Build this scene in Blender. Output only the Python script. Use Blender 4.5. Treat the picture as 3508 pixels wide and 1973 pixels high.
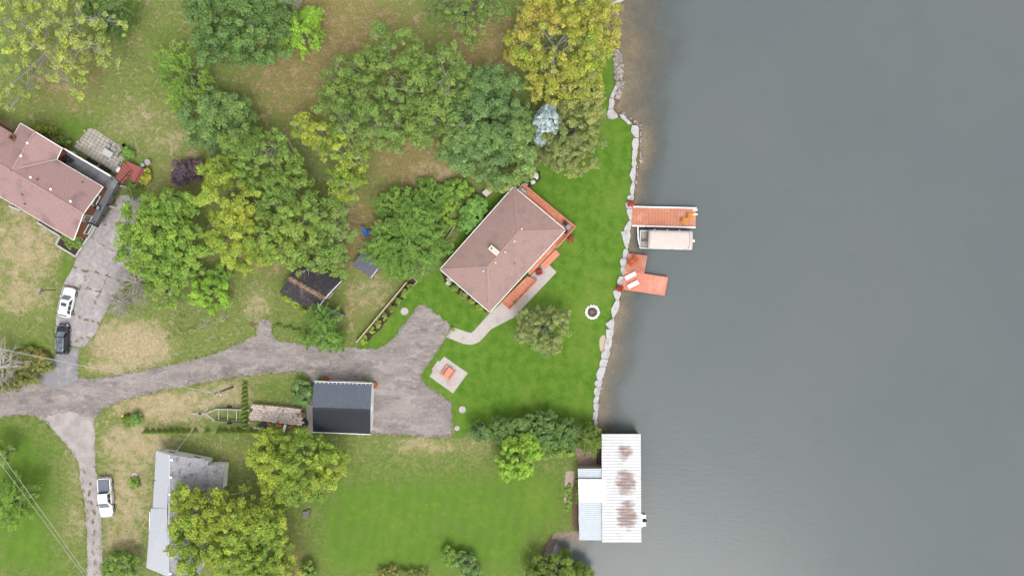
import bpy, math, random
import numpy as np
from mathutils import Vector, Matrix

R = math.radians
random.seed(7)
for o in list(bpy.data.objects):
    bpy.data.objects.remove(o)
scene = bpy.context.scene
COL = scene.collection

# ------------------------------------------------------------------ camera
S, CX, CY, H = 0.045, 1754.0, 986.5, 130.0        # metres per photo pixel on the ground, photo centre, flying height
cam = bpy.data.cameras.new('camera')
cam.sensor_width = 36
cam.lens = 18.0 / (1754 * S / H)
cam.clip_start, cam.clip_end = 1.0, 3000
camo = bpy.data.objects.new('camera', cam)
camo.location = (0, 0, H)
COL.objects.link(camo)
scene.camera = camo

# ------------------------------------------------------------------ sky and sun (bright overcast)
SUN_AZ, SUN_EL = math.atan2(0.3, -0.9), R(65)
SUN_V = Vector((math.sin(SUN_AZ) * math.cos(SUN_EL), math.cos(SUN_AZ) * math.cos(SUN_EL), math.sin(SUN_EL)))
world = bpy.data.worlds.new('World')
scene.world = world
world.use_nodes = True
wt = world.node_tree
bg = wt.nodes['Background']
sky = wt.nodes.new('ShaderNodeTexSky')
sky.sky_type = 'NISHITA'
sky.sun_disc = False
sky.sun_elevation = SUN_EL
sky.sun_rotation = SUN_AZ
sky.dust_density = 4.0
sky.air_density = 1.0
hs = wt.nodes.new('ShaderNodeHueSaturation')
hs.inputs['Saturation'].default_value = 0.12
wt.links.new(sky.outputs[0], hs.inputs['Color'])
wt.links.new(hs.outputs[0], bg.inputs['Color'])
bg.inputs['Strength'].default_value = 0.145
sun = bpy.data.lights.new('sun', 'SUN')
sun.energy = 0.75
sun.angle = R(22)
sun.color = (1.0, 0.96, 0.9)
suno = bpy.data.objects.new('sun', sun)
suno.rotation_euler = SUN_V.to_track_quat('Z', 'Y').to_euler()
suno.location = SUN_V * 200
COL.objects.link(suno)
vs = scene.view_settings
vs.view_transform = 'Standard'
vs.look = 'None'
vs.gamma = 1
vs.use_curve_mapping = False
vs.exposure = 0.88
scene.cycles.max_bounces = 6
scene.cycles.diffuse_bounces = 3
scene.cycles.glossy_bounces = 2
scene.cycles.transmission_bounces = 3
scene.cycles.transparent_max_bounces = 6

# ------------------------------------------------------------------ helpers
def W(x, y, z=0.0):
    """a photo pixel seen at height z -> world point"""
    k = (H - z) / H
    return Vector(((x - CX) * S * k, -(y - CY) * S * k, z))
KD = 3508 / 2576.0
ALBEDO = 0.66            # sunlit sRGB appearance -> surface albedo under this exposure
def lin(c):
    return tuple(ALBEDO * ((v / 255.0) / 12.92 if v / 255.0 <= 0.04045 else ((v / 255.0 + 0.055) / 1.055) ** 2.4) for v in c)
ORG = {}
def tag(o, label=None, cat=None, group=None, kind=None):
    if label: o['label'] = label
    if cat: o['category'] = cat
    if group: o['group'] = group
    if kind: o['kind'] = kind
    return o
def thing(name, label, cat, loc=(0, 0, 0), group=None):
    o = bpy.data.objects.new(name, None)
    o.empty_display_size = 0.3
    COL.objects.link(o)
    o.location = loc
    ORG[o] = Vector(loc)
    return tag(o, label, cat, group)
def copy_tree(o, parent=None, sub=None):
    c = o.copy()
    COL.objects.link(c)
    c.parent = parent
    for ch in o.children:
        copy_tree(ch, c)
    return c

class MB:
    def __init__(s):
        s.v, s.f = [], []
    def add(s, vs_, fs):
        n = len(s.v)
        s.v += [tuple(p) for p in vs_]
        s.f += [tuple(i + n for i in q) for q in fs]
        return s
    def box(s, c, size, rz=0.0, ry=0.0, rx=0.0, taper=1.0):
        m = Matrix.Rotation(rz, 3, 'Z') @ Matrix.Rotation(ry, 3, 'Y') @ Matrix.Rotation(rx, 3, 'X')
        c = Vector(c)
        pts = []
        for k in (-.5, .5):
            t = taper if k > 0 else 1.0
            for a, b in ((-.5, -.5), (.5, -.5), (.5, .5), (-.5, .5)):
                pts.append(c + m @ Vector((a * size[0] * t, b * size[1] * t, k * size[2])))
        return s.add(pts, [(3, 2, 1, 0), (4, 5, 6, 7), (0, 1, 5, 4), (1, 2, 6, 5), (2, 3, 7, 6), (3, 0, 4, 7)])
    def beam(s, a, b, w, h):
        """box from a to b, w wide, h high (centred on the line)"""
        a, b = Vector(a), Vector(b)
        d = b - a
        u = d.normalized()
        side = u.cross(Vector((0, 0, 1)))
        side = side.normalized() if side.length > 1e-4 else Vector((1, 0, 0))
        up = side.cross(u)
        pts = []
        for p in (a, b):
            for i, j in ((-.5, -.5), (.5, -.5), (.5, .5), (-.5, .5)):
                pts.append(p + side * i * w + up * j * h)
        return s.add(pts, [(0, 1, 2, 3), (7, 6, 5, 4), (0, 4, 5, 1), (1, 5, 6, 2), (2, 6, 7, 3), (3, 7, 4, 0)])
    def prism(s, poly, z0, z1, inset=0.0):
        """poly: xy list (ccw or cw), top optionally drawn in"""
        n = len(poly)
        area = sum(poly[i][0] * poly[(i + 1) % n][1] - poly[(i + 1) % n][0] * poly[i][1] for i in range(n))
        P = list(poly) if area > 0 else list(poly)[::-1]
        cx = sum(p[0] for p in P) / n
        cy = sum(p[1] for p in P) / n
        vs_ = [(p[0], p[1], z0) for p in P]
        if inset:
            zm = z1 - inset
            vs_ += [(p[0], p[1], zm) for p in P]
            for p in P:
                d = Vector((p[0] - cx, p[1] - cy))
                L = max(d.length, 1e-6)
                k = max(0.3, (L - inset) / L)
                vs_.append((cx + d.x * k, cy + d.y * k, z1))
            rings = 3
        else:
            vs_ += [(p[0], p[1], z1) for p in P]
            rings = 2
        fs = [tuple(range(n))[::-1], tuple(range((rings - 1) * n, rings * n))]
        for r in range(rings - 1):
            for i in range(n):
                j = (i + 1) % n
                fs.append((r * n + i, r * n + j, (r + 1) * n + j, (r + 1) * n + i))
        return s.add(vs_, fs)
    def tube(s, pts, rad, n=6, cap=True):
        pts = [Vector(p) for p in pts]
        if not isinstance(rad, (list, tuple)):
            rad = [rad] * len(pts)
        vs_, fs = [], []
        ref = Vector((0.31, 0.17, 0.93)).normalized()
        for i, p in enumerate(pts):
            d = (pts[min(i + 1, len(pts) - 1)] - pts[max(i - 1, 0)])
            d = d.normalized() if d.length > 1e-6 else Vector((0, 0, 1))
            r0 = ref if abs(d.dot(ref)) < 0.97 else Vector((1, 0, 0))
            a = d.cross(r0).normalized()
            b = d.cross(a)
            for k in range(n):
                t = 2 * math.pi * k / n
                vs_.append(p + (a * math.cos(t) + b * math.sin(t)) * rad[i])
        for i in range(len(pts) - 1):
            for k in range(n):
                fs.append((i * n + k, i * n + (k + 1) % n, (i + 1) * n + (k + 1) % n, (i + 1) * n + k))
        if cap:
            fs.append(tuple(range(n)))
            fs.append(tuple(range((len(pts) - 1) * n, len(pts) * n))[::-1])
        return s.add(vs_, fs)
    def lathe(s, c, prof, n=16, sx=1.0, sy=1.0):
        """prof: list of (radius, z)"""
        vs_, fs = [], []
        for r, z in prof:
            for k in range(n):
                t = 2 * math.pi * k / n
                vs_.append((c[0] + r * sx * math.cos(t), c[1] + r * sy * math.sin(t), c[2] + z))
        m = len(prof)
        for i in range(m - 1):
            for k in range(n):
                fs.append((i * n + k, i * n + (k + 1) % n, (i + 1) * n + (k + 1) % n, (i + 1) * n + k))
        fs.append(tuple(range(n))[::-1])
        fs.append(tuple(range((m - 1) * n, m * n)))
        return s.add(vs_, fs)
    def rock(s, c, rx, ry, rz, rng, n=7):
        vs_, fs = [], []
        a0 = rng.random() * 6
        for j, (zr, rr) in enumerate(((-.8, .75), (-.1, 1.0), (.55, .82), (.95, .4))):
            for k in range(n):
                t = a0 + 2 * math.pi * k / n
                q = rr * (0.78 + 0.4 * rng.random())
                vs_.append((c[0] + rx * q * math.cos(t), c[1] + ry * q * math.sin(t), c[2] + rz * (zr + .2 * (rng.random() - .5))))
        for j in range(3):
            for k in range(n):
                fs.append((j * n + k, j * n + (k + 1) % n, (j + 1) * n + (k + 1) % n, (j + 1) * n + k))
        fs.append(tuple(range(n))[::-1])
        fs.append(tuple(range(3 * n, 4 * n)))
        return s.add(vs_, fs)
    def build(s, name, mat, parent=None, smooth=False, bevel=0.0):
        if parent is not None:
            org = ORG[parent]
        else:
            a = np.array(s.v)
            org = Vector(((a[:, 0].min() + a[:, 0].max()) / 2, (a[:, 1].min() + a[:, 1].max()) / 2, a[:, 2].min()))
        me = bpy.data.meshes.new(name)
        me.from_pydata([(p[0] - org.x, p[1] - org.y, p[2] - org.z) for p in s.v], [], s.f)
        if smooth:
            me.polygons.foreach_set('use_smooth', [True] * len(me.polygons))
        me.materials.append(mat)
        me.update()
        o = bpy.data.objects.new(name, me)
        COL.objects.link(o)
        if parent is not None:
            o.parent = parent
        else:
            o.location = org
        ORG[o] = org
        if bevel:
            bv = o.modifiers.new('bevel', 'BEVEL')
            bv.width = bevel
            bv.segments = 2
            bv.limit_method = 'ANGLE'
        return o

def fan(verts, name, mat, parent):
    """one flat or warped face"""
    m = MB()
    m.add(verts, [tuple(range(len(verts)))])
    return m.build(name, mat, parent)
ORD = ['first', 'second', 'third', 'fourth', 'fifth', 'sixth', 'seventh', 'eighth', 'ninth', 'tenth', 'eleventh', 'twelfth', 'thirteenth',
       'fourteenth', 'fifteenth', 'sixteenth', 'seventeenth', 'eighteenth', 'nineteenth', 'twentieth']

# ------------------------------------------------------------------ materials
MATS = {}
class NT:
    def __init__(s, name):
        s.m = bpy.data.materials.new(name)
        s.m.use_nodes = True
        s.t = s.m.node_tree
        s.b = s.t.nodes['Principled BSDF']
        s.out = s.t.nodes['Material Output']
        s.co = None
    def n(s, typ, **kw):
        x = s.t.nodes.new(typ)
        for k, v in kw.items():
            setattr(x, k, v)
        return x
    def link(s, a, b):
        s.t.links.new(a, b)
    def coord(s, scale=(1, 1, 1), rz=0.0):
        if s.co is None:
            s.co = s.n('ShaderNodeTexCoord').outputs['Object']
        if scale == (1, 1, 1) and rz == 0:
            return s.co
        mp = s.n('ShaderNodeMapping')
        mp.inputs['Scale'].default_value = scale
        mp.inputs['Rotation'].default_value = (0, 0, rz)
        s.link(s.co, mp.inputs['Vector'])
        return mp.outputs[0]
    def noise(s, scale, detail=3.0, rough=0.55, co=None, dist=0.0):
        x = s.n('ShaderNodeTexNoise')
        x.inputs['Scale'].default_value = scale
        x.inputs['Detail'].default_value = detail
        x.inputs['Roughness'].default_value = rough
        x.inputs['Distortion'].default_value = dist
        s.link(co if co is not None else s.coord(), x.inputs['Vector'])
        return x.outputs['Fac']
    def attr(s, name, fac=True):
        x = s.n('ShaderNodeAttribute', attribute_name=name)
        return x.outputs['Fac' if fac else 'Color']
    def val(s, op, a, b=None, c=None, clamp=False):
        x = s.n('ShaderNodeMath', operation=op)
        x.use_clamp = clamp
        for i, q in enumerate((a, b, c)):
            if q is None: continue
            if isinstance(q, (int, float)):
                x.inputs[i].default_value = q
            else:
                s.link(q, x.inputs[i])
        return x.outputs[0]
    def step(s, a, lo, hi):
        x = s.n('ShaderNodeMapRange', interpolation_type='SMOOTHSTEP')
        s.link(a, x.inputs[0])
        x.inputs[1].default_value, x.inputs[2].default_value = lo, hi
        return x.outputs[0]
    def mix(s, f, a, b, blend='MIX'):
        x = s.n('ShaderNodeMix', data_type='RGBA', blend_type=blend)
        x.clamp_factor = True
        for i, q in ((0, f), (6, a), (7, b)):
            if isinstance(q, (int, float)):
                x.inputs[i].default_value = q
            elif isinstance(q, (tuple, list)):
                x.inputs[i].default_value = (*q[:3], 1)
            else:
                s.link(q, x.inputs[i])
        return x.outputs[2]
    def bump(s, h, strength=0.4, dist=0.05):
        x = s.n('ShaderNodeBump')
        x.inputs['Strength'].default_value = strength
        x.inputs['Distance'].default_value = dist
        s.link(h, x.inputs['Height'])
        s.link(x.outputs[0], s.b.inputs['Normal'])
        return x.outputs[0]
    def base(s, c, rough=0.8, metal=0.0, spec=0.4):
        if isinstance(c, (tuple, list)):
            s.b.inputs['Base Color'].default_value = (*c[:3], 1)
        else:
            s.link(c, s.b.inputs['Base Color'])
        s.b.inputs['Roughness'].default_value = rough
        s.b.inputs['Metallic'].default_value = metal
        s.b.inputs['Specular IOR Level'].default_value = spec
        return s.m

def M(name, c1, c2=None, scale=6.0, rough=0.75, metal=0.0, bump=0.0, spec=0.35, stretch=(1, 1, 1), contrast=(0.3, 0.7), c3=None, scale3=0.8):
    if name in MATS:
        return MATS[name]
    t = NT(name)
    c2 = c2 or tuple(min(1, v * 0.82) for v in c1)
    nz = t.noise(scale, 5.0, 0.6, t.coord(stretch))
    c = t.mix(t.step(nz, *contrast), c1, c2)
    if c3:
        c = t.mix(t.step(t.noise(scale3, 4.0, 0.6), 0.5, 0.68), c, c3)
    t.base(c, rough, metal, spec)
    if bump:
        t.bump(t.noise(scale * 2.5, 4.0), bump, 0.02)
    MATS[name] = t.m
    return t.m

# leaf material: colour from the leaves' own tint
t = NT('foliage')
lc = t.attr('leaf', False)
t.base(lc, 0.62, 0, 0.25)
tr = t.n('ShaderNodeBsdfTranslucent')
t.link(t.mix(1.0, lc, (0.95, 1.0, 0.6), 'MULTIPLY'), tr.inputs['Color'])
mx = t.n('ShaderNodeMixShader')
mx.inputs[0].default_value = 0.28
t.link(t.b.outputs[0], mx.inputs[1])
t.link(tr.outputs[0], mx.inputs[2])
t.link(mx.outputs[0], t.out.inputs['Surface'])
LEAF = t.m

# ground: grass of several kinds
t = NT('ground_cover')
lush, dry, brown, soil = t.attr('lush'), t.attr('dry'), t.attr('brown'), t.attr('soil')
n_big = t.noise(0.12, 4, 0.55)
n_mid = t.noise(0.7, 6, 0.68, None, .35)
n_pat = t.noise(1.7, 5, 0.7, t.coord((1, 1.25, 1), R(20)))
n_fine = t.noise(3.4, 5, 0.72)
n_tiny = t.noise(14.0, 3, 0.6)
streak = t.noise(1.1, 4, 0.6, t.coord((0.35, 2.2, 1), R(35)))
med = t.mix(t.step(n_mid, .38, .62), lin((134, 146, 82)), lin((98, 128, 54)))
med = t.mix(t.val('MULTIPLY', t.step(n_pat, .5, .66), .75), med, lin((158, 150, 104)))
med = t.mix(t.val('MULTIPLY', t.step(n_fine, .52, .68), .6), med, lin((84, 112, 46)))
lu = t.mix(t.step(n_mid, .38, .62), lin((82, 124, 38)), lin((104, 140, 50)))
lu = t.mix(t.val('MULTIPLY', t.step(n_big, .45, .7), 0.6), lu, lin((126, 148, 64)))
lu = t.mix(t.val('MULTIPLY', t.step(n_pat, .5, .68), 0.5), lu, lin((76, 120, 32)))
lu = t.mix(t.val('MULTIPLY', t.step(n_fine, .5, .7), 0.4), lu, lin((120, 152, 62)))
mow = t.n('ShaderNodeTexWave', wave_type='BANDS', bands_direction='X')
mow.inputs['Scale'].default_value = .16
mow.inputs['Distortion'].default_value = 3.5
mow.inputs['Detail'].default_value = 2
t.link(t.coord((1, 1, 1), R(8)), mow.inputs['Vector'])
lu = t.mix(t.val('MULTIPLY', mow.outputs['Fac'], .18), lu, lin((124, 152, 62)))
br = t.mix(t.step(n_fine, .38, .62), lin((136, 122, 76)), lin((176, 154, 118)))
c = t.mix(t.step(t.val('ADD', lush, t.val('ADD', t.val('MULTIPLY', t.val('SUBTRACT', n_mid, .5), .6), t.val('MULTIPLY', t.val('SUBTRACT', n_big, .5), .5))), .2, .8), med, lu)
br = t.mix(t.val('MULTIPLY', t.step(n_pat, .48, .62), .6), br, lin((122, 118, 66)))
br = t.mix(t.step(streak, .45, .65), br, lin((136, 132, 72)))
c = t.mix(t.step(t.val('ADD', brown, t.val('MULTIPLY', t.val('SUBTRACT', n_mid, .5), 1.1)), .18, .6), c, br)
tan = t.mix(t.step(n_pat, .38, .62), lin((212, 192, 164)), lin((186, 164, 130)))
tan = t.mix(t.step(n_tiny, .55, .7), tan, lin((150, 146, 98)))
dsum = t.val('ADD', dry, t.val('ADD', t.val('MULTIPLY', t.val('SUBTRACT', n_mid, .5), 1.9), t.val('ADD', t.val('MULTIPLY', t.val('SUBTRACT', n_pat, .5), 1.2), t.val('MULTIPLY', t.val('SUBTRACT', n_fine, .5), 1.0))))
c = t.mix(t.val('MULTIPLY', t.step(dsum, .12, .72), t.val('MULTIPLY', t.val('SUBTRACT', 1.0, t.val('MULTIPLY', lush, 1.25, clamp=True), clamp=True), .9)), c, tan)
sl = t.mix(n_fine, lin((112, 92, 76)), lin((146, 120, 98)))
c = t.mix(t.step(t.val('ADD', soil, t.val('MULTIPLY', t.val('SUBTRACT', n_fine, .5), .8)), .4, .6), c, sl)
vv = t.val('ADD', 0.64, t.val('MULTIPLY', n_tiny, 0.74))
vm = t.n('ShaderNodeVectorMath', operation='SCALE')
t.link(c, vm.inputs[0]); t.link(vv, vm.inputs['Scale'])
t.base(vm.outputs[0], 0.95, 0, 0.1)
t.bump(n_tiny, 0.6, 0.08)
GROUND = t.m

t = NT('lake_bed_sand')
c = t.mix(t.step(t.noise(0.5, 5), .35, .65), lin((196, 172, 146)), lin((172, 152, 130)))
c = t.mix(t.step(t.noise(5.0, 4), .5, .7), c, lin((136, 122, 108)))
c = t.mix(t.step(t.noise(9.0, 2), .62, .7), c, lin((220, 206, 188)))
t.base(c, 0.9, 0, .2)
BED = t.m

# turbid lake water
t = NT('lake_water')
nb = t.noise(0.03, 3)
c = t.mix(t.step(nb, .35, .65), lin((108, 116, 118)), lin((112, 119, 118)))
t.base(c, 0.3, 0, 0.0)
w1 = t.noise(1.5, 3, .6, t.coord((0.55, 1.6, 1), R(-8)))
w2 = t.noise(5.5, 2, .5, t.coord((0.5, 1.5, 1), R(6)))
bp = t.n('ShaderNodeBump')
bp.inputs['Strength'].default_value = 0.22
bp.inputs['Distance'].default_value = 0.05
t.link(t.val('ADD', w1, t.val('MULTIPLY', w2, 0.45)), bp.inputs['Height'])
t.link(bp.outputs[0], t.b.inputs['Normal'])
tp = t.n('ShaderNodeBsdfTransparent')
tp.inputs['Color'].default_value = (0.78, 0.8, 0.76, 1)
dep = t.val('ADD', t.attr('depth'), t.val('MULTIPLY', t.val('SUBTRACT', t.noise(0.22, 5, .62), .5), .6))
m1 = t.n('ShaderNodeMixShader')
t.link(t.step(dep, 0.0, 1.0), m1.inputs[0])
t.link(tp.outputs[0], m1.inputs[1]); t.link(t.b.outputs[0], m1.inputs[2])
gl = t.n('ShaderNodeBsdfGlossy')
gl.inputs['Roughness'].default_value = 0.2
t.link(bp.outputs[0], gl.inputs['Normal'])
m2 = t.n('ShaderNodeMixShader')
m2.inputs[0].default_value = 0.012
t.link(m1.outputs[0], m2.inputs[1]); t.link(gl.outputs[0], m2.inputs[2])
t.link(m2.outputs[0], t.out.inputs['Surface'])
WATER = t.m

# gravel / worn asphalt of the lane
t = NT('lane_gravel')
st = t.noise(0.55, 5, .62, t.coord((0.28, 1.0, 1), R(-12)))
c = t.mix(t.step(st, .36, .62), lin((170, 161, 158)), lin((142, 133, 131)))
pt = t.noise(0.42, 6, .68, t.coord((0.7, 1.4, 1), R(-12)), .4)
c = t.mix(t.val('MULTIPLY', t.step(pt, .55, .62), .7), c, lin((184, 176, 177)))
c = t.mix(t.val('MULTIPLY', t.step(t.noise(0.4, 6, .72, t.coord((.55, 1.3, 1), R(-12)), .3), .53, .64), .8), c, lin((122, 112, 113)))
c = t.mix(t.val('MULTIPLY', t.step(t.noise(1.6, 5, .75, t.coord((.6, 1.4, 1), R(-12))), .5, .62), .55), c, lin((186, 177, 172)))
c = t.mix(t.val('MULTIPLY', t.step(t.noise(2.3, 5, .75), .54, .64), .5), c, lin((118, 108, 106)))
c = t.mix(t.val('MULTIPLY', t.step(t.noise(6.0, 3), .5, .7), .5), c, lin((196, 184, 174)))
c = t.mix(t.val('MULTIPLY', t.step(t.noise(11.0, 3), .52, .66), .5), c, lin((104, 97, 96)))
t.base(c, 0.95, 0, .15)
t.bump(t.noise(20.0, 3), .5, .03)
LANE = t.m
t = NT('pale_gravel')
c = t.mix(t.step(t.noise(0.6, 5), .35, .65), lin((192, 184, 182)), lin((172, 163, 162)))
c = t.mix(t.val('MULTIPLY', t.step(t.noise(7.0, 3), .52, .7), .5), c, lin((138, 128, 122)))
t.base(c, .95, 0, .15)
t.bump(t.noise(20.0, 3), .5, .03)
PALE = t.m

CONC = M('concrete_pale', lin((206, 196, 192)), lin((194, 184, 180)), 3.0, .9, bump=.15, c3=lin((184, 172, 168)), scale3=.5)
SLABC = M('concrete_weathered', lin((184, 176, 176)), lin((162, 154, 156)), 1.6, .92, bump=.3, c3=lin((200, 193, 191)), scale3=.45)
STONE = M('limestone_block', lin((208, 206, 206)), lin((190, 188, 189)), 2.5, .85, bump=.5, c3=lin((172, 168, 164)), scale3=1.2)
ROCK = M('shore_rock', lin((196, 188, 180)), lin((132, 122, 116)), 1.5, .88, bump=.6)
ROOFB = M('brown_shingles', lin((178, 149, 141)), lin((160, 131, 124)), 5.0, .9, bump=.5, c3=lin((152, 132, 132)), scale3=.55, stretch=(1, 1, 2))
ROOFP = M('pink_shingles', lin((180, 148, 144)), lin((164, 132, 130)), 5.0, .9, bump=.5, c3=lin((146, 120, 123)), scale3=.3)
ROOFG = M('grey_shingles', lin((186, 184, 188)), lin((150, 148, 154)), 4.5, .9, bump=.5, c3=lin((124, 121, 124)), scale3=.8)
ROOFL = M('pale_grey_shingles', lin((208, 211, 219)), lin((194, 197, 205)), 5.0, .85, bump=.4)
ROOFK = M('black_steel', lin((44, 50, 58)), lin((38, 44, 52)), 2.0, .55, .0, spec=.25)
ROOFN = M('steel_sky_reflection', lin((116, 123, 136)), lin((106, 113, 126)), 2.0, .45, .15, spec=.5)  # north garage slope: sky reflection painted in as a lighter grey
ROOFS = M('old_dark_shingles', lin((70, 68, 72)), lin((52, 50, 54)), 3.0, .85, bump=.5, c3=lin((104, 92, 84)), scale3=.6)
ROOFM = M('grey_membrane', lin((104, 108, 118)), lin((94, 98, 108)), 3.0, .7)
WHITE = M('white_paint', (.78, .78, .77), (.72, .72, .71), 3.0, .5)
VINYL = M('white_vinyl', (.84, .84, .84), (.8, .8, .81), 2.0, .4)
CREAM = M('cream_siding', lin((222, 214, 200)), lin((210, 202, 188)), 2.0, .6)
BRICK = M('brown_brick', lin((158, 104, 74)), lin((134, 84, 60)), 7.0, .9, bump=.5)
ORANGE = M('orange_stain', lin((226, 146, 116)), lin((210, 128, 98)), 2.5, .6, stretch=(1, 1, 1), c3=lin((230, 158, 130)), scale3=.9)
ORANGE2 = M('orange_stain_dock', lin((232, 156, 124)), lin((220, 140, 108)), 2.0, .6, c3=lin((234, 168, 138)), scale3=.7)
ORANGE2D = M('orange_stain_worn', lin((220, 146, 116)), lin((206, 128, 98)), 2.0, .65, c3=lin((228, 164, 136)), scale3=.7)
CORALD = M('coral_stain_worn', lin((224, 144, 120)), lin((212, 130, 106)), 1.6, .65, c3=lin((234, 166, 142)), scale3=.6)
CORAL = M('coral_stain', lin((234, 150, 126)), lin((226, 138, 114)), 1.6, .6, c3=lin((238, 164, 140)), scale3=.6)
CHAIRO = M('orange_plastic', lin((240, 164, 70)), lin((230, 148, 56)), 4.0, .45)
CHAIRB = M('burnt_orange_plastic', lin((206, 104, 56)), lin((190, 90, 46)), 4.0, .5)
REDW = M('red_painted_wood', lin((176, 98, 92)), lin((160, 86, 80)), 4.0, .6, bump=.2)
GREYD = M('grey_deck_coating', lin((128, 127, 132)), lin((112, 111, 116)), 1.5, .6, c3=lin((150, 150, 154)), scale3=.5)
DARKM = M('dark_metal', lin((52, 54, 60)), lin((44, 46, 50)), 4.0, .5, .4)
BLACKM = M('black_plastic', lin((34, 36, 40)), lin((28, 30, 33)), 4.0, .5)
STEEL = M('galvanised_steel', lin((196, 200, 204)), lin((176, 180, 184)), 5.0, .45, .5)
GALV = M('white_steel_sheet', lin((232, 233, 234)), lin((222, 224, 226)), 2.0, .5, .05)
BLUES = M('bluish_steel_sheet', lin((196, 204, 212)), lin((186, 195, 203)), 2.0, .45, .1)
WOODP = M('weathered_pine', lin((214, 196, 164)), lin((190, 170, 138)), 5.0, .8, bump=.3)
WOODG = M('grey_wood', lin((150, 142, 136)), lin((126, 118, 112)), 5.0, .85, bump=.3)
LOGM = M('split_firewood', lin((244, 230, 222)), lin((222, 204, 194)), 2.2, .9, bump=.4, c3=lin((196, 174, 160)), scale3=2.0)
LOGD = M('dark_firewood', lin((176, 148, 128)), lin((146, 120, 102)), 3.0, .9, bump=.4)
BARK = M('grey_bark', lin((150, 142, 136)), lin((112, 104, 98)), 4.0, .9, bump=.5)
BARKL = M('pale_dead_branches', lin((196, 190, 184)), lin((168, 160, 154)), 4.0, .9)
BARKB = M('brown_bark', lin((112, 90, 74)), lin((86, 68, 56)), 4.0, .9, bump=.5)
GLASS = M('window_glass', (.03, .04, .05), (.035, .045, .055), 2.0, .08, spec=.8)
CARW = M('white_car_paint', (.8, .8, .81), (.78, .78, .79), 1.0, .2, spec=.6)
CARK = M('black_car_paint', lin((44, 50, 62)), lin((42, 47, 58)), 1.0, .22, .3, spec=.6)
CARG = M('car_glass', lin((60, 72, 82)), lin((52, 64, 74)), 1.5, .08, spec=.9)
CARS = M('windscreen_sky_reflection', lin((134, 150, 156)), lin((112, 128, 136)), 1.5, .08, spec=.9)  # bluish grey is reflected sky put into the windscreen colour
CARR = M('glass_roof_sky_reflection', lin((112, 128, 136)), lin((62, 72, 82)), 1.3, .08, spec=.9)  # pale tone imitates sky mirrored in the SUV's roof glass
TYRE = M('tyre_rubber', (.02, .02, .02), (.025, .025, .025), 5.0, .85)
TONNEAU = M('grey_tonneau', lin((120, 124, 140)), lin((112, 116, 132)), 3.0, .6)
LAMPR = M('red_lamp', lin((170, 40, 36)), lin((150, 30, 28)), 3.0, .3)
LAMPW = M('clear_lamp', lin((210, 214, 220)), lin((190, 196, 204)), 3.0, .2)
CANVAS = M('beige_canvas', lin((226, 212, 206)), lin((218, 204, 198)), 2.0, .8)
SEATG = M('grey_vinyl_seat', lin((178, 170, 166)), lin((164, 156, 152)), 3.0, .6)
CUSHW = M('white_cushion', (.82, .82, .82), (.78, .78, .78), 2.0, .8)
TERRA = M('terracotta', lin((206, 116, 78)), lin((186, 98, 64)), 4.0, .8)
SOILM = M('dark_soil', lin((84, 66, 56)), lin((62, 48, 40)), 5.0, .95, bump=.5)
ASH = M('ash', lin((104, 92, 88)), lin((78, 68, 64)), 4.0, .95, bump=.5)
YELLOW = M('yellow_paint', lin((236, 204, 40)), lin((220, 188, 30)), 3.0, .5)
BLUE = M('blue_plastic', lin((46, 132, 214)), lin((36, 112, 196)), 3.0, .4)
PAVER = M('grey_pavers', lin((198, 190, 184)), lin((172, 163, 158)), 1.8, .9, bump=.3, c3=lin((210, 202, 196)), scale3=.7)
RIM = M('alloy_rim', lin((200, 204, 208)), lin((180, 184, 188)), 6.0, .35, .6)
WIRE = M('pale_cable', lin((196, 192, 186)), lin((186, 182, 176)), 6.0, .6)

# ------------------------------------------------------------------ terrain
SHORE = [(2250, -900), (2150, -400), (2120, -60), (2100, 5), (2082, 26), (2096, 90), (2108, 150), (2130, 182), (2136, 260), (2130, 300), (2118, 345), (2106, 370),
         (2118, 390), (2150, 400), (2183, 425), (2198, 450), (2194, 550), (2182, 590), (2176, 650), (2169, 710), (2163, 760), (2155, 850), (2143, 915),
         (2131, 985), (2122, 1040), (2104, 1100), (2096, 1165), (2076, 1260), (2054, 1350), (2047, 1420), (2044, 1470), (2046, 1520), (2047, 1602),
         (1990, 1606), (1986, 1700), (1987, 1842), (1935, 1834), (1895, 1838), (1872, 1870), (1862, 1900), (1880, 1960), (1930, 2050), (1990, 2900)]
def seg_dist(px, py, pts):
    d = np.full(px.shape, 1e9)
    for (ax, ay), (bx, by) in zip(pts[:-1], pts[1:]):
        vx, vy = bx - ax, by - ay
        L = vx * vx + vy * vy
        t_ = np.clip(((px - ax) * vx + (py - ay) * vy) / L, 0, 1)
        d = np.minimum(d, np.hypot(px - ax - t_ * vx, py - ay - t_ * vy))
    return d
def inside(px, py, poly):
    r = np.zeros(px.shape, bool)
    n = len(poly)
    for i in range(n):
        ax, ay = poly[i]
        bx, by = poly[(i + 1) % n]
        if ay == by: continue
        c_ = ((ay > py) != (by > py)) & (px < (bx - ax) * (py - ay) / (by - ay) + ax)
        r ^= c_
    return r
WPOLY = SHORE + [(9000, 2900), (9000, -900)]
def shore_sd(px, py):
    """metres from the shoreline, positive over water"""
    d = seg_dist(px, py, SHORE) * S
    return np.where(inside(px, py, WPOLY), d, -d)
def soft_poly(px, py, poly, soft):
    d = seg_dist(px, py, poly + poly[:1])
    d = np.where(inside(px, py, poly), d, -d)
    return np.clip(d / soft * .5 + .5, 0, 1)
def axis(parts):
    out = []
    for a, b, st_ in parts:
        n = max(1, int(round((b - a) / st_)))
        out += [a + (b - a) * i / n for i in range(n)]
    out.append(parts[-1][1])
    return np.array(out)
WZ = -0.45
xs = axis([(-420, -100, 32), (-100, -84, 4), (-84, 3, .5), (3, 21, .22), (21, 40, 1.0), (40, 120, 5), (120, 420, 30)])
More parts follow.
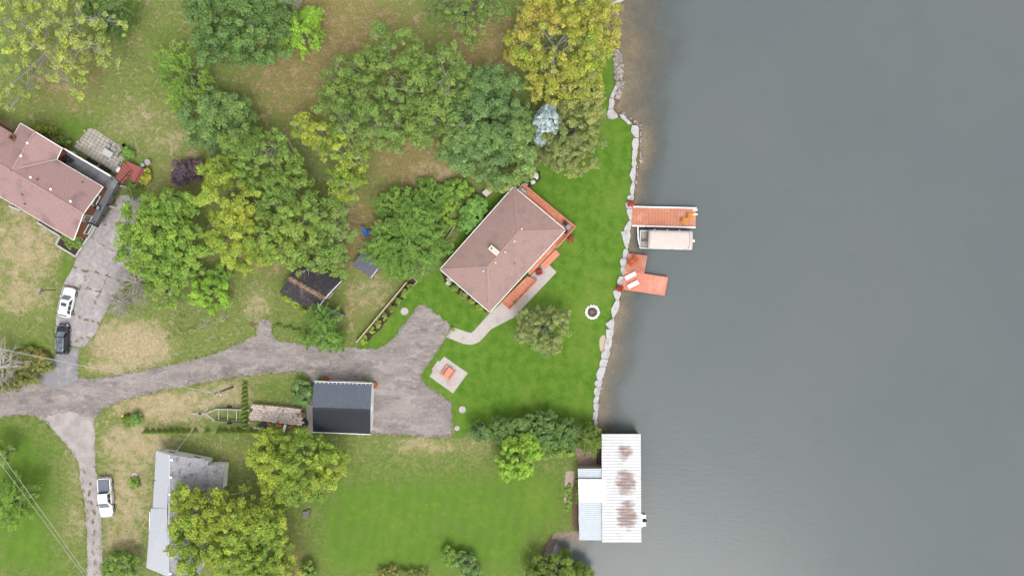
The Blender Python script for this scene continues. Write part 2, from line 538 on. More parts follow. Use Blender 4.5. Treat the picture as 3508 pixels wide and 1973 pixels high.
ys = axis([(-320, -70, 25), (-70, -50, 4), (-50, 50, .4), (50, 70, 4), (70, 320, 25)])
gx, gy = np.meshgrid(xs, ys)
fx, fy = gx / S + CX, -gy / S + CY
sd = shore_sd(fx, np.clip(fy, -890, 2890))
sd = np.where((fy < -890) | (fy > 2890), np.where(gx > 18, 30, -30), sd)
rg = np.random.default_rng(3)
gz = np.where(sd < -.25, 0.0, np.where(sd < .15, -(sd + .25) / .4 * .62, np.maximum(-.62 - (sd - .15) * .13, -3.2)))
gz = gz + np.where(sd > .15, rg.normal(0, .02, gz.shape), 0)
LUSH = [[(1222, 1200), (1230, 1165), (1400, 985), (1440, 960), (1505, 920), (1640, 700), (1780, 620), (1950, 480), (2110, 395), (2215, 420), (2200, 560),
         (2180, 700), (2060, 1470), (1640, 1470), (1560, 1500), (1545, 1380), (1440, 1290), (1540, 1130), (1440, 1040), (1390, 1110), (1320, 1190)],
        [(2040, 200), (2150, 180), (2130, 380), (2060, 400)]]
LUSH2 = [[(1120, 1610), (1300, 1600), (1700, 1590), (1900, 1570), (1960, 1640), (1960, 1800), (1860, 1860), (1800, 2000), (1060, 2000), (1060, 1780)],
         [(-60, 1430), (120, 1440), (200, 1530), (225, 1640), (200, 1760), (250, 2000), (-60, 2000)]]
lush_v = np.zeros_like(gx)
for p_ in LUSH2:
    lush_v = np.maximum(lush_v, .66 * soft_poly(fx, fy, p_, 90))
for p_ in LUSH:
    lush_v = np.maximum(lush_v, soft_poly(fx, fy, p_, 14))
for cx, cy, rx, ry, a in [(1500, 1760, 330, 190, .62), (1780, 1640, 190, 90, .62), (90, 1600, 150, 130, .62), (80, 1880, 180, 110, .6), (120, 1200, 70, 60, .55), (260, 440, 90, 60, .6),
                          (1160, 1560, 120, 60, .35), (1000, 1110, 120, 60, .35), (960, 1330, 120, 50, .35), (1330, 1110, 120, 60, .4), (430, 30, 60, 80, .5), (1250, 1850, 160, 120, .5), (230, 930, 30, 90, .6), (550, 130, 80, 60, .4)]:
    q = 1 - ((fx - cx) / rx) ** 2 - ((fy - cy) / ry) ** 2
    lush_v = np.maximum(lush_v, a * np.clip(q, 0, 1) ** .8)
def blobs(lst):
    v = np.zeros_like(gx)
    for cx, cy, rx, ry, a in lst:
        q = 1 - ((fx - cx) / rx) ** 2 - ((fy - cy) / ry) ** 2
        v = np.maximum(v, a * np.clip(q, 0, 1) ** .7)
    return v
dry_v = blobs([(90, 850, 170, 160, .58), (60, 1010, 160, 90, .52), (70, 720, 90, 60, .5), (450, 1180, 190, 110, .76), (400, 1260, 140, 40, .6), (560, 1390, 250, 75, .7), (780, 1350, 150, 65, .58),
               (470, 1520, 170, 100, .66), (430, 1690, 130, 190, .56), (420, 1850, 110, 100, .52), (240, 1640, 60, 150, .62), (240, 1790, 70, 110, .58), (470, 410, 170, 110, .36), (570, 480, 110, 70, .42),
               (520, 140, 110, 80, .35), (30, 450, 60, 70, .5), (880, 1040, 70, 90, .45), (1270, 1010, 110, 90, .38), (1460, 1530, 150, 45, .6), (1300, 1640, 60, 40, .4), (1620, 1540, 90, 50, .45), (1030, 1370, 110, 60, .3),
               (640, 560, 90, 70, .35), (1480, 590, 110, 60, .45), (1250, 430, 130, 160, .25), (850, 1290, 200, 30, .4), (1620, 60, 90, 60, .35), (180, 260, 120, 90, .3), (660, 1470, 60, 50, .4), (700, 1530, 120, 25, .3)])
brown_v = blobs([(1150, 200, 420, 360, .62), (1420, 560, 230, 130, .6), (1660, 170, 170, 190, .66), (1250, 800, 240, 190, .58), (240, 270, 190, 150, .45), (900, 850, 260, 130, .5), (1010, 1900, 110, 120, .5), (1120, 1930, 90, 80, .55),
                 (650, 600, 200, 130, .4), (1250, 1050, 130, 130, .4), (1790, 700, 60, 50, .5), (820, 1560, 180, 50, .35), (2020, 1200, 40, 260, .3)])
soil_v = blobs([(2122, 250, 26, 100, .95), (2150, 405, 40, 16, .7), (1790, 615, 60, 40, .8), (1640, 720, 45, 90, .7), (1500, 640, 130, 60, .35), (1600, 1010, 40, 60, .5), (1010, 1960, 60, 40, .6), (1180, 830, 70, 60, .5), (1080, 860, 90, 40, .5), (2005, 1560, 60, 50, .5), (1973, 1730, 20, 130, .9),
                (865, 1110, 22, 18, .7), (500, 730, 60, 40, .3), (1330, 1110, 10, 10, .3)])
soil_v = np.maximum(soil_v, np.where(sd > -.4, .95, 0))
dry_v = np.maximum(dry_v, .16)
dry_v *= (1 - np.clip(lush_v * 1.7, 0, 1))
brown_v *= (1 - np.clip(lush_v * 1.2, 0, 1))
def grid_object(name, mask, mat, attrs, zz, label, cat):
    ny, nx = gx.shape
    idx = np.arange(ny * nx).reshape(ny, nx)
    quads = np.stack([idx[:-1, :-1], idx[:-1, 1:], idx[1:, 1:], idx[1:, :-1]], -1)[mask]
    used = np.unique(quads)
    remap = np.zeros(ny * nx, int)
    remap[used] = np.arange(len(used))
    quads = remap[quads]
    me = bpy.data.meshes.new(name)
    me.vertices.add(len(used))
    me.vertices.foreach_set('co', np.stack([gx.ravel()[used], gy.ravel()[used], zz.ravel()[used]], -1).astype(np.float32).ravel())
    me.loops.add(quads.size)
    me.loops.foreach_set('vertex_index', quads.ravel().astype(np.int32))
    me.polygons.add(len(quads))
    me.polygons.foreach_set('loop_start', np.arange(0, quads.size, 4, dtype=np.int32))
    me.polygons.foreach_set('use_smooth', np.ones(len(quads), bool))
    me.update()
    for k, v in attrs.items():
        a = me.attributes.new(k, 'FLOAT', 'POINT')
        a.data.foreach_set('value', v.ravel()[used].astype(np.float32))
    me.materials.append(mat)
    o = bpy.data.objects.new(name, me)
    COL.objects.link(o)
    return tag(o, label, cat, kind='structure')
qsd = (sd[:-1, :-1] + sd[1:, 1:]) / 2
grid_object('ground', qsd < .1, GROUND, {'lush': lush_v, 'dry': dry_v, 'brown': brown_v, 'soil': soil_v}, gz, 'patchy green and dry tan grass ground around the houses', 'ground')
grid_object('lake_bed', qsd >= .1, BED, {}, gz, 'brown stony bed of the lake seen through the shallows', 'lake bed')
# how far the bottom shows: wider shallows in the north
reach = np.interp(fy, [-200, 150, 330, 430, 600, 800, 1100, 1450, 1500, 1900], [15.0, 13.0, 9.0, 6.0, 5.0, 4.0, 5.5, 5.0, 3.0, 3.0])
depth_v = np.clip(sd / reach, 0, 1) * .85 + .15
grid_object('lake_water', qsd > -.25, WATER, {'depth': depth_v}, np.full_like(gx, WZ), 'calm grey lake water filling the eastern half', 'lake')

def ragged(poly, amp, step_=.5, seed=1, skip=()):
    """densify a world-space polygon and shake its edge"""
    rr = random.Random(seed)
    out = []
    n = len(poly)
    for i in range(n):
        a, b = Vector(poly[i][:2]), Vector(poly[(i + 1) % n][:2])
        L = (b - a).length
        k = max(1, int(L / step_))
        nn = Vector((-(b - a).y, (b - a).x)) / max(L, 1e-6)
        am = 0 if i in skip else amp
        for j in range(k):
            p = a + (b - a) * (j / k) + nn * (rr.uniform(-am, am) if (j or am) else 0)
            out.append((p.x, p.y))
    return out
def smooth_poly(pts, it=2):
    for _ in range(it):
        q = []
        n = len(pts)
        for i in range(n):
            a, b = pts[i], pts[(i + 1) % n]
            q.append((a[0] * .75 + b[0] * .25, a[1] * .75 + b[1] * .25))
            q.append((a[0] * .25 + b[0] * .75, a[1] * .25 + b[1] * .75))
        pts = q
    return pts
def sheet(name, pxpoly, z, mat, label, cat, amp=0.0, step_=.45, seed=1, smooth=0, kind='structure', thick=.02):
    p = [tuple(W(x, y).xy) for x, y in pxpoly]
    if smooth: p = smooth_poly(p, smooth)
    if amp: p = ragged(p, amp, step_, seed)
    m = MB()
    m.prism(p, z - thick, z)
    o = m.build(name, mat)
    return tag(o, label, cat, kind=kind)

LANE_PX = [(-300, 1345), (0, 1343), (87, 1303), (154, 1256), (196, 1209), (269, 1202), (264, 1290), (300, 1299), (454, 1275), (594, 1247), (734, 1212), (838, 1167), (880, 1146), (884, 1106), (905, 1088), (929, 1100),
           (933, 1145), (952, 1169), (1017, 1173), (1080, 1184), (1149, 1186), (1219, 1191), (1289, 1194), (1320, 1179), (1350, 1155), (1390, 1106), (1418, 1060), (1436, 1042), (1455, 1046), (1545, 1112), (1541, 1138),
           (1499, 1204), (1453, 1267), (1439, 1290), (1460, 1318), (1499, 1345), (1546, 1376), (1549, 1440), (1547, 1496), (1520, 1500), (1400, 1492), (1272, 1487), (1160, 1470), (1062, 1402), (1062, 1290), (1045, 1274), (922, 1277), (800, 1292), (664, 1317),
           (524, 1345), (419, 1373), (360, 1399), (325, 1432), (310, 1500), (190, 1490), (158, 1446), (118, 1426), (52, 1422), (0, 1428), (-300, 1440)]
sheet('road', LANE_PX, .012, LANE, 'worn grey gravel lane running from the west to the turning area', 'road', .2, .45, 2)
SPUR = [(184, 1470), (238, 1536), (268, 1581), (275, 1648), (289, 1718), (298, 1822), (297, 2060), (350, 2060), (349, 1787), (342, 1690), (327, 1602), (324, 1473), (312, 1440), (250, 1410), (150, 1425)]
sheet('driveway', SPUR, .02, PALE, 'pale gravel side track running south past the white pickup', 'driveway', .12, .4, 3)
sheet('path', [(196, 1180), (192, 1225), (160, 1262), (120, 1300), (200, 1330), (268, 1300), (270, 1195)], .021, M('blue_gravel', lin((158, 156, 160)), lin((140, 138, 144)), 3.0, .95, bump=.4, c3=lin((176, 168, 164)), scale3=.8),
      'bluish gravel apron between the dark SUV and the lane', 'driveway', .1, .4, 4)

# ------------------------------------------------------------------ paved things
def split(poly, p, q):
    def sd_(a): return (q[0] - p[0]) * (a[1] - p[1]) - (q[1] - p[1]) * (a[0] - p[0])
    A, B = [], []
    n = len(poly)
    for i in range(n):
        a, b = poly[i], poly[(i + 1) % n]
        da, db = sd_(a), sd_(b)
        (A if da >= 0 else B).append(a)
        if da * db < 0:
            k = da / (da - db)
            x = (a[0] + (b[0] - a[0]) * k, a[1] + (b[1] - a[1]) * k)
            A.append(x); B.append(x)
    return [k for k in (A, B) if len(k) >= 3]
def parea(p):
    return abs(sum(p[i][0] * p[(i + 1) % len(p)][1] - p[(i + 1) % len(p)][0] * p[i][1] for i in range(len(p)))) / 2
def inset(p, g):
    c = Vector((sum(a[0] for a in p) / len(p), sum(a[1] for a in p) / len(p)))
    out = []
    for a in p:
        d = Vector(a[:2]) - c
        L = max(d.length, 1e-6)
        q = c + d * max(.4, (L - g) / L)
        out.append((q.x, q.y))
    return out
def slabs(pxpoly, lines, z0, z1, gap, mat, parent, name, bev=.02, jit=.006, seed=1, ragg=0):
    polys = [[tuple(W(x, y).xy) for x, y in pxpoly]]
    for p, q in lines:
        p, q = W(*p).xy, W(*q).xy
        nxt = []
        for k in polys: nxt += split(k, p, q)
        polys = nxt
    rr = random.Random(seed)
    n = 0
    for k in polys:
        if parea(k) < .05: continue
        k2 = inset(k, gap)
        if ragg: k2 = ragged(k2, ragg, .5, n)
        m = MB()
        m.prism(k2, z0, z1 + rr.uniform(-jit, jit), bev if not ragg else 0)
        m.build(name, mat, parent)
        n += 1
# old concrete driveway of the western house
dr = thing('concrete_driveway', 'cracked grey concrete driveway slabs beside the western house', 'driveway', W(320, 980))
tag(dr, kind='structure')
DRV = [(412, 668), (492, 672), (480, 720), (455, 800), (452, 900), (437, 952), (402, 998), (367, 1061), (349, 1096), (328, 1141), (288, 1190), (236, 1183), (192, 1190), (190, 1124), (196, 1047), (217, 973), (252, 910), (262, 884), (304, 812), (345, 765)]
slabs(DRV, [((300, 808), (470, 905)), ((252, 914), (437, 966)), ((220, 975), (402, 1014)), ((236, 1072), (345, 1112)), ((188, 1112), (260, 1112.5)), ((240, 1172), (340, 1146)),
            ((298, 930), (238, 1080)), ((452, 668), (366, 846)), ((372, 940), (318, 1060))], .0, .03, .016, SLABC, dr, 'slab', 0, .008, 5, .03)
# main walkway
walk = [(1548, 1122), (1562, 1124), (1606, 1139), (1614, 1139.5), (1622, 1134), (1680, 1070), (1720, 1036), (1790, 985), (1812, 950), (1868, 895), (1907, 932), (1795, 1050), (1765, 1085), (1683, 1127), (1662, 1150), (1643, 1170), (1627, 1178), (1610, 1181), (1588, 1178), (1529, 1155)]
wk = thing('walkway', 'pale concrete walkway curving from the turning area to the main house', 'walkway', W(1700, 1080))
tag(wk, kind='structure')
slabs(walk, [((1600, 1120), (1575, 1185)), ((1655, 1085), (1690, 1135)), ((1740, 1000), (1790, 1060)), ((1830, 920), (1870, 980))], 0, .04, .006, CONC, wk, 'slab', .012, .002, 2)
pad = thing('patio', 'pale square concrete pad under the orange picnic table', 'patio', W(1530, 1290))
tag(pad, kind='structure')
padp = [(1522, 1221), (1603, 1278), (1552, 1347), (1471, 1289), (1484, 1270), (1478.6, 1266), (1499.6, 1235), (1506.6, 1238)]
slabs(padp, [], 0, .05, .0, CONC, pad, 'slab', 0, .002, 3)
# stone paver patio at the western house
pt_ = thing('paver_patio', 'grey paving stone patio beside the western deck', 'patio', W(340, 510))
tag(pt_, kind='structure')
pp = [(305, 438), (330, 446), (365, 470), (409, 498), (426, 540), (400, 600), (370, 575), (310, 540), (252, 505)]
du, dv = Vector((.86, .51)), Vector((-.51, .86))
lines = []
for k in range(-9, 13):
    c = Vector((340, 515)) + dv * k * 11.5
    lines.append(((c.x - du.x * 200, c.y - du.y * 200), (c.x + du.x * 200, c.y + du.y * 200)))
for k in range(-9, 10):
    c = Vector((340, 515)) + du * k * 13.5
    lines.append(((c.x - dv.x * 200, c.y - dv.y * 200), (c.x + dv.x * 200, c.y + dv.y * 200)))
slabs(pp, lines, -.01, .05, .04, PAVER, pt_, 'paver', .01, .012, 4)

# shore wall of big limestone blocks
EAST = [(290, 2122), (340, 2106), (372, 2104), (430, 2187), (472, 2190), (550, 2181), (624, 2176), (688, 2170), (757, 2165), (793, 2161), (853, 2153), (915, 2144), (947, 2139), (978, 2131), (1028, 2124), (1050, 2121), (1090, 2105), (1128, 2103), (1160, 2098), (1201, 2091), (1257, 2076), (1303, 2065), (1355, 2053), (1410, 2049), (1465, 2044)]
def east(y): return float(np.interp(y, [a for a, b in EAST], [b for a, b in EAST]))
sw = thing('shore_wall', 'row of large pale limestone blocks along the lake edge', 'wall', W(2130, 900))
ST = [(430, 472, 2163, 2161, 2176), (474, 512, 2168, 2164, 2166), (513, 549, 2165, 2166, 2164), (550, 574, 2164, 2163, 2166), (575, 623, 2163, 2156, 2164), (624, 668, 2164, 2158, 2160), (669, 688, 2152, 2147, 2158), (693, 715, 2142, 2143, 2148), (716, 756, 2145, 2150, 2156),
      (757, 792, 2152, 2142, 2136), (793, 852, 2124, 2134, 2144), (853, 884, 2136, 2134, 2132), (885, 914, 2125, 2124, 2128), (915, 946, 2126, 2127, 2134), (947, 979, 2119, 2114, 2117), (994, 1027, 2101, 2103, 2108), (1028, 1089, 2108, 2093, 2096),
      (1090, 1127, 2098, 2074, 2086), (1128, 1159, 2074, 2076, 2076), (1160, 1200, 2075, 2071, 2070), (1201, 1229, 2064, 2060, 2059), (1230, 1256, 2056, 2054, 2053), (1257, 1302, 2052, 2042, 2044), (1303, 1326, 2040, 2036, 2042), (1327, 1355, 2037, 2034, 2036),
      (1356, 1380, 2038, 2034, 2032), (1381, 1409, 2034, 2033, 2036), (1410, 1438, 2032, 2031, 2028), (1439, 1466, 2034, 2035, 2036)]
rr = random.Random(11)
for y0, y1, a, b, c in ST:
    ym = (y0 + y1) / 2
    y0 -= .35; y1 += .35
    j = lambda s_=1.2: rr.uniform(-s_, s_)
    px = [(a + 2, y0), (east(y0) - 2 + j(), y0 + j(.5)), (east(y0 * .7 + y1 * .3) + 1 + j(), y0 * .7 + y1 * .3), (east(ym) + j(), ym + 2), (east(y1) - 2 + j(), y1 - j(.5)), (c + 2, y1), ((b + c) / 2 + j(), y0 * .25 + y1 * .75), (b, ym - 1 + j()), ((a + b) / 2 + j(), y0 * .75 + y1 * .25)]
    m = MB()
    m.prism([tuple(W(x, y, .2).xy) for x, y in px], -.9, .2 + rr.uniform(-.04, .06), .045)
    m.build('stone', STONE, sw)
for px in ([(2108, 290), (2120, 288), (2110, 318), (2102, 338), (2088, 334), (2098, 312)], [(2087, 335), (2103, 338), (2106, 356), (2100, 373), (2084, 375), (2086, 352)],
           [(2083, 376), (2099, 374), (2114, 390), (2117, 402), (2100, 409), (2084, 406), (2078, 392)], [(2121, 392), (2136, 392), (2150, 408), (2166, 424), (2152, 427), (2140, 414), (2126, 403)]):
    m = MB()
    m.prism([tuple(W(x, y, .2).xy) for x, y in px], -.9, .18 + rr.uniform(-.04, .06), .07)
    m.build('stone', STONE, sw)
# rip-rap
def ground_z(px, py):
    ix = int(np.clip(np.searchsorted(xs, (px - CX) * S), 0, len(xs) - 1))
    iy = int(np.clip(np.searchsorted(ys, -(py - CY) * S), 0, len(ys) - 1))
    return float(gz[iy, ix])
def riprap(name, spots, label, seed, n, smin, smax):
    r_ = np.random.default_rng(seed)
    m = MB()
    for (x0, y0, x1, y1, wd, cnt) in spots:
        for _ in range(cnt):
            k = r_.random()
            x = x0 + (x1 - x0) * k + r_.uniform(-wd, wd)
            y = y0 + (y1 - y0) * k + r_.uniform(-wd, wd)
            s_ = r_.uniform(smin, smax) * (1.6 if r_.random() < .12 else 1)
            p = W(x, y, -.1)
            m.rock((p.x, p.y, max(ground_z(x, y), -.62) + s_ * r_.uniform(.1, .5)), s_, s_ * r_.uniform(.7, 1.2), s_ * .7, r_)
    o = m.build(name, ROCK)
    return tag(o, label, 'rocks', kind='stuff')
riprap('riprap', [(2113, 180, 2120, 240, 13, 120), (2118, 235, 2126, 290, 14, 110), (2126, 290, 2114, 340, 7, 50)], 'loose rubble rocks on the shore under the yellow tree', 5, 0, .13, .3)
riprap('riprap', [(2128, 386, 2185, 420, 5, 60), (2196, 425, 2196, 560, 4, 90), (2184, 560, 2180, 630, 2, 14)], 'loose rubble rocks along the outer side of the block wall', 6, 0, .09, .22)
riprap('riprap', [(2112, 1060, 2050, 1380, 4, 60)], 'thin line of pebbles at the foot of the southern blocks', 8, 0, .06, .15)
# gravel pad behind the wall
sheet('gravel_patch', smooth_poly([(2066, 1146), (2076, 1150), (2072, 1205), (2060, 1208), (2052, 1185), (2054, 1160)], 2), .015, M('tan_gravel', lin((214, 192, 172)), lin((196, 172, 152)), 5.0, .95), 'small tan gravel patch behind the shore blocks', 'gravel', .05, .3, 9)

# ------------------------------------------------------------------ fire pit
c = W(2029, 1069)
fp = thing('fire_pit', 'round fire pit ringed with white stones on the lawn', 'fire pit', c)
m = MB(); m.lathe((c.x, c.y, 0), [(.82, 0), (.82, .06), (.6, .04), (.1, .07)], 20); m.build('ash_bed', ASH, fp)
r_ = np.random.default_rng(4)
for k in range(14):
    a = k / 14 * 2 * math.pi
    m = MB(); m.rock((c.x + .95 * math.cos(a), c.y + .95 * math.sin(a), .08), .24, .23, .18, r_, 8); m.build('stone', WHITE, fp)
for k in range(3):
    a = k * 1.2
    m = MB(); m.tube([(c.x - .4 * math.cos(a), c.y - .4 * math.sin(a), .1), (c.x + .4 * math.cos(a), c.y + .4 * math.sin(a), .16)], .05, 6); m.build('log', LOGD, fp)
# round concrete lids
for x, y, r0, lab in ((1386, 1066, .6, 'round white concrete lid on the lawn beside the timber fence'), (1584, 1402, .55, 'larger round concrete lid on the lawn edge east of the turning area'),
                      (1566, 1466, .4, 'smaller round concrete lid beside the dark hedge shrubs'), (462, 1627, .46, 'round concrete lid next to the small shrub by the white pickup')):
    p = W(x, y)
    m = MB(); m.lathe((p.x, p.y, 0), [(r0, 0), (r0, .12), (r0 - .03, .15), (.02, .16)], 28)
    o = m.build('concrete_lid', CONC); tag(o, lab, 'concrete lid', 'round concrete lids')
    m = MB(); m.lathe((p.x, p.y, .155), [(.09, 0), (.09, .05), (.01, .06)], 10); m.build('lifting_knob', SLABC, o)
p = W(772, 1085)
rg_ = thing('stone_ring', 'tiny ring of stones in the grass north of the lane', 'stone ring', p)
for k in range(9):
    a = k / 9 * 6.283
    m = MB(); m.rock((p.x + .3 * math.cos(a), p.y + .38 * math.sin(a), .04), .11, .1, .1, r_); m.build('stone', ROCK, rg_)

# ------------------------------------------------------------------ buildings
def quad_roof(name, faces, thick, mat, parent):
    """roof faces (lists of world points, top surface) given a thickness"""
    m = MB()
    for f in faces:
        n = len(f)
        top = [Vector(p) for p in f]
        nn = (top[1] - top[0]).cross(top[2] - top[0])
        if nn.z < 0: top = top[::-1]
        vs_ = top + [p - Vector((0, 0, thick)) for p in top]
        fs = [tuple(range(n)), tuple(range(n, 2 * n))[::-1]] + [(i, i + n, (i + 1) % n + n, (i + 1) % n) for i in range(n)]
        m.add(vs_, fs)
    return m.build(name, mat, parent)
def gutter(a, b, parent, mat=WHITE, drop=.06, w=.09, name='gutter'):
    m = MB()
    a, b = Vector(a) - Vector((0, 0, drop)), Vector(b) - Vector((0, 0, drop))
    m.beam(a, b, w, .12)
    return m.build(name, mat, parent)
def walls(poly, z0, z1, mat, parent, name='wall'):
    n = len(poly)
    for i in range(n):
        a, b = Vector(poly[i]), Vector(poly[(i + 1) % n])
        m = MB()
        m.beam((a.x, a.y, (z0 + z1) / 2), (b.x, b.y, (z0 + z1) / 2), .16, z1 - z0)
        m.build(name, mat, parent)
def window(a, b, k, w, z0, z1, parent, out, door=False):
    """window in wall a-b at fraction k; out: outward normal"""
    a, b, out = Vector((*a[:2], 0)), Vector((*b[:2], 0)), Vector((*out[:2], 0)).normalized()
    u = (b - a).normalized()
    c = a + (b - a) * k + out * .1
    z = (z0 + z1) / 2
    m = MB()
    for s_ in (-1, 1):
        m.beam(c + u * s_ * w / 2 + Vector((0, 0, z0)), c + u * s_ * w / 2 + Vector((0, 0, z1)), .08, .08)
    m.beam(c - u * (w / 2 + .04) + Vector((0, 0, z1)), c + u * (w / 2 + .04) + Vector((0, 0, z1)), .09, .09)
    m.beam(c - u * (w / 2 + .04) + Vector((0, 0, z0)), c + u * (w / 2 + .04) + Vector((0, 0, z0)), .14, .07)
    f = m.build('door' if door else 'window', WHITE, parent)
    m = MB()
    m.beam(c - u * (w / 2 - .04) - out * .015 + Vector((0, 0, z)), c + u * (w / 2 - .04) - out * .015 + Vector((0, 0, z)), .03, z1 - z0 - .06)
    m.build('leaf' if door else 'pane', WOODG if door else GLASS, f)
def lerp(a, b, k): return Vector(a) + (Vector(b) - Vector(a)) * k
def box_vent(p, parent, mat=CANVAS, s=.32, rz=.66, h=.22):
    m = MB()
    m.box((p[0], p[1], p[2] + h * .3), (s * .7, s * .7, h * .6), rz)
    m.box((p[0], p[1], p[2] + h * .75), (s, s, h * .35), rz, taper=.7)
    return m.build('roof_vent', mat, parent)
def pipe_vent(p, parent, mat=DARKM):
    m = MB(); m.lathe(p, [(.11, -.1), (.06, .1), (.06, .4), (.02, .41)], 10)
    return m.build('vent_pipe', mat, parent)

# ---- main house (hip roof)
EZ, RZ = 2.75, 4.7
N_, E_, S_, W_ = W(1760, 641, EZ), W(1936, 788, EZ), W(1678, 1068, EZ), W(1509, 923, EZ)
R1, R2 = W(1777, 793, RZ), W(1671, 915, RZ)
mh = thing('main_house', 'hip roofed house with brownish pink shingles and orange deck on the lawn', 'house', ((N_ + S_) / 2).xy.to_3d())
cen = (N_ + E_ + S_ + W_) / 4
wp = [cen.xy + (q.xy - cen.xy) * .93 for q in (N_, E_, S_, W_)]
walls(wp, 0, EZ - .1, CREAM, mh)
for i, ks in enumerate(((.2, .5, .8), (.15, .35, .75), (.3, .7), (.2, .5, .8))):
    a, b = wp[i], wp[(i + 1) % 4]
    out = (a + b) / 2 - cen.xy
    for k in ks:
        window(a, b, k, 1.3, 1.0, 2.1, mh, out)
window(wp[1], wp[2], .55, .95, .9, 2.5, mh, (wp[1] + wp[2]) / 2 - cen.xy, True)
rf = quad_roof('roof', [[N_, R1, R2, W_], [E_, R1, N_], [S_, R2, R1, E_], [W_, R2, S_]], .12, ROOFB, mh)
m = MB()
for a, b in ((N_, R1), (E_, R1), (S_, R2), (W_, R2), (R1, R2)):
    m.beam(Vector(a) + Vector((0, 0, .015)), Vector(b) + Vector((0, 0, .015)), .26, .05)
m.build('ridge_caps', M('ridge_shingles', lin((184, 152, 144)), lin((170, 138, 131)), 5.0, .9, bump=.4), rf)
for a, b in ((N_, E_), (E_, S_), (S_, W_), (W_, N_)):
    o = (((Vector(a) + Vector(b)) / 2).xy - cen.xy).normalized() * .07
    gutter(Vector(a) + o.to_3d(), Vector(b) + o.to_3d(), mh)
def roofz(px, py, planes):
    """point where the camera ray through the pixel meets the roof (lowest t over upper envelope)"""
    best = None
    org = Vector((0, 0, H)); d = (W(px, py, 0) - org)
    for a, b, c in planes:
        n = (Vector(b) - Vector(a)).cross(Vector(c) - Vector(a))
        t_ = (Vector(a) - org).dot(n) / d.dot(n)
        z = H + d.z * t_
        if best is None or z < best[2]:
            best = org + d * t_
    return best
MHP = [(N_, R1, W_), (E_, R1, N_), (S_, R2, E_), (W_, R2, S_)]
for x, y in ((855, 570), (787, 687), (698, 790), (605, 890), (490, 970)):
    box_vent(roofz(1480 + x * .3589, 580 + y * .3589, MHP), mh)
pipe_vent(roofz(1480 + 790 * .3589, 580 + 900 * .3589, MHP), mh)
p = W(1692, 858, 5.2)
m = MB(); m.box((p.x, p.y, 4.6), (1.5, .66, 1.3), R(-40)); ch = m.build('chimney', CREAM, mh)
m = MB(); m.box((p.x, p.y, 5.3), (1.62, .78, .1), R(-40)); m.build('chimney_cap', M('chimney_cap', lin((236, 230, 214)), lin((226, 218, 200)), 3, .7), ch)
for k, s_ in ((-.45, .14), (.05, .1), (.4, .1)):
    m = MB(); m.lathe((p.x + k * math.cos(R(-40)), p.y + k * math.sin(R(-40)), 5.35), [(s_, 0), (s_, .08), (s_ * .6, .08), (s_ * .55, .02)], 10); m.build('flue', BLACKM if k < 0 else STEEL, ch)
# deck
DZ = .95
A_, B_ = W(1791, 632, DZ), W(1970, 779, DZ)
C_, D_ = W(1908, 849, DZ), W(1817, 942, DZ)
u = (B_ - A_).normalized(); v = (D_ - B_).normalized()
dk = thing('house_deck', 'orange stained timber deck wrapped around the lake side of the main house', 'deck', ((A_ + B_) / 2).xy.to_3d())
nin = Vector((-u.y, u.x, 0)); nin = nin if nin.dot(cen - A_) > 0 else -nin
for k in range(14):
    a = A_ + nin * (.08 + k * .145); b = B_ + nin * (.08 + k * .145)
    m = MB(); m.beam(a, b - u * .02, .135, .04); m.build('board', ORANGE, dk)
nin2 = Vector((-v.y, v.x, 0)); nin2 = nin2 if nin2.dot(cen - B_) > 0 else -nin2
for k in range(10):
    a = B_ + nin2 * (.08 + k * .145) + v * 2.1; b = D_ + nin2 * (.08 + k * .145)
    m = MB(); m.beam(a, b, .135, .04); m.build('board', ORANGE, dk)
def railing(pts, z0, z1, mat, parent, post=1.5, w=.14, infill=True):
    for a, b in zip(pts[:-1], pts[1:]):
        a, b = Vector((*a[:2], 0)), Vector((*b[:2], 0))
        m = MB(); m.beam(a + Vector((0, 0, z1)), b + Vector((0, 0, z1)), w, .05)
        m.build('top_rail', mat, parent)
        if infill:
            m = MB(); m.beam(a + Vector((0, 0, z0 + .15)), b + Vector((0, 0, z0 + .15)), .05, .07); m.build('bottom_rail', mat, parent)
        L = (b - a).length
        n = max(1, int(L / post))
        for i in range(n + 1):
            q = a + (b - a) * i / n
            m = MB(); m.box((q.x, q.y, (z0 + z1) / 2 - .1), (.1, .1, z1 - z0 - .05 + .2)); m.build('post', mat, parent)
        if infill:
            m = MB()
            nb = int(L / .14)
            for i in range(1, nb):
                q = a + (b - a) * i / nb
                m.box((q.x, q.y, (z0 + z1) / 2 + .06), (.035, .035, z1 - z0 - .2))
            m.build('balusters', mat, parent)
railing([A_ + nin * 1.6, A_, B_, C_], DZ, DZ + .95, ORANGE, dk)
m = MB()
for q in (A_ + nin * .1, (A_ + B_) / 2, B_ + nin * .1, C_ + nin2 * .1, D_ + nin2 * .2, lerp(A_, B_, .25), lerp(A_, B_, .75)):
    m.box((q.x, q.y, DZ / 2 - .05), (.14, .14, DZ))
m.build('support_posts', ORANGE, dk)
# wide steps down to the lawn side
nout2 = -nin2
for k in range(3):
    a = lerp(C_, D_, .06) + nout2 * (.2 + .33 * k); b = lerp(C_, D_, .62) + nout2 * (.2 + .33 * k)
    z = DZ - .2 * (k + 1)
    m = MB(); m.beam((a.x, a.y, z), (b.x, b.y, z), .32, .06); m.beam((a.x, a.y, z - .12), (b.x, b.y, z - .12), .05, .18); m.build('step', CORAL, dk)
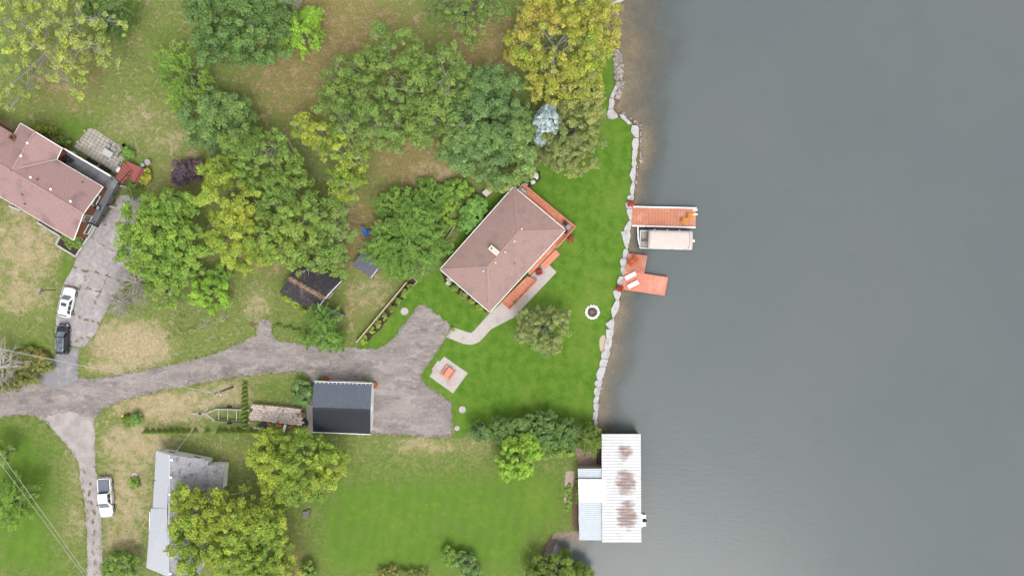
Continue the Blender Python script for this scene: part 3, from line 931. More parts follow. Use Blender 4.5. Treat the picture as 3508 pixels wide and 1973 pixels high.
# ramp with rails
ra = thing('stair_ramp', 'orange stained ramp with side rail beside the concrete walkway', 'ramp', W(1775, 1000))
q0, q1, q2, q3 = W(1807, 946, .95), W(1840, 962, .95), W(1746, 1060, .15), W(1717, 1034, .15)
nb = 44
for k in range(nb):
    f0 = (k + .5) / nb
    a, b = lerp(q0, q3, f0), lerp(q1, q2, f0)
    m = MB(); m.beam(a, b, (q3 - q0).length / nb - .015, .04); m.build('board', ORANGE if k % 9 else CORAL, ra)
m = MB(); m.beam(q1 + Vector((0, 0, .75)), q2 + Vector((0, 0, .75)), .13, .06); m.beam(q1 + Vector((0, 0, .35)), q2 + Vector((0, 0, .35)), .05, .07); m.build('hand_rail', ORANGE, ra)
for k in range(6):
    q = lerp(q1, q2, k / 5); m = MB(); m.beam((q.x, q.y, 0), (q.x, q.y, q.z + .78), .1, .1); m.build('post', ORANGE, ra)
m = MB(); m.beam(q3 + Vector((0, 0, .6)), q2 + Vector((0, 0, .6)), .13, .06); m.build('end_rail', CORAL, ra)
m = MB(); m.beam(q0 - Vector((0, 0, .1)), q3 - Vector((0, 0, .1)), .06, .16); m.beam(q1 - Vector((0, 0, .1)), q2 - Vector((0, 0, .1)), .06, .16); m.build('stringers', ORANGE, ra)
# deck furniture
p = W(1792, 654, 1.4)
gr = thing('barbecue', 'grey covered barbecue at the northern end of the orange deck', 'barbecue', (p.x, p.y, DZ))
m = MB(); m.box((p.x, p.y, DZ + .5), (1.15, .65, .62), math.atan2(v.y, v.x) + 1.57); m.build('cabinet', M('pale_grey_metal', lin((176, 174, 174)), lin((164, 162, 162)), 3, .5, .3), gr, bevel=.04)
m = MB(); m.box((p.x, p.y, DZ + .9), (1.0, .55, .22), math.atan2(v.y, v.x) + 1.57, taper=.8); m.build('lid', M('pale_grey_metal', (0, 0, 0)), gr, bevel=.04)
for k in (-1, 1):
    m = MB(); m.box((p.x + k * .3, p.y + k * .1, DZ + .12), (.06, .06, .2)); m.build('leg', DARKM, gr)
def round_chair(x, y, lab):
    p = W(x, y, DZ + .5)
    t_ = thing('patio_chair', lab, 'chair', (p.x, p.y, DZ), 'dark patio chairs on the orange deck')
    m = MB(); m.lathe((p.x, p.y, DZ + .4), [(.1, 0), (.3, .02), (.32, .07), (.05, .08)], 14); m.build('seat', DARKM, t_)
    m = MB()
    for k in range(9):
        a = R(20 + k * 17.5)
        m.box((p.x + .33 * math.cos(a), p.y + .33 * math.sin(a), DZ + .65), (.1, .05, .45), a + 1.57)
    m.build('backrest', DARKM, t_)
    for k in range(4):
        a = k * 1.571 + .78
        m = MB(); m.tube([(p.x + .2 * math.cos(a), p.y + .2 * math.sin(a), DZ + .42), (p.x + .3 * math.cos(a), p.y + .3 * math.sin(a), DZ + .02)], .02, 5); m.build('leg', DARKM, t_)
round_chair(1936, 767, 'dark round patio chair north of the small deck table')
round_chair(1938, 795, 'dark round patio chair south of the small deck table')
p = W(1947, 778, DZ + .7)
tb = thing('patio_table', 'small round grey table in the deck corner', 'table', (p.x, p.y, DZ))
m = MB(); m.lathe((p.x, p.y, DZ + .68), [(.36, 0), (.38, .02), (.36, .04), (.02, .045)], 20); m.build('table_top', M('bluish_table', lin((150, 156, 170)), lin((140, 146, 160)), 3, .3), tb)
m = MB(); m.lathe((p.x, p.y, DZ + .02), [(.22, 0), (.05, .06), (.04, .66), (.1, .66)], 12); m.build('pedestal', DARKM, tb)
# covered box on the north-west side of the house
p = W(1668, 659, .9)
bx = thing('storage_box', 'beige lidded storage box near the clipped hedge behind the house', 'box', (p.x, p.y, 0))
m = MB(); m.box((p.x, p.y, .42), (1.05, .85, .84), R(42)); m.build('body', WOODG, bx)
m = MB(); m.box((p.x, p.y, .9), (1.2, .98, .12), R(42)); m.build('lid', CANVAS, bx, bevel=.03)

# ---- metal garage
EZg, RZg = 3.0, 4.4
TL, TR, RL, RR_, BL, BR = W(1075.7, 1308, EZg), W(1273.6, 1314, EZg), W(1070.5, 1400, RZg), W(1269, 1407, RZg), W(1072, 1478, EZg), W(1269, 1486, EZg)
ga = thing('metal_garage', 'garage with black standing seam steel roof beside the turning area', 'garage', ((TL + BR) / 2).xy.to_3d())
gc = (TL + TR + BL + BR) / 4
gw = [gc.xy + (q.xy - gc.xy) * .955 for q in (TL, TR, BR, BL)]
walls(gw, 0, EZg - .05, WHITE, ga)
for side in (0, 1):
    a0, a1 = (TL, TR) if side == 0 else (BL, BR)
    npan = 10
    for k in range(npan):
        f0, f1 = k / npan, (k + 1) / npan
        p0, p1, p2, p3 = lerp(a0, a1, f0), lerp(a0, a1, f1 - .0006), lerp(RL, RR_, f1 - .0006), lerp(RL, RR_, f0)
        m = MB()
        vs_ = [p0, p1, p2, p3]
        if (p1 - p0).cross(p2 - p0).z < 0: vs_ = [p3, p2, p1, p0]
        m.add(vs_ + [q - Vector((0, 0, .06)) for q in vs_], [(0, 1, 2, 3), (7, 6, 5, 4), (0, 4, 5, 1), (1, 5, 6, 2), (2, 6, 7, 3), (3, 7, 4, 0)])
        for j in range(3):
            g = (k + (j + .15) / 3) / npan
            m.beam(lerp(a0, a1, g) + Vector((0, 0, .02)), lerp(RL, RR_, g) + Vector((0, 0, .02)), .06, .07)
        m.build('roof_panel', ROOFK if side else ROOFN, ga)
m = MB(); m.beam(RL + Vector((0, 0, .05)), RR_ + Vector((0, 0, .05)), .34, .05); m.build('ridge_cap', ROOFK, ga)
gutter(TL + Vector((0, .08, 0)), TR + Vector((0, .08, 0)), ga)
gutter(BL - Vector((0, .08, 0)), BR - Vector((0, .08, 0)), ga)
for k in range(14):
    q = lerp(TL, TR, (k + .5) / 14)
    m = MB(); m.box((q.x, q.y - .12, q.z + .06), (.1, .12, .09)); m.build('snow_guard', VINYL, ga)
q = lerp(BL, BR, .1); m = MB(); m.tube([(q.x, q.y - .1, EZg - .1), (q.x, q.y - .12, .1), (q.x, q.y - .5, .05)], .06, 6); m.build('downpipe', WHITE, ga)
for i in (0, 2):
    a, b = Vector((*gw[i], 0)), Vector((*gw[(i + 1) % 4], 0))
    gz_ = EZg - .05
for (a0, a1, ri) in ((TL, BL, RL), (TR, BR, RR_)):
    k = .955
    pts = [(gc + (q - gc) * k) for q in (a0, a1, ri)]
    fan([(pts[0].x, pts[0].y, EZg - .06), (pts[1].x, pts[1].y, EZg - .06), (pts[2].x, pts[2].y, RZg - .12)], 'gable', WHITE, ga)
window(gw[0], gw[1], .28, 2.6, .0, 2.3, ga, (0, 1), True); window(gw[0], gw[1], .72, 2.6, .0, 2.3, ga, (0, 1), True)
window(gw[1], gw[2], .5, 1.0, 1.0, 2.0, ga, (1, 0))
# concrete apron west of the garage
sheet('garage_apron', [(1050, 1385), (1074, 1390), (1076, 1480), (1040, 1502), (1022, 1490), (1050, 1470)], .03, CONC, 'narrow concrete strip along the western wall of the garage', 'paving')

# half barrel planters
def planter(x, y, lab, rot):
    p = W(x, y, .6)
    t_ = thing('barrel_planter', lab, 'planter', (p.x, p.y, 0), 'terracotta coloured tub planters at the garage')
    for k in range(8):
        a = rot + k * math.pi / 4
        m = MB(); m.box((p.x + .42 * math.cos(a), p.y + .42 * math.sin(a), .32), (.05, .34, .62), a); m.build('stave', TERRA, t_)
    m = MB(); m.lathe((p.x, p.y, .45), [(.4, 0), (.4, .04), (.05, .08)], 12); m.build('soil', M('wood_mulch', lin((190, 112, 76)), lin((150, 84, 56)), 6, .95), t_)
    m = MB(); m.lathe((p.x, p.y, .3), [(.47, 0), (.47, .05), (.45, .05)], 16); m.build('hoop', TERRA, t_)
planter(1114, 1299, 'terracotta tub planter at the northwestern corner of the black garage', .2)
planter(1281, 1320, 'terracotta tub planter at the northeastern corner of the black garage', .5)

# ---- western house with cross gable
EZw, RZw = 4.9, 6.9
p_e, p_s, p_r = W(353, 641, EZw), W(252, 823, EZw), W(288, 728, RZw)
ax = (W(353, 641, EZw) - W(194, 547, EZw)).normalized()
LW = 24.0
p_e2, p_s2 = p_e - ax * LW, p_s - ax * LW
mid = (p_e + p_s) / 2
rr0 = Vector((mid.x, mid.y, RZw)) + ax * .35; rr1 = rr0 - ax * (LW + .35)
wh = thing('western_house', 'house with dusty pink shingle roof and grey wraparound deck at the western edge', 'house', (mid - ax * 8).xy.to_3d())
quad_roof('roof', [[p_e, rr0, rr1, p_e2], [p_s, rr0, rr1, p_s2]], .14, ROOFP, wh)
g1, g2 = W(213, 508, EZw), W(70, 423, EZw)
gd = (g1 - W(194, 547, EZw)); gd = Vector((ax.y, -ax.x, 0)); gd = gd if gd.y > 0 else -gd
gm = (g1 + g2) / 2
gp = Vector((gm.x, gm.y, RZw)) + gd * .3
WL = (gp - rr0).dot(gd)
ge = gp - gd * WL
quad_roof('wing_roof', [[g1, gp, ge, g1 - gd * (WL - .3)], [g2, gp, ge, g2 - gd * (WL - .3)]], .14, ROOFP, wh)
m = MB()
m.beam(rr0 + Vector((0, 0, .02)), rr1 + Vector((0, 0, .02)), .28, .05); m.beam(gp + Vector((0, 0, .02)), ge + Vector((0, 0, .02)), .28, .05)
m.build('ridge_caps', M('ridge_shingles', (0, 0, 0)), wh)
va, vb = W(194, 547, EZw) , W(74, 574, RZw)
m = MB(); m.beam(va + Vector((0, 0, .1)), vb + Vector((0, 0, .08)), .22, .03); m.build('valley_flashing', M('valley_metal', lin((196, 176, 172)), lin((182, 162, 158)), 3, .5, .3), wh)
for a, b in ((p_e, W(194, 547, EZw)), (p_e, rr0), (rr0, p_s), (p_s, p_s2), (g1, W(194, 547, EZw)), (g1, gp), (gp, g2), (g2, g2 - gd * 3.2)):
    gutter(a, b, wh, name='fascia', w=.1)
wq = [p_e - ax * .55 - gd * .4, p_s - ax * .55 + gd * .4, p_s2 + gd * .4, p_e2 - gd * .4]
walls([q.xy for q in wq], 0, EZw - .1, BRICK, wh)
gq = [g1 - gd * .4 + ax * -.4, g2 - gd * .4 + ax * .4, g2 - gd * 7 + ax * .4, g1 - gd * 4 - ax * .4]
walls([q.xy for q in gq], 0, EZw - .1, BRICK, wh)
pe_, ps_ = wq[0], wq[1]
fan([(pe_.x, pe_.y, EZw - .12), (ps_.x, ps_.y, EZw - .12), ((pe_.x + ps_.x) / 2, (pe_.y + ps_.y) / 2, RZw - .2)], 'gable', WHITE, wh)
fan([(gq[0].x, gq[0].y, EZw - .12), (gq[1].x, gq[1].y, EZw - .12), ((gq[0].x + gq[1].x) / 2, (gq[0].y + gq[1].y) / 2, RZw - .2)], 'gable', BRICK, wh)
window(wq[0].xy, wq[1].xy, .82, 1.6, 1.0, 2.2, wh, ax.xy); window(wq[0].xy, wq[1].xy, .62, 1.0, 2.5, 4.5, wh, ax.xy, True); window(wq[0].xy, wq[1].xy, .25, 1.6, 3.3, 4.4, wh, ax.xy)
window(wq[0].xy, wq[3].xy, .2, 1.6, 3.3, 4.4, wh, gd.xy)
for k in (.1, .3, .5, .7):
    window(wq[1].xy, wq[2].xy, k, 1.5, 3.3, 4.4, wh, -gd.xy)
    window(wq[1].xy, wq[2].xy, k, 1.3, 1.0, 1.9, wh, -gd.xy)
WHP = [(p_e, rr0, p_e2), (p_s, rr0, p_s2)]
for x, y, mt in ((106, 608, VINYL), (175, 649, VINYL), (243, 690, VINYL), (129, 616, BRICK)):
    box_vent(roofz(x, y, WHP), wh, mt, .34)
for x, y in ((79, 668), (87, 699), (285, 625)):
    pipe_vent(roofz(x, y, WHP), wh)
WGP = [(g1, gp, g1 - gd * 9), (g2, gp, g2 - gd * 9)]
for x, y in ((95, 491), (73, 535)):
    box_vent(roofz(x, y, WGP), wh, VINYL, .34)
q = roofz(47, 474, WGP)
m = MB(); m.box((q.x, q.y, q.z), (.9, .7, 1.2), R(-30)); cm = m.build('chimney', BRICK, wh); m = MB(); m.box((q.x + .05, q.y, q.z + .62), (.5, .4, .08), R(-30)); m.build('chimney_cap', BLACKM, cm)
q = W(31, 469, 4)
da = thing('satellite_dish', 'white antenna bracket on the roof edge beside the brick chimney', 'antenna', (q.x, q.y, 3.6))
m = MB(); m.lathe((q.x, q.y, 4.3), [(.05, 0), (.35, .1), (.42, .22), (.38, .2)], 14); m.build('dish', WHITE, da)
m = MB(); m.tube([(q.x, q.y, 3.6), (q.x, q.y, 4.32)], .05, 6); m.tube([(q.x, q.y, 4.3), (q.x + .2, q.y + .1, 4.8)], .025, 5); m.build('mast', STEEL, da)
# grey deck of the western house
DW = 2.45
d0, d1, d2, d3 = W(228, 512, DW), W(388, 606, DW), W(413, 632, DW), W(337, 776, DW)
d4, d5 = W(302, 760, DW), W(196, 556, DW)
wd = thing('grey_deck', 'raised grey deck with dark rails around the western house', 'deck', ((d1 + d3) / 2).xy.to_3d())
inn = [wq[0] + ax * .1 + gd * .1]
m = MB(); m.prism([tuple(q.xy) for q in (d0, d1, d2, d3, d4, wq[0] + (wq[1] - wq[0]) * .55 + ax * .09, wq[0] + ax * .09 + gd * .09, wq[0] - ax * 7.2 + gd * .09)], DW - .22, DW); m.build('floor_slab', GREYD, wd)
m = MB()
for q in (d0, lerp(d0, d1, .5), d1, d2, lerp(d2, d3, .5), d3):
    qq = q + (mid - q).normalized() * .25
    m.box((qq.x, qq.y, (DW - .2) / 2), (.2, .2, DW - .22))
m.build('support_posts', WHITE, wd)
m = MB(); m.beam(d0 + Vector((0, 0, .95)), d1 + Vector((0, 0, .95)), .2, .07); m.build('top_rail', VINYL, wd)
n = 9
for k in range(n + 1):
    q = lerp(d0, d1, k / n); m = MB(); m.box((q.x, q.y, DW + .46), (.1, .1, .9)); m.build('post', VINYL, wd)
for k in range(n):
    if k % 2 == 0:
        m = MB()
        a, b = lerp(d0, d1, (k + .1) / n), lerp(d0, d1, (k + .9) / n)
        m.beam(a + Vector((0, 0, .45)), b + Vector((0, 0, .45)), .02, .7); m.build('rail_panel', DARKM, wd)
railing([d2, d3, d4], DW, DW + .95, DARKM, wd, 1.6, .08, True)
# red stairs and landing
rs = thing('red_stairs', 'red painted stairs and landing leading down from the grey deck', 'stairs', W(440, 590))
L0, L1, L2, L3 = W(433, 552, 1.2), W(497, 580, 1.2), W(468, 634, 1.2), W(440, 605, 1.2)
s0, s1 = W(390, 618, DW - .2), W(413, 635, DW - .2)
t0, t1 = W(425, 556, 1.25), W(455, 588, 1.25)
for k in range(7):
    f0 = (k + .5) / 7
    a, b = lerp(s0, t0, f0), lerp(s1, t1, f0)
    m = MB(); m.beam(a, b, .36, .05); m.build('tread', REDW, rs)
m = MB(); m.beam(s0 - Vector((0, 0, .12)), t0 - Vector((0, 0, .12)), .05, .2); m.beam(s1 - Vector((0, 0, .12)), t1 - Vector((0, 0, .12)), .05, .2); m.build('stringers', REDW, rs)
lu_ = (L1 - L0)
for k in range(11):
    a, b = lerp(L0, L3, (k + .5) / 11), lerp(L1, L2, (k + .5) / 11)
    m = MB(); m.beam(a, b, (L3 - L0).length / 11 - .012, .05); m.build('board', REDW, rs)
m = MB()
for q in (L0, L1, L2, L3):
    qq = lerp(q, (L0 + L2) / 2, .08); m.box((qq.x, qq.y, .58), (.12, .12, 1.16))
m.build('support_posts', REDW, rs)
for a, b in ((s1, t1), (s0, t0)):
    m = MB(); m.beam(a + Vector((0, 0, .95)), b + Vector((0, 0, .95)), .07, .06); m.build('hand_rail', DARKM, rs)
    for k in range(4):
        q = lerp(a, b, k / 3); m = MB(); m.box((q.x, q.y, q.z + .45), (.05, .05, .95)); m.build('post', DARKM, rs)
for k in range(4):
    a, b = lerp(L1, L2, .7) + (L2 - L1).normalized() * .3 * k, lerp(L0, L3, .7)
    q = lerp(L1, L2, .2 + .2 * k) + (L1 - L0).normalized() * .25
m = MB(); m.beam(L1 + Vector((0, 0, .9)), L2 + Vector((0, 0, .9)), .07, .06); m.build('landing_rail', DARKM, rs)
# low planter wall
pw = thing('planter_wall', 'low white planter wall with bedding at the corner of the western house', 'planter', W(250, 850))
for a, b in (((126, 762), (205, 810)), ((205, 810), (190, 838)), ((190, 838), (258, 879)), ((258, 879), (300, 814)), ((30, 706), (70, 722))):
    m = MB(); m.beam(W(a[0], a[1], .6) - Vector((0, 0, .3)), W(b[0], b[1], .6) - Vector((0, 0, .3)), .26, .6); m.build('wall_segment', STONE, pw)
m = MB(); m.prism([tuple(W(x, y, .3).xy) for x, y in ((208, 812), (194, 838), (256, 874), (296, 815), (255, 822))], 0, .4); m.build('soil', SOILM, pw)
m = MB(); p = W(303, 790, .5); m.box((p.x, p.y, .4), (1.5, 2.2, .3), R(-32)); o = m.build('entry_landing', M('greygreen_slab', lin((188, 192, 190)), lin((176, 180, 178)), 3, .7), wh)
# furniture on the paver patio
p = W(368, 525, .75)
tb = thing('glass_table', 'pale rectangular glass table on the paver patio', 'table', (p.x, p.y, 0))
m = MB(); m.box((p.x, p.y, .74), (1.55, .95, .04), R(-31)); m.build('table_top', M('frosted_glass', lin((206, 208, 206)), lin((196, 198, 196)), 3, .2), tb, bevel=.01)
for a, b in ((-.65, -.38), (.65, -.38), (.65, .38), (-.65, .38)):
    q = Matrix.Rotation(R(-31), 3, 'Z') @ Vector((a, b, 0)); m = MB(); m.box((p.x + q.x, p.y + q.y, .36), (.05, .05, .72)); m.build('leg', STEEL, tb)
def wire_chair(x, y, rz, lab):
    p = W(x, y, .5)
    t_ = thing('garden_chair', lab, 'chair', (p.x, p.y, 0), 'pale frame chairs on the paver patio')
    c_, s_ = math.cos(rz), math.sin(rz)
    def L(a, b, z): return (p.x + a * c_ - b * s_, p.y + a * s_ + b * c_, z)
    m = MB(); m.box(L(0, 0, .43), (.5, .5, .04), rz); m.build('seat', SEATG, t_)
    m = MB(); m.box(L(-.27, 0, .72), (.04, .5, .52), rz); m.build('backrest', SEATG, t_)
    for sgn in (-1, 1):
        m = MB(); m.beam(L(-.27, sgn * .27, .64), L(.25, sgn * .27, .62), .05, .03); m.beam(L(.25, sgn * .27, .62), L(.25, sgn * .27, .0), .03, .03); m.build('arm', STEEL, t_)
        for a in (-.24, .22):
            m = MB(); m.box(L(a, sgn * .22, .21), (.03, .03, .42), rz); m.build('leg', STEEL, t_)
wire_chair(372, 500, R(-120), 'pale frame chair at the northern side of the glass table')
wire_chair(391, 512, R(-120), 'pale frame chair at the northeastern side of the glass table')
wire_chair(402, 529, R(150), 'pale frame chair at the eastern end of the glass table')
for x, y, lab in ((314, 552, 'dark slatted bench under the deck rail, nearer the house wing'), (360, 577, 'dark slatted bench under the deck rail, nearer the red stairs')):
    p = W(x, y, .5)
    t_ = thing('garden_bench', lab, 'bench', (p.x, p.y, 0), 'dark slatted benches below the grey deck')
    for k in range(4):
        q = Matrix.Rotation(R(-31), 3, 'Z') @ Vector((0, -.16 + k * .11, 0)); m = MB(); m.box((p.x + q.x, p.y + q.y, .44), (1.7, .08, .03), R(-31)); m.build('slat', DARKM, t_)
    for k in (0, 1):
        q = Matrix.Rotation(R(-31), 3, 'Z') @ Vector((0, -.24, 0)); m = MB(); m.box((p.x + q.x, p.y + q.y, .62 + k * .15), (1.7, .03, .09), R(-31)); m.build('back_slat', DARKM, t_)
    for k in (-.75, .75):
        q = Matrix.Rotation(R(-31), 3, 'Z') @ Vector((k, 0, 0)); m = MB(); m.box((p.x + q.x, p.y + q.y, .21), (.05, .44, .42), R(-31)); m.build('leg', DARKM, t_)
for x, y, lab in ((291, 449, 'small cream globe lamp at the northern corner of the paver patio'), (267, 486, 'small cream globe lamp at the western side of the paver patio')):
    p = W(x, y, .5)
    t_ = thing('globe_lamp', lab, 'garden lamp', (p.x, p.y, 0), 'cream globe lamps by the paver patio')
    m = MB(); m.tube([(p.x, p.y, 0), (p.x, p.y, .5)], .03, 6); m.build('post', DARKM, t_)
    m = MB(); m.lathe((p.x, p.y, .45), [(.03, 0), (.12, .06), (.15, .14), (.11, .24), (.02, .28)], 12); m.build('globe', M('cream_globe', lin((244, 224, 176)), lin((236, 212, 160)), 3, .4), t_, True)
p = W(505, 556, .8)
t_ = thing('bird_bath', 'round grey bird bath by the yellow flowers', 'bird bath', (p.x, p.y, 0))
m = MB(); m.lathe((p.x, p.y, .62), [(.12, 0), (.42, .1), (.46, .16), (.38, .13), (.05, .09)], 18); m.build('basin', SLABC, t_)
m = MB(); m.lathe((p.x, p.y, 0), [(.22, 0), (.1, .1), (.1, .6), (.14, .64)], 12); m.build('pedestal', SLABC, t_)
p = W(491, 567, .4)
t_ = thing('storage_bin', 'pale turquoise bin beside the red landing', 'bin', (p.x, p.y, 0))
m = MB(); m.lathe((p.x, p.y, 0), [(.24, 0), (.28, .7), (.26, .7)], 14); m.build('body', M('turquoise_plastic', lin((156, 196, 190)), lin((140, 182, 176)), 3, .5), t_)
m = MB(); m.lathe((p.x, p.y, .7), [(.3, 0), (.3, .05), (.05, .1)], 14); m.build('lid', M('turquoise_plastic', (0, 0, 0)), t_)
p = W(408, 582, .5)
m = MB(); m.box((p.x, p.y, .4), (.55, .8, .8), R(-31)); o = m.build('white_cooler', VINYL, bevel=.05); tag(o, 'white cooler box between the patio and the red stairs', 'cooler')
m = MB(); m.box((p.x, p.y, .84), (.58, .84, .1), R(-31)); m.build('lid', VINYL, o)
p = W(428, 701, .1)
m = MB(); m.box((p.x, p.y, .1), (.75, .5, .16), R(28)); o = m.build('styrofoam_slab', VINYL); tag(o, 'small white foam slab lying on the concrete driveway', 'foam slab')
for x, y in ((425, 499), (417, 524)):
    p = W(x, y, .4)
    lab = 'black pot with leafy plant beside the round shrub' if y > 510 else 'small black wire stand beside the patio corner'
    t_ = thing('flower_pot' if y > 510 else 'plant_stand', lab, 'pot' if y > 510 else 'stand', (p.x, p.y, 0))
    if y > 510:
        m = MB(); m.lathe((p.x, p.y, 0), [(.15, 0), (.22, .4), (.2, .4), (.18, .34)], 12); m.build('pot', BLACKM, t_)
    else:
        for k in range(4):
            a = k * 1.57; m = MB(); m.tube([(p.x + .25 * math.cos(a), p.y + .25 * math.sin(a), 0), (p.x + .22 * math.cos(a), p.y + .22 * math.sin(a), .6)], .025, 5); m.build('leg', DARKM, t_)
        m = MB(); m.lathe((p.x, p.y, .58), [(.27, 0), (.27, .03), (.2, .03), (.2, 0)], 12); m.build('ring', DARKM, t_)
p = W(335, 712, DW + .5)
t_ = thing('deck_chair', 'dark chair with pale towel on the grey western deck', 'chair', (p.x, p.y, DW))
m = MB(); m.box((p.x, p.y, DW + .42), (.6, .6, .06), R(-30)); m.build('seat', DARKM, t_)
m = MB(); m.box((p.x - .25, p.y + .15, DW + .7), (.06, .6, .6), R(-30)); m.build('backrest', DARKM, t_)
m = MB(); m.box((p.x, p.y, DW + .47), (.4, .5, .03), R(-20)); m.build('towel', M('pale_towel', lin((196, 198, 208)), lin((150, 150, 190)), 5, .9), t_)
for a, b in ((-.25, -.25), (.25, -.25), (.25, .25), (-.25, .25)):
    m = MB(); m.box((p.x + a, p.y + b, DW + .2), (.05, .05, .4)); m.build('leg', DARKM, t_)
p = W(232, 545, DW + .4)
t_ = thing('covered_grill', 'dark covered grill at the shaded end of the grey deck', 'grill', (p.x, p.y, DW))
m = MB(); m.box((p.x, p.y, DW + .45), (1.1, .6, .9), R(-31), taper=.85); m.build('cover', BLACKM, t_, bevel=.06)
m = MB(); m.box((p.x + .6, p.y - .3, DW + .55), (.5, .5, .04), R(-31)); m.build('side_shelf', DARKM, t_)

# ---- southern house (grey roof)
EZs, RZs = 2.9, 4.4
a0, a1 = W(534.6, 1543, EZs), W(507, 1943, EZs)
r0, r1 = W(581, 1557, RZs), W(577, 1975, RZs)
b0, b1 = W(714, 1574, EZs), W(689, 1962, EZs)
sh = thing('southern_house', 'long house with pale and dark grey shingle slopes under the yellowing maple', 'house', ((a0 + b1) / 2).xy.to_3d())
ac, rc = W(523, 1740, EZs), W(573, 1742, RZs)
quad_roof('west_roof_slope', [[a0, r0, rc, ac], [ac + Vector((-.25, 0, .03)), rc + Vector((0, 0, .03)), r1 + Vector((0, 0, .03)), a1 + Vector((-.25, 0, .03))]], .12, ROOFL, sh)
quad_roof('east_roof_slope', [[b0, r0, r1, b1]], .12, ROOFG, sh)
m = MB(); m.beam(r0 + Vector((0, 0, .04)), r1 + Vector((0, 0, .04)), .22, .04); m.build('ridge_cap', ROOFL, sh)
inx = Vector((.4, 0, 0)); iny = Vector((0, .35, 0))
sw_ = [(a0 + inx - iny), (b0 - inx - iny), (b1 - inx + iny), (a1 + inx + iny)]
walls([q.xy for q in sw_], 0, EZs - .08, VINYL, sh)
rn = r0 - iny
fan([(sw_[0].x, sw_[0].y + .07, EZs - .1), (sw_[1].x, sw_[1].y + .07, EZs - .1), (rn.x, rn.y + .07, RZs - .14)], 'gable', VINYL, sh)
rs_ = r1 + iny
fan([(sw_[3].x, sw_[3].y, EZs - .1), (sw_[2].x, sw_[2].y, EZs - .1), (rs_.x, rs_.y, RZs - .14)], 'gable', VINYL, sh)
for k in (.2, .75):
    window(sw_[0].xy, sw_[1].xy, k, 1.2, 1.0, 2.0, sh, (0, 1))
for k in (.15, .4, .65, .9):
    window(sw_[3].xy, sw_[0].xy, k, 1.3, 1.0, 2.1, sh, (-1, 0))
e0, e1, e2, e3 = W(712, 1592, 2.7), W(768, 1592, 2.6), W(762, 1678, 2.6), W(706, 1683, 2.7)
quad_roof('extension_roof', [[e0 + Vector((0, 0, .12)), e1, e2, e3 + Vector((0, 0, .12))]], .1, ROOFG, sh)
walls([tuple(q.xy) for q in (e0 + Vector((.1, -.15, 0)), e1 + Vector((-.25, -.15, 0)), e2 + Vector((-.25, .15, 0)), e3 + Vector((.1, .15, 0)))], 0, 2.5, VINYL, sh, 'extension_wall')
for x, y in ((589, 1575), (586, 1634), (582, 1692), (590, 1908), (584, 1963)):
    box_vent(roofz(x, y, [(b0, r0, r1)]), sh, VINYL, .36, 0)
for x, y in ((532, 1645), (535, 1850)):
    pipe_vent(roofz(x, y, [(a0, r0, r1)]), sh)
gutter(W(513, 1752, EZs), W(511, 1820, EZs), sh, name='fascia')

# ---- boathouse
BZ, BR_ = 3.0, 3.7
bN0, bN1, bS0, bS1 = W(2061, 1486, BZ), W(2195, 1486, BZ), W(2063, 1857, BZ), W(2197, 1857, BZ)
rN, rS = W(2131, 1486, BR_), W(2133, 1857, BR_)
t = NT('rusting_white_steel')
c = t.mix(t.step(t.noise(1.2, 4), .4, .7), (.53, .535, .545), (.46, .465, .475))
sep = t.n('ShaderNodeSeparateXYZ'); t.link(t.coord(), sep.inputs[0])
rust = None
bho = ((bN0 + bS1) / 2).xy.to_3d()
nzr = t.val('MULTIPLY', t.val('SUBTRACT', t.noise(.9, 5, .7), .5), 2.6)
comb = t.n('ShaderNodeMapping'); comb.inputs['Scale'].default_value = (.25, 3.4, 1); t.link(t.coord(), comb.inputs['Vector'])
nzl = t.val('MULTIPLY', t.val('SUBTRACT', t.noise(1.0, 3, .6, comb.outputs[0]), .5), 3.4)
for x, y, rx, ry in ((2141, 1551, 26, 24), (2144, 1655, 33, 44), (2149, 1758, 32, 48)):
    q = W(x, y, 3.5)
    dx = t.val('DIVIDE', t.val('SUBTRACT', sep.outputs[0], q.x - bho.x), rx * S)
    dy = t.val('DIVIDE', t.val('SUBTRACT', sep.outputs[1], q.y - bho.y), ry * S)
    d = t.val('ADD', t.val('MULTIPLY', dx, dx), t.val('MULTIPLY', dy, dy))
    d = t.val('ADD', t.val('ADD', t.val('MULTIPLY', d, 1.0 if rx > 20 else 1.5), nzr), nzl)
    k = t.step(d, 1.6, .1)
    rust = k if rust is None else t.val('MAXIMUM', rust, k)
rc_ = t.mix(t.step(t.noise(1.5, 4), .4, .62), lin((138, 116, 114)), lin((150, 108, 86)))
c = t.mix(t.val('MULTIPLY', rust, .85), c, rc_)
t.base(c, .5, .05, .4)
RUST = t.m
bh = thing('boathouse', 'white corrugated steel boathouse with brown rust stains over the water', 'boathouse', bho)
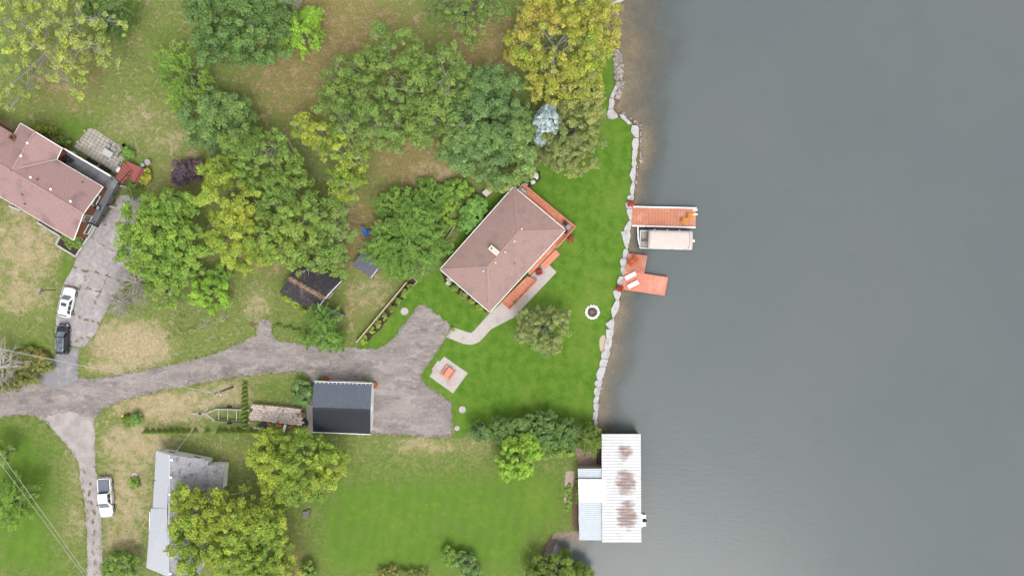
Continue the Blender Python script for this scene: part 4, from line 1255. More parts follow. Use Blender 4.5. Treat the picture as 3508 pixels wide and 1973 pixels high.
def corrugated(a0, a1, b0, b1, npan, mat, parent, name, waves=3, amp=.035):
    """sheets side by side from edge a0-b0 to edge a1-b1; ribs run from a to b"""
    for k in range(npan):
        m = MB()
        nseg = waves * 4
        top = []
        for i in range(nseg + 1):
            g = (k + i / nseg * .997) / npan
            dz = amp * math.sin(i / nseg * waves * 2 * math.pi)
            top.append((lerp(a0, a1, g) + Vector((0, 0, dz)), lerp(b0, b1, g) + Vector((0, 0, dz))))
        vs_ = [q for pr in top for q in pr]
        vs_ += [q - Vector((0, 0, .03)) for q in vs_]
        n2 = 2 * (nseg + 1)
        fs = []
        for i in range(nseg):
            fs.append((2 * i, 2 * i + 1, 2 * i + 3, 2 * i + 2))
            fs.append((n2 + 2 * i, n2 + 2 * i + 2, n2 + 2 * i + 3, n2 + 2 * i + 1))
        if (vs_[1] - vs_[0]).cross(vs_[3] - vs_[0]).z < 0:
            fs = [f[::-1] for f in fs]
        m.add(vs_, fs)
        m.build(name, mat, parent)
corrugated(bN0, bS0, rN, rS, 18, RUST, bh, 'roof_sheet', 2, .04)
corrugated(bN1, bS1, rN + Vector((.01, 0, 0)), rS + Vector((.01, 0, 0)), 18, RUST, bh, 'roof_sheet', 2, .04)
bw = [bN0.xy + Vector((.2, -.25)), bN1.xy + Vector((-.2, -.25)), bS1.xy + Vector((-.2, .25)), bS0.xy + Vector((.2, .25))]
DKW = M('dark_boathouse_siding', lin((92, 84, 78)), lin((76, 68, 62)), 2, .8)
m = MB(); m.beam((*bw[0], (BZ + WZ) / 2 - .1), (*bw[1], (BZ + WZ) / 2 - .1), .12, BZ - WZ + .2 - .25); m.build('wall', DKW, bh)
m = MB(); m.beam((*bw[3], (BZ + WZ) / 2 - .1), (*bw[2], (BZ + WZ) / 2 - .1), .12, BZ - WZ - .05); m.build('wall', DKW, bh)
m = MB(); m.beam((*bw[0], (BZ + WZ) / 2 - .1), (*bw[3], (BZ + WZ) / 2 - .1), .12, BZ - WZ - .05); m.build('wall', DKW, bh)
for k in range(6):
    q = Vector(bw[1]).lerp(Vector(bw[2]), k / 5)
    m = MB(); m.box((q.x, q.y, .5), (.2, .2, 4.8)); m.build('post', WOODG, bh)
m = MB(); m.beam((*bw[1], BZ - .25), (*bw[2], BZ - .25), .14, .3); m.build('header_beam', DKW, bh)
z1, z2 = 2.55, 2.75
c0, c1, c2, c3 = W(1980, 1605, z1), W(2076, 1604, z2), W(2078, 1850, z2), W(1985, 1849, z1)
mA, mB_ = lerp(c0, c3, .15), lerp(c0, c3, .482)
nA, nB = lerp(c1, c2, .15), lerp(c1, c2, .482)
corrugated(c0, mA, c1, nA, 2, BLUES, bh, 'lean_to_sheet', 3, .012)
corrugated(mB_, c3, nB, c2, 6, BLUES, bh, 'lean_to_sheet', 3, .012)
quad_roof('flat_roof', [[W(1981, 1641, 3.0), W(2090, 1641, 3.15), W(2092, 1722, 3.15), W(1983, 1722, 3.0)]], .12, M('bright_white_membrane', (.76, .76, .76), (.74, .74, .74), 2, .6), bh)
walls([tuple(q.xy) for q in (c0 + Vector((.2, -.15, 0)), c1 + Vector((-.6, -.15, 0)), c2 + Vector((-.6, .15, 0)), c3 + Vector((.2, .15, 0)))], -.7, z1 - .1, CREAM, bh)
window(c0.xy + Vector((.2, 0)), c3.xy + Vector((.2, 0)), .3, .95, .05, 2.0, bh, (-1, 0), True); window(c0.xy + Vector((.2, 0)), c3.xy + Vector((.2, 0)), .75, 1.3, 1.0, 1.9, bh, (-1, 0))
# boathouse surroundings
sheet('boathouse_path', [(1938, 1614), (1968, 1612), (1960, 1680), (1957, 1724), (1931, 1722), (1938, 1680), (1934, 1660)], .02, M('pinkish_concrete', lin((204, 182, 172)), lin((184, 162, 152)), 3, .9, bump=.3), 'worn pinkish concrete strip beside the boathouse', 'path', .09, .3, 12)
sheet('boathouse_pad', [(1972, 1532), (2000, 1538), (2043, 1530), (2046, 1600), (1985, 1604), (1978, 1570)], .02, M('brown_concrete', lin((170, 148, 132)), lin((140, 120, 106)), 2, .9, bump=.3), 'brownish concrete pad between the cedar and the boathouse', 'paving', .08, .3, 13)
sheet('shore_slab', [(1920, 1822), (1986, 1818), (1990, 1848), (1930, 1838), (1890, 1845), (1895, 1830)], .02, M('brown_concrete', (0, 0, 0)), 'concrete edge slab at the southern corner of the boathouse', 'paving', .06, .3, 14)

# ---- sheds
def shed(name, lab, corners, ez, rz_, mat, ridge_ext=0, group=None):
    w_, s_, e_, n_ = [W(x, y, ez) for x, y in corners]
    t_ = thing(name, lab, 'shed', ((w_ + e_) / 2).xy.to_3d())
    r0, r1 = (w_ + n_) / 2, (s_ + e_) / 2
    r0.z = r1.z = rz_
    quad_roof('roof_slope', [[w_, s_, r1, r0]], .1, mat, t_)
    quad_roof('roof_slope', [[n_, e_, r1, r0]], .1, mat, t_)
    m = MB(); m.beam(r0 + Vector((0, 0, .02)), r1 + Vector((0, 0, .02)), .2, .05); m.build('ridge_cap', mat, t_)
    cc = (w_ + s_ + e_ + n_) / 4
    wl = [cc.xy + (q.xy - cc.xy) * .92 for q in (w_, s_, e_, n_)]
    walls(wl, 0, ez - .06, WOODG, t_)
    g0 = cc + (r0 - cc) * .92; g1_ = cc + (r1 - cc) * .92
    fan([(*wl[0], ez - .07), (*wl[3], ez - .07), (g0.x, g0.y, rz_ - .12)], 'gable', WOODG, t_)
    fan([(*wl[1], ez - .07), (*wl[2], ez - .07), (g1_.x, g1_.y, rz_ - .12)], 'gable', WOODG, t_)
    window(wl[1], wl[2], .5, 1.0, .05, 1.95, t_, (wl[1] + wl[2]) / 2 - cc.xy, True)
    m = MB(); m.beam(s_ - Vector((0, 0, .05)), r1 - Vector((0, 0, .05)), .08, .14); m.beam(e_ - Vector((0, 0, .05)), r1 - Vector((0, 0, .05)), .08, .14); m.build('barge_board', VINYL, t_)
    return t_, (w_, s_, e_, n_, r0, r1)
s1_, c5 = shed('old_shed', 'old dark roofed shed with leaf litter on its ridge', [(957, 1001), (1079, 1068), (1170, 962), (1044, 886)], 2.4, 3.6, ROOFS)
m = MB(); r_ = np.random.default_rng(2)
for _ in range(420):
    k = r_.random(); s_ = r_.normal(.16, .07)
    q = lerp(c5[4], c5[5], k); e = lerp(c5[0], c5[1], k); q = lerp(q, e, min(.6, max(.03, s_)))
    m.box((q.x, q.y, q.z + .03), (r_.uniform(.05, .16), r_.uniform(.04, .12), .02), r_.uniform(0, 3))
lt = m.build('leaf_litter', M('dry_leaves', lin((196, 160, 128)), lin((160, 122, 94)), 6, .95), s1_); lt['kind'] = 'stuff'
w_, s_, e_, n_ = [W(x, y, 2.1) for x, y in ((1207, 908), (1271, 951), (1312, 900), (1243, 862))]
s2_ = thing('small_grey_shed', 'small shed with flat slate grey roof tucked under the bright green tree', 'shed', ((w_ + e_) / 2).xy.to_3d())
quad_roof('roof', [[w_, s_, e_ + Vector((0, 0, .35)), n_ + Vector((0, 0, .35))]], .1, ROOFM, s2_)
cc = (w_ + s_ + e_ + n_) / 4
walls([cc.xy + (q.xy - cc.xy) * .92 for q in (w_, s_, e_, n_)], 0, 2.0, WOODG, s2_)
m = MB(); m.beam(s_ - Vector((0, 0, .06)), e_ + Vector((0, 0, .29)), .06, .14); m.build('barge_board', VINYL, s2_)
p = roofz(1228, 915, [(w_, s_, e_ + Vector((0, 0, .35)))]); pipe_vent(p, s2_, STEEL)
w_, s_, e_, n_ = [W(x, y, 1.8) for x, y in ((1105, 1080), (1160, 1104), (1178, 1078), (1122, 1052))]
s3_ = thing('lean_to_shed', 'little dark lean-to roof half hidden by the feathery conifer', 'shed', ((w_ + e_) / 2).xy.to_3d())
quad_roof('roof', [[w_, s_, e_ + Vector((0, 0, .25)), n_ + Vector((0, 0, .25))]], .08, ROOFM, s3_)
cc = (w_ + s_ + e_ + n_) / 4
walls([cc.xy + (q.xy - cc.xy) * .9 for q in (w_, s_, e_, n_)], 0, 1.75, WOODG, s3_)
m = MB(); m.beam(s_, e_ + Vector((0, 0, .24)), .06, .12); m.build('barge_board', WOODP, s3_)
# northern cottage, only its roof corner in view
k0, k1, k2, k3 = W(1008, 20, 3), W(1060, -110, 3), W(900, -170, 3), W(850, -40, 3)
nc = thing('northern_cottage', 'grey roof corner of a cottage at the top edge above the lime tree', 'house', ((k0 + k2) / 2).xy.to_3d())
rA, rB = (k0 + k1) / 2, (k2 + k3) / 2
rA.z = rB.z = 4.2
quad_roof('roof', [[k0, rA, rB, k3], [k1, rA, rB, k2]], .12, ROOFL, nc)
cc = (k0 + k1 + k2 + k3) / 4
walls([cc.xy + (q.xy - cc.xy) * .92 for q in (k0, k1, k2, k3)], 0, 2.9, CREAM, nc)
sheet('boat_slip', [(2050, -40), (2130, -40), (2140, -4), (2084, 25), (2072, 16), (2056, 4)], .02, M('grey_slip_concrete', lin((160, 152, 152)), lin((146, 138, 138)), 2, .9), 'grey concrete slip at the top edge beside the yellow tree', 'slipway')
m = MB(); m.beam(W(2084, 24, .1), W(2150, -10, .1), .5, .3); o = m.build('slip_kerb', STONE); tag(o, 'pale concrete kerb along the slip at the top edge', 'kerb')

# ------------------------------------------------------------------ docks and boats
def dock_boards(parent, p0, p1, p2, p3, n, z, mats, gap=.035):
    """boards spread from edge p0-p3 to p1-p2"""
    for k in range(n):
        a = lerp(p0, p1, (k + .5) / n); b = lerp(p3, p2, (k + .5) / n)
        m = MB(); m.beam(a, b, (p1 - p0).length / n - gap, .045); m.build('board', mats[k % len(mats)], parent)
dz = .28
p0, p1, p2, p3 = W(2166, 711, dz), W(2386, 716, dz), W(2383, 777, dz), W(2163, 771, dz)
d1k = thing('straight_dock', 'straight orange dock with white side bumpers and two orange chairs', 'dock', ((p0 + p2) / 2).xy.to_3d() + Vector((0, 0, WZ)))
dock_boards(d1k, p0, p1, p2, p3, 62, dz, [ORANGE2, ORANGE2D, ORANGE2])
for a, b in ((p0, p1), (p3, p2)):
    o_ = Vector((0, .12 if a is p0 else -.12, .0))
    for f0, f1 in ((.01, .225), (.232, 1.0)):
        m = MB(); m.beam(lerp(a, b, f0) + o_, lerp(a, b, f1) + o_, .2, .24); m.build('bumper', VINYL, d1k, bevel=.03)
for k in (.03, .35, .68, .98):
    for a, b in ((p0, p1), (p3, p2)):
        q = lerp(a, b, k); q = lerp(q, (p0 + p2) / 2, .02)
        m = MB(); m.tube([(q.x, q.y, -2.6), (q.x, q.y, dz - .03)], .07, 8); m.build('pile', STEEL, d1k)
for y in (720, 735):
    a, b = W(2374, y, .4), W(2390, y - 1, .4)
    m = MB(); m.tube([a + Vector((0, 0, -.05)), b + Vector((0, 0, -.05))], .09, 8); m.build('ladder_rail', VINYL, d1k)
def adirondack(x, y, z, rz, mat, lab):
    p = W(x, y, z + .4)
    t_ = thing('lounge_chair', lab, 'chair', (p.x, p.y, z), 'orange slatted lounge chairs on the docks')
    c_, s_ = math.cos(rz), math.sin(rz)
    def L(a, b, zz): return Vector((p.x + a * c_ - b * s_, p.y + a * s_ + b * c_, z + zz))
    for k in range(5):
        b = -.24 + k * .12
        m = MB(); m.beam(L(.42, b, .36), L(-.18, b, .24), .1, .025); m.build('seat_slat', mat, t_)
        m = MB(); m.beam(L(-.16, b, .26), L(-.5, b * 1.15, .98 - .08 * abs(k - 2)), .1, .025); m.build('back_slat', mat, t_)
    for sgn in (-1, 1):
        m = MB(); m.beam(L(.42, sgn * .36, .55), L(-.34, sgn * .36, .55), .14, .03); m.build('arm', mat, t_)
        m = MB(); m.beam(L(.38, sgn * .34, 0), L(.38, sgn * .34, .54), .06, .08); m.build('leg', mat, t_)
        m = MB(); m.beam(L(-.55, sgn * .3, .02), L(.36, sgn * .3, .34), .04, .1); m.build('rear_leg', mat, t_)
adirondack(2345, 757, dz + .02, R(-20), CHAIRO, 'bright orange lounge chair on the straight dock, nearer the boat')
adirondack(2364, 742, dz + .02, R(-12), CHAIRO, 'bright orange lounge chair on the straight dock, nearer the dock end')
# L shaped dock
q = [W(x, y, dz) for x, y in ((2151, 869), (2217, 876), (2206, 937), (2288, 950), (2276, 1012), (2129, 990))]
d2k = thing('corner_dock', 'coral coloured L shaped dock with two white sun loungers', 'dock', ((q[0] + q[4]) / 2).xy.to_3d() + Vector((0, 0, WZ)))
jn = lerp(q[5], q[4], .47)
dock_boards(d2k, q[0], lerp(q[5], q[0], .53), q[2], q[1], 22, dz, [CORAL, CORALD, CORAL])
j0 = lerp(q[5], q[0], .524)
nrow = 20
for k in range(nrow):
    f0 = (k + .5) / nrow
    a = lerp(j0, q[5], f0); b = lerp(q[3], q[4], f0)
    m = MB(); m.beam(a, b, (q[4] - q[3]).length / nrow - .008, .045); m.build('board', CORAL if k % 3 else CORALD, d2k)
for a, b in ((q[0], q[1]), (q[1], q[2]), (q[2], q[3]), (q[3], q[4]), (q[4], q[5])):
    m = MB(); m.beam(a - Vector((0, 0, .14)), b - Vector((0, 0, .14)), .06, .2); m.build('fascia', CORAL, d2k)
for a in (q[1], q[3], q[4], q[2], lerp(q[4], q[5], .6)):
    a = lerp(a, (q[2] + q[4]) / 2, .06)
    m = MB(); m.tube([(a.x, a.y, -2.6), (a.x, a.y, dz - .04)], .08, 8); m.build('pile', WOODG, d2k)
adirondack(2178, 889, dz + .02, R(-42), CHAIRB, 'burnt orange lounge chair on the L shaped dock, farther from the loungers')
adirondack(2161, 903, dz + .02, R(-42), CHAIRB, 'burnt orange lounge chair on the L shaped dock, nearer the loungers')
for x, y, lab in ((2160, 945, 'white cushioned sun lounger on the L shaped dock, northern one'), (2169.5, 974, 'white cushioned sun lounger on the L shaped dock, southern one')):
    p = W(x, y, dz + .35); rz = R(27)
    t_ = thing('sun_lounger', lab, 'sun lounger', (p.x, p.y, dz), 'white sun loungers on the L shaped dock')
    c_, s_ = math.cos(rz), math.sin(rz)
    def L(a, b, zz): return Vector((p.x + a * c_ - b * s_, p.y + a * s_ + b * c_, dz + zz))
    m = MB(); m.box(L(0, 0, .27), (1.75, .6, .05), rz); m.build('frame', STEEL, t_)
    m = MB(); m.box(L(.2, 0, .35), (1.35, .64, .12), rz); m.build('cushion', CUSHW, t_, bevel=.03)
    m = MB(); m.box(L(-.68, 0, .42), (.5, .64, .12), rz, R(18)); m.build('back_cushion', CUSHW, t_, bevel=.03)
    for a in (-.75, .75):
        for b in (-.26, .26):
            m = MB(); m.box(L(a, b, .13), (.05, .05, .25), rz); m.build('leg', STEEL, t_)
# pontoon boat
bo = W(2283, 822, 1.0)
pb = thing('pontoon_boat', 'pontoon boat under a beige canopy moored beside the straight dock', 'boat', (bo.x, bo.y, WZ))
rz = R(-1.6); c_, s_ = math.cos(rz), math.sin(rz)
def L(a, b, zz): return Vector((bo.x + a * c_ - b * s_, bo.y + a * s_ + b * c_, WZ + zz))
for sgn in (-1, 1):
    m = MB(); m.tube([L(-4.15, sgn * 1.05, .2), L(-3.7, sgn * 1.05, .05), L(3.6, sgn * 1.05, .05), L(3.9, sgn * 1.05, .1)], [.08, .34, .34, .2], 12); m.build('pontoon', STEEL, pb, True)
m = MB(); m.box(L(-.05, 0, .42), (7.9, 2.75, .1), rz); m.build('deck', SEATG, pb)
for a, b in (((-3.95, -1.34), (3.9, -1.34)), ((-3.95, 1.34), (3.9, 1.34)), ((-3.98, -1.34), (-3.98, 1.34)), ((3.9, -1.34), (3.9, -.5)), ((3.9, .5), (3.9, 1.34))):
    m = MB(); m.beam(L(*a, .85), L(*b, .85), .05, .62); m.build('side_panel', VINYL, pb)
    m = MB(); m.tube([L(*a, 1.22), L(*b, 1.22)], .045, 6); m.build('hand_rail', VINYL, pb)
for b in (-.75, .75):
    m = MB(); m.box(L(-3.35, b, .72), (1.0, 1.05, .45), rz); m.build('bench_seat', SEATG, pb, bevel=.05)
    m = MB(); m.box(L(-3.8, b, .98), (.18, 1.05, .5), rz); m.build('bench_back', SEATG, pb, bevel=.04)
for k in range(4):
    m = MB(); m.box(L(1.0 + k * .8, -.95 if k % 2 else .95, .72), (.7, .6, .5), rz); m.build('seat', SEATG, pb, bevel=.04)
m = MB(); m.box(L(.3, .7, .9), (.5, .7, .9), rz); m.build('console', VINYL, pb, bevel=.05)
m = MB()
nx_, ny_ = 14, 6
vs_ = []
for i in range(nx_ + 1):
    for j in range(ny_ + 1):
        a, b = -2.95 + i / nx_ * 6.75, -1.38 + j / ny_ * 2.76
        vs_.append(L(a, b, 2.55 + .14 * (1 - (b / 1.38) ** 2) + .03 * math.sin(i * 2.2) - (.12 if i in (0, nx_) else 0)))
m.add(vs_, [(i * (ny_ + 1) + j, (i + 1) * (ny_ + 1) + j, (i + 1) * (ny_ + 1) + j + 1, i * (ny_ + 1) + j + 1) for i in range(nx_) for j in range(ny_)])
cv = m.build('canopy', CANVAS, pb, True)
sm = cv.modifiers.new('thickness', 'SOLIDIFY'); sm.thickness = .03
for a in (-2.9, -1.0, 1.0, 3.3):
    for sgn in (-1, 1):
        m = MB(); m.tube([L(a * .8, sgn * 1.36, 1.2), L(a, sgn * 1.36, 2.56)], .025, 5); m.build('canopy_pole', STEEL, pb)
m = MB(); m.tube([L(3.1 + .25 * math.cos(t_), 1.3 * math.sin(t_), 2.72 - .1 * abs(math.sin(t_))) for t_ in [R(-85 + 17 * k) for k in range(11)]], .05, 6); m.build('canopy_bow', SEATG, pb)
m = MB(); m.box(L(4.2, 0, .7), (.5, .35, .55), rz); m.box(L(4.25, 0, .1), (.2, .14, .8), rz); m.build('outboard_motor', VINYL, pb, bevel=.05)
for a in (-1.75, .2, 2.1):
    m = MB(); m.lathe(L(a, 1.52, .35), [(.05, 0), (.15, .1), (.16, .45), (.05, .6)], 10); m.build('fender', VINYL, pb, True)
m = MB(); m.tube([W(2185, 776, .5), W(2186, 815, .45), W(2190, 838, .4), W(2199, 848, .4), W(2215, 850, .4)], .09, 8); o = m.build('mooring_arm', VINYL, None, True); tag(o, 'white curved mooring arm from the dock to the boat bow', 'mooring arm')
# motor boat in the boathouse, stern in view
p = W(2190, 1785, .6)
mb = thing('motor_boat', 'white motor boat stern poking out of the boathouse', 'boat', (p.x, p.y, WZ))
m = MB(); vs_ = []
secs = [(-5.2, .15, .9), (-4.2, .75, .85), (-2.5, 1.0, .75), (0, 1.05, .7), (.55, 1.0, .68)]
for a, hw, zt in secs:
    vs_ += [(p.x + a, p.y - hw, WZ + zt), (p.x + a, p.y - hw * .8, WZ + .1), (p.x + a, p.y, WZ - .15), (p.x + a, p.y + hw * .8, WZ + .1), (p.x + a, p.y + hw, WZ + zt), (p.x + a, p.y, WZ + zt - .15)]
fs = []
for i in range(len(secs) - 1):
    for j in range(6):
        fs.append((i * 6 + j, i * 6 + (j + 1) % 6, (i + 1) * 6 + (j + 1) % 6, (i + 1) * 6 + j))
fs += [tuple(range(6)), tuple(range(24, 30))[::-1]]
m.add(vs_, fs); m.build('hull', VINYL, mb)
for b in (.55, -.6):
    m = MB(); m.box((p.x + .85, p.y + b, WZ + .45), (.55, .62, .08)); m.build('swim_platform', VINYL, mb, bevel=.03)
m = MB(); m.box((p.x + .95, p.y - .05, WZ + .75), (.55, .4, .5), taper=.7); m.box((p.x + .95, p.y - .05, WZ + .2), (.2, .15, .8)); m.build('outboard_motor', BLACKM, mb, bevel=.05)

# ------------------------------------------------------------------ vehicles (built nose along +X at the origin, then turned)
def loft(secs, name, mat, parent, smooth=True):
    """secs: list of rings (same count) closed around"""
    m = MB()
    n = len(secs[0])
    vs_ = [p for s_ in secs for p in s_]
    fs = []
    for i in range(len(secs) - 1):
        for j in range(n):
            fs.append((i * n + j, i * n + (j + 1) % n, (i + 1) * n + (j + 1) % n, (i + 1) * n + j))
    fs += [tuple(range(n))[::-1], tuple(range((len(secs) - 1) * n, len(secs) * n))]
    m.add(vs_, fs)
    return m.build(name, mat, parent, smooth)
def wheel(t_, x, y, r=.35, w=.23):
    m = MB()
    prof = [(r * .62, -w / 2), (r * .93, -w / 2), (r, -w * .3), (r, w * .3), (r * .93, w / 2), (r * .62, w / 2)]
    n = 20
    vs_, fs = [], []
    for rr_, z in prof:
        for k in range(n):
            a = 2 * math.pi * k / n
            vs_.append((x + rr_ * math.cos(a), y + z, r + rr_ * math.sin(a)))
    for i in range(5):
        for k in range(n):
            fs.append((i * n + k, i * n + (k + 1) % n, (i + 1) * n + (k + 1) % n, (i + 1) * n + k))
    m.add(vs_, fs)
    wo = m.build('wheel', TYRE, t_, True)
    s_ = 1 if y > 0 else -1
    m = MB()
    m.tube([(x, y - w * .45, r), (x, y + w * .45, r)], r * .62, 16)
    for k in range(5):
        a = k * 1.2566
        m.beam((x, y + s_ * w * .47, r), (x + r * .58 * math.cos(a), y + s_ * w * .5, r + r * .58 * math.sin(a)), .06, .05)
    m.build('rim', RIM, wo)
def body_ring(x, hw, zt, zb, crown=.03, sh=.1):
    return [(x, -hw * .92, zb), (x, -hw, zb + .18), (x, -hw, zt - .22), (x, -hw * .97, zt - sh), (x, -hw * .86, zt - .015), (x, -hw * .45, zt + crown * .8), (x, hw * .45, zt + crown * .8),
            (x, hw * .86, zt - .015), (x, hw * .97, zt - sh), (x, hw, zt - .22), (x, hw, zb + .18), (x, hw * .92, zb)]
def suv(name, lab, px, py, heading, paint, sunroof, roofmat=None):
    o = Vector((0, 0, 0))
    t_ = thing(name, lab, 'car', (0, 0, 0), 'SUVs parked on the concrete driveway')
    hw = .93
    loft([body_ring(x, w_, zt, zb) for x, w_, zt, zb in ((-2.3, .78, .86, .5), (-2.26, .86, 1.0, .36), (-2.05, .92, 1.06, .28), (-1.2, hw, 1.06, .24), (0, hw, 1.04, .22), (.95, hw, 1.03, .24), (1.5, .92, .98, .26), (2.0, .88, .9, .3), (2.22, .78, .8, .36), (2.32, .6, .68, .42))], 'body', paint, t_)
    # greenhouse
    zt, zb = 1.66, 1.0
    base = [(1.02, .72), (.7, .86), (-1.7, .86), (-2.12, .74)]
    top = [(.32, .58), (.1, .66), (-1.5, .64), (-1.82, .55)]
    def ring(pts, z): return [(x, y, z) for x, y in pts] + [(x, -y, z) for x, y in pts[::-1]]
    loft([ring(base, zb), ring([(a[0] * .85 + b[0] * .15, a[1] * .88 + b[1] * .12) for a, b in zip(top, base)], zt - .07)], 'cabin', paint if paint is not CARK else CARK, t_, False)
    loft([ring([(a * 1.03, b * 1.03) for a, b in top], zt - .075), ring(top, zt - .02), ring([(a * .9 - .05, b * .8) for a, b in top], zt + .02)], 'roof', roofmat or paint, t_)
    m = MB(); m.add([(1.1, -.64, 1.05), (1.14, 0, 1.07), (1.1, .64, 1.05), (.42, .56, 1.62), (.44, 0, 1.645), (.42, -.56, 1.62)], [(0, 1, 4, 5), (1, 2, 3, 4)]); m.build('windscreen', CARS, t_)
    m = MB(); m.add([(-2.16, .7, 1.05), (-2.16, -.7, 1.05), (-1.88, -.53, 1.58), (-1.88, .53, 1.58)], [(0, 1, 2, 3)]); m.build('rear_window', CARG, t_)
    for s_ in (-1, 1):
        for x0, x1, u0, u1 in ((.72, -.25, .2, -.28), (-.33, -1.1, -.36, -1.0), (-1.18, -1.75, -1.08, -1.5)):
            m = MB()
            q = [(x0, s_ * .875, 1.04), (x1, s_ * .875, 1.04), (u1, s_ * .7, 1.56), (u0, s_ * .7, 1.56)]
            m.add(q, [(0, 1, 2, 3) if s_ < 0 else (3, 2, 1, 0)]); m.build('side_window', CARG, t_)
        m = MB(); m.box((.75, s_ * 1.03, 1.08), (.12, .2, .14)); m.build('mirror', paint, t_, bevel=.03)
        m = MB(); m.box((2.06, s_ * .7, .8), (.34, .3, .1), -s_ * .35); m.build('headlight', LAMPW, t_, bevel=.02)
        m = MB(); m.box((-2.26, s_ * .72, .92), (.1, .3, .14)); m.build('tail_light', LAMPR, t_, bevel=.02)
        m = MB(); m.beam((.0, s_ * .6, 1.71), (-1.5, s_ * .58, 1.71), .05, .05); m.build('roof_rail', STEEL, t_)
        for x in (1.42, -1.38):
            wheel(t_, x, s_ * .84)
            m = MB(); m.tube([(x + .43 * math.cos(a), s_ * .925, .35 + .43 * math.sin(a)) for a in [R(-10 + 20 * k) for k in range(11)]], .03, 5); m.build('wheel_arch', BLACKM, t_)
    m = MB(); m.box((2.28, 0, .5), (.12, 1.3, .2)); m.build('bumper', BLACKM if paint is not CARK else STEEL, t_, bevel=.04)
    m = MB(); m.box((-2.3, 0, .5), (.12, 1.4, .2)); m.build('bumper', BLACKM, t_, bevel=.04)
    m = MB(); m.box((-2.34, 0, .68), (.02, .5, .12)); m.build('licence_plate', LAMPW, t_)
    if sunroof:
        m = MB(); m.box((-.3, 0, 1.685), (.55, .85, .02)); m.build('sunroof', CARG, t_)
    if paint is CARK:
        m = MB(); m.tube([(2.12 - .5 * (k / 6) ** 2, s__ * .14 * k, .9) for s__ in (1,) for k in range(-6, 7) for s__ in (1,)], .035, 5); m.build('chrome_strip', STEEL, t_)
    p = W(px, py, .8)
    t_.location = (p.x, p.y, .02)
    t_.rotation_euler = (0, 0, heading)
    return t_
suv('parked_car', 'white SUV with sunroof parked on the concrete driveway', 230, 1036, R(90 - 12), CARW, True)
suv('parked_car', 'dark SUV with glass roof parked on the driveway below the white one', 214, 1161, R(90 - 1), CARK, False, CARR)
def pickup(px, py, heading):
    t_ = thing('pickup_truck', 'white pickup truck with grey bed cover parked beside the gravel track', 'pickup', (0, 0, 0))
    loft([body_ring(x, w_, zt, .42) for x, w_, zt in ((.95, .98, 1.18), (1.6, .98, 1.17), (2.3, .96, 1.13), (2.75, .88, 1.05), (2.92, .72, .9))], 'hood', CARW, t_)
    loft([body_ring(x, .98, 1.17, .42, .02, .06) for x in (-.95, .95)], 'cab_lower', CARW, t_)
    def ring(pts, z): return [(x, y, z) for x, y in pts] + [(x, -y, z) for x, y in pts[::-1]]
    base = [(1.35, .8), (1.0, .9), (-.75, .9), (-.92, .84)]
    top = [(.62, .66), (.4, .72), (-.62, .72), (-.78, .66)]
    loft([ring(base, 1.14), ring(top, 1.82)], 'cabin', CARW, t_, False)
    loft([ring([(a * 1.03, b * 1.03) for a, b in top], 1.8), ring(top, 1.86), ring([(a * .85, b * .8) for a, b in top], 1.9)], 'roof', CARW, t_)
    m = MB(); m.add([(1.46, -.74, 1.19), (1.46, .74, 1.19), (.73, .63, 1.81), (.73, -.63, 1.81)], [(0, 1, 2, 3)]); m.build('windscreen', CARS, t_)
    m = MB(); m.add([(-.95, .8, 1.2), (-.95, -.8, 1.2), (-.82, -.63, 1.78), (-.82, .63, 1.78)], [(0, 1, 2, 3)]); m.build('rear_window', CARG, t_)
    for s_ in (-1, 1):
        for x0, x1, u0, u1 in ((1.05, .12, .45, .1), (.04, -.72, .02, -.62)):
            m = MB(); m.add([(x0, s_ * .915, 1.2), (x1, s_ * .915, 1.2), (u1, s_ * .755, 1.76), (u0, s_ * .755, 1.76)], [(0, 1, 2, 3) if s_ < 0 else (3, 2, 1, 0)]); m.build('side_window', CARG, t_)
        m = MB(); m.box((1.0, s_ * 1.12, 1.25), (.14, .24, .2)); m.build('mirror', DARKM, t_, bevel=.03)
        m = MB(); m.box((2.8, s_ * .72, .92), (.22, .3, .16)); m.build('headlight', LAMPW, t_, bevel=.02)
        m = MB(); m.box((-2.93, s_ * .88, 1.0), (.08, .16, .36)); m.build('tail_light', LAMPR, t_)
        m = MB(); m.box((-1.95, s_ * .93, .85), (1.96, .12, .66)); m.build('bed_side', CARW, t_, bevel=.03)
        m = MB(); m.beam((-.9, s_ * 1.03, .45), (1.0, s_ * 1.03, .45), .12, .05); m.build('running_board', STEEL, t_)
        for x in (.5, -.45):
            m = MB(); m.box((x, s_ * .99, .98), (.2, .04, .05)); m.build('door_handle', STEEL, t_)
        for x in (1.95, -1.95):
            wheel(t_, x, s_ * .88, .4, .27)
            m = MB(); m.tube([(x + .48 * math.cos(a), s_ * .98, .4 + .48 * math.sin(a)) for a in [R(-8 + 19.6 * k) for k in range(11)]], .035, 5); m.build('wheel_arch', CARW, t_)
    m = MB(); m.box((-1.95, 0, .62), (1.9, 1.7, .1)); m.build('bed_floor', BLACKM, t_)
    m = MB(); m.box((-2.92, 0, .86), (.1, 1.75, .62)); m.build('tailgate', CARW, t_, bevel=.03)
    m = MB(); m.box((-1.93, 0, 1.2), (1.84, 1.62, .05)); m.build('bed_cover', TONNEAU, t_, bevel=.02)
    m = MB(); m.box((-3.08, 0, .55), (.18, 1.85, .16)); m.build('rear_bumper', STEEL, t_, bevel=.03)
    m = MB(); m.box((2.95, 0, .55), (.16, 1.8, .2)); m.build('front_bumper', STEEL, t_, bevel=.03)
    m = MB(); m.box((0, 0, .45), (4.6, .8, .2)); m.build('chassis', BLACKM, t_)
    p = W(px, py, .9)
    t_.location = (p.x, p.y, .02); t_.rotation_euler = (0, 0, heading)
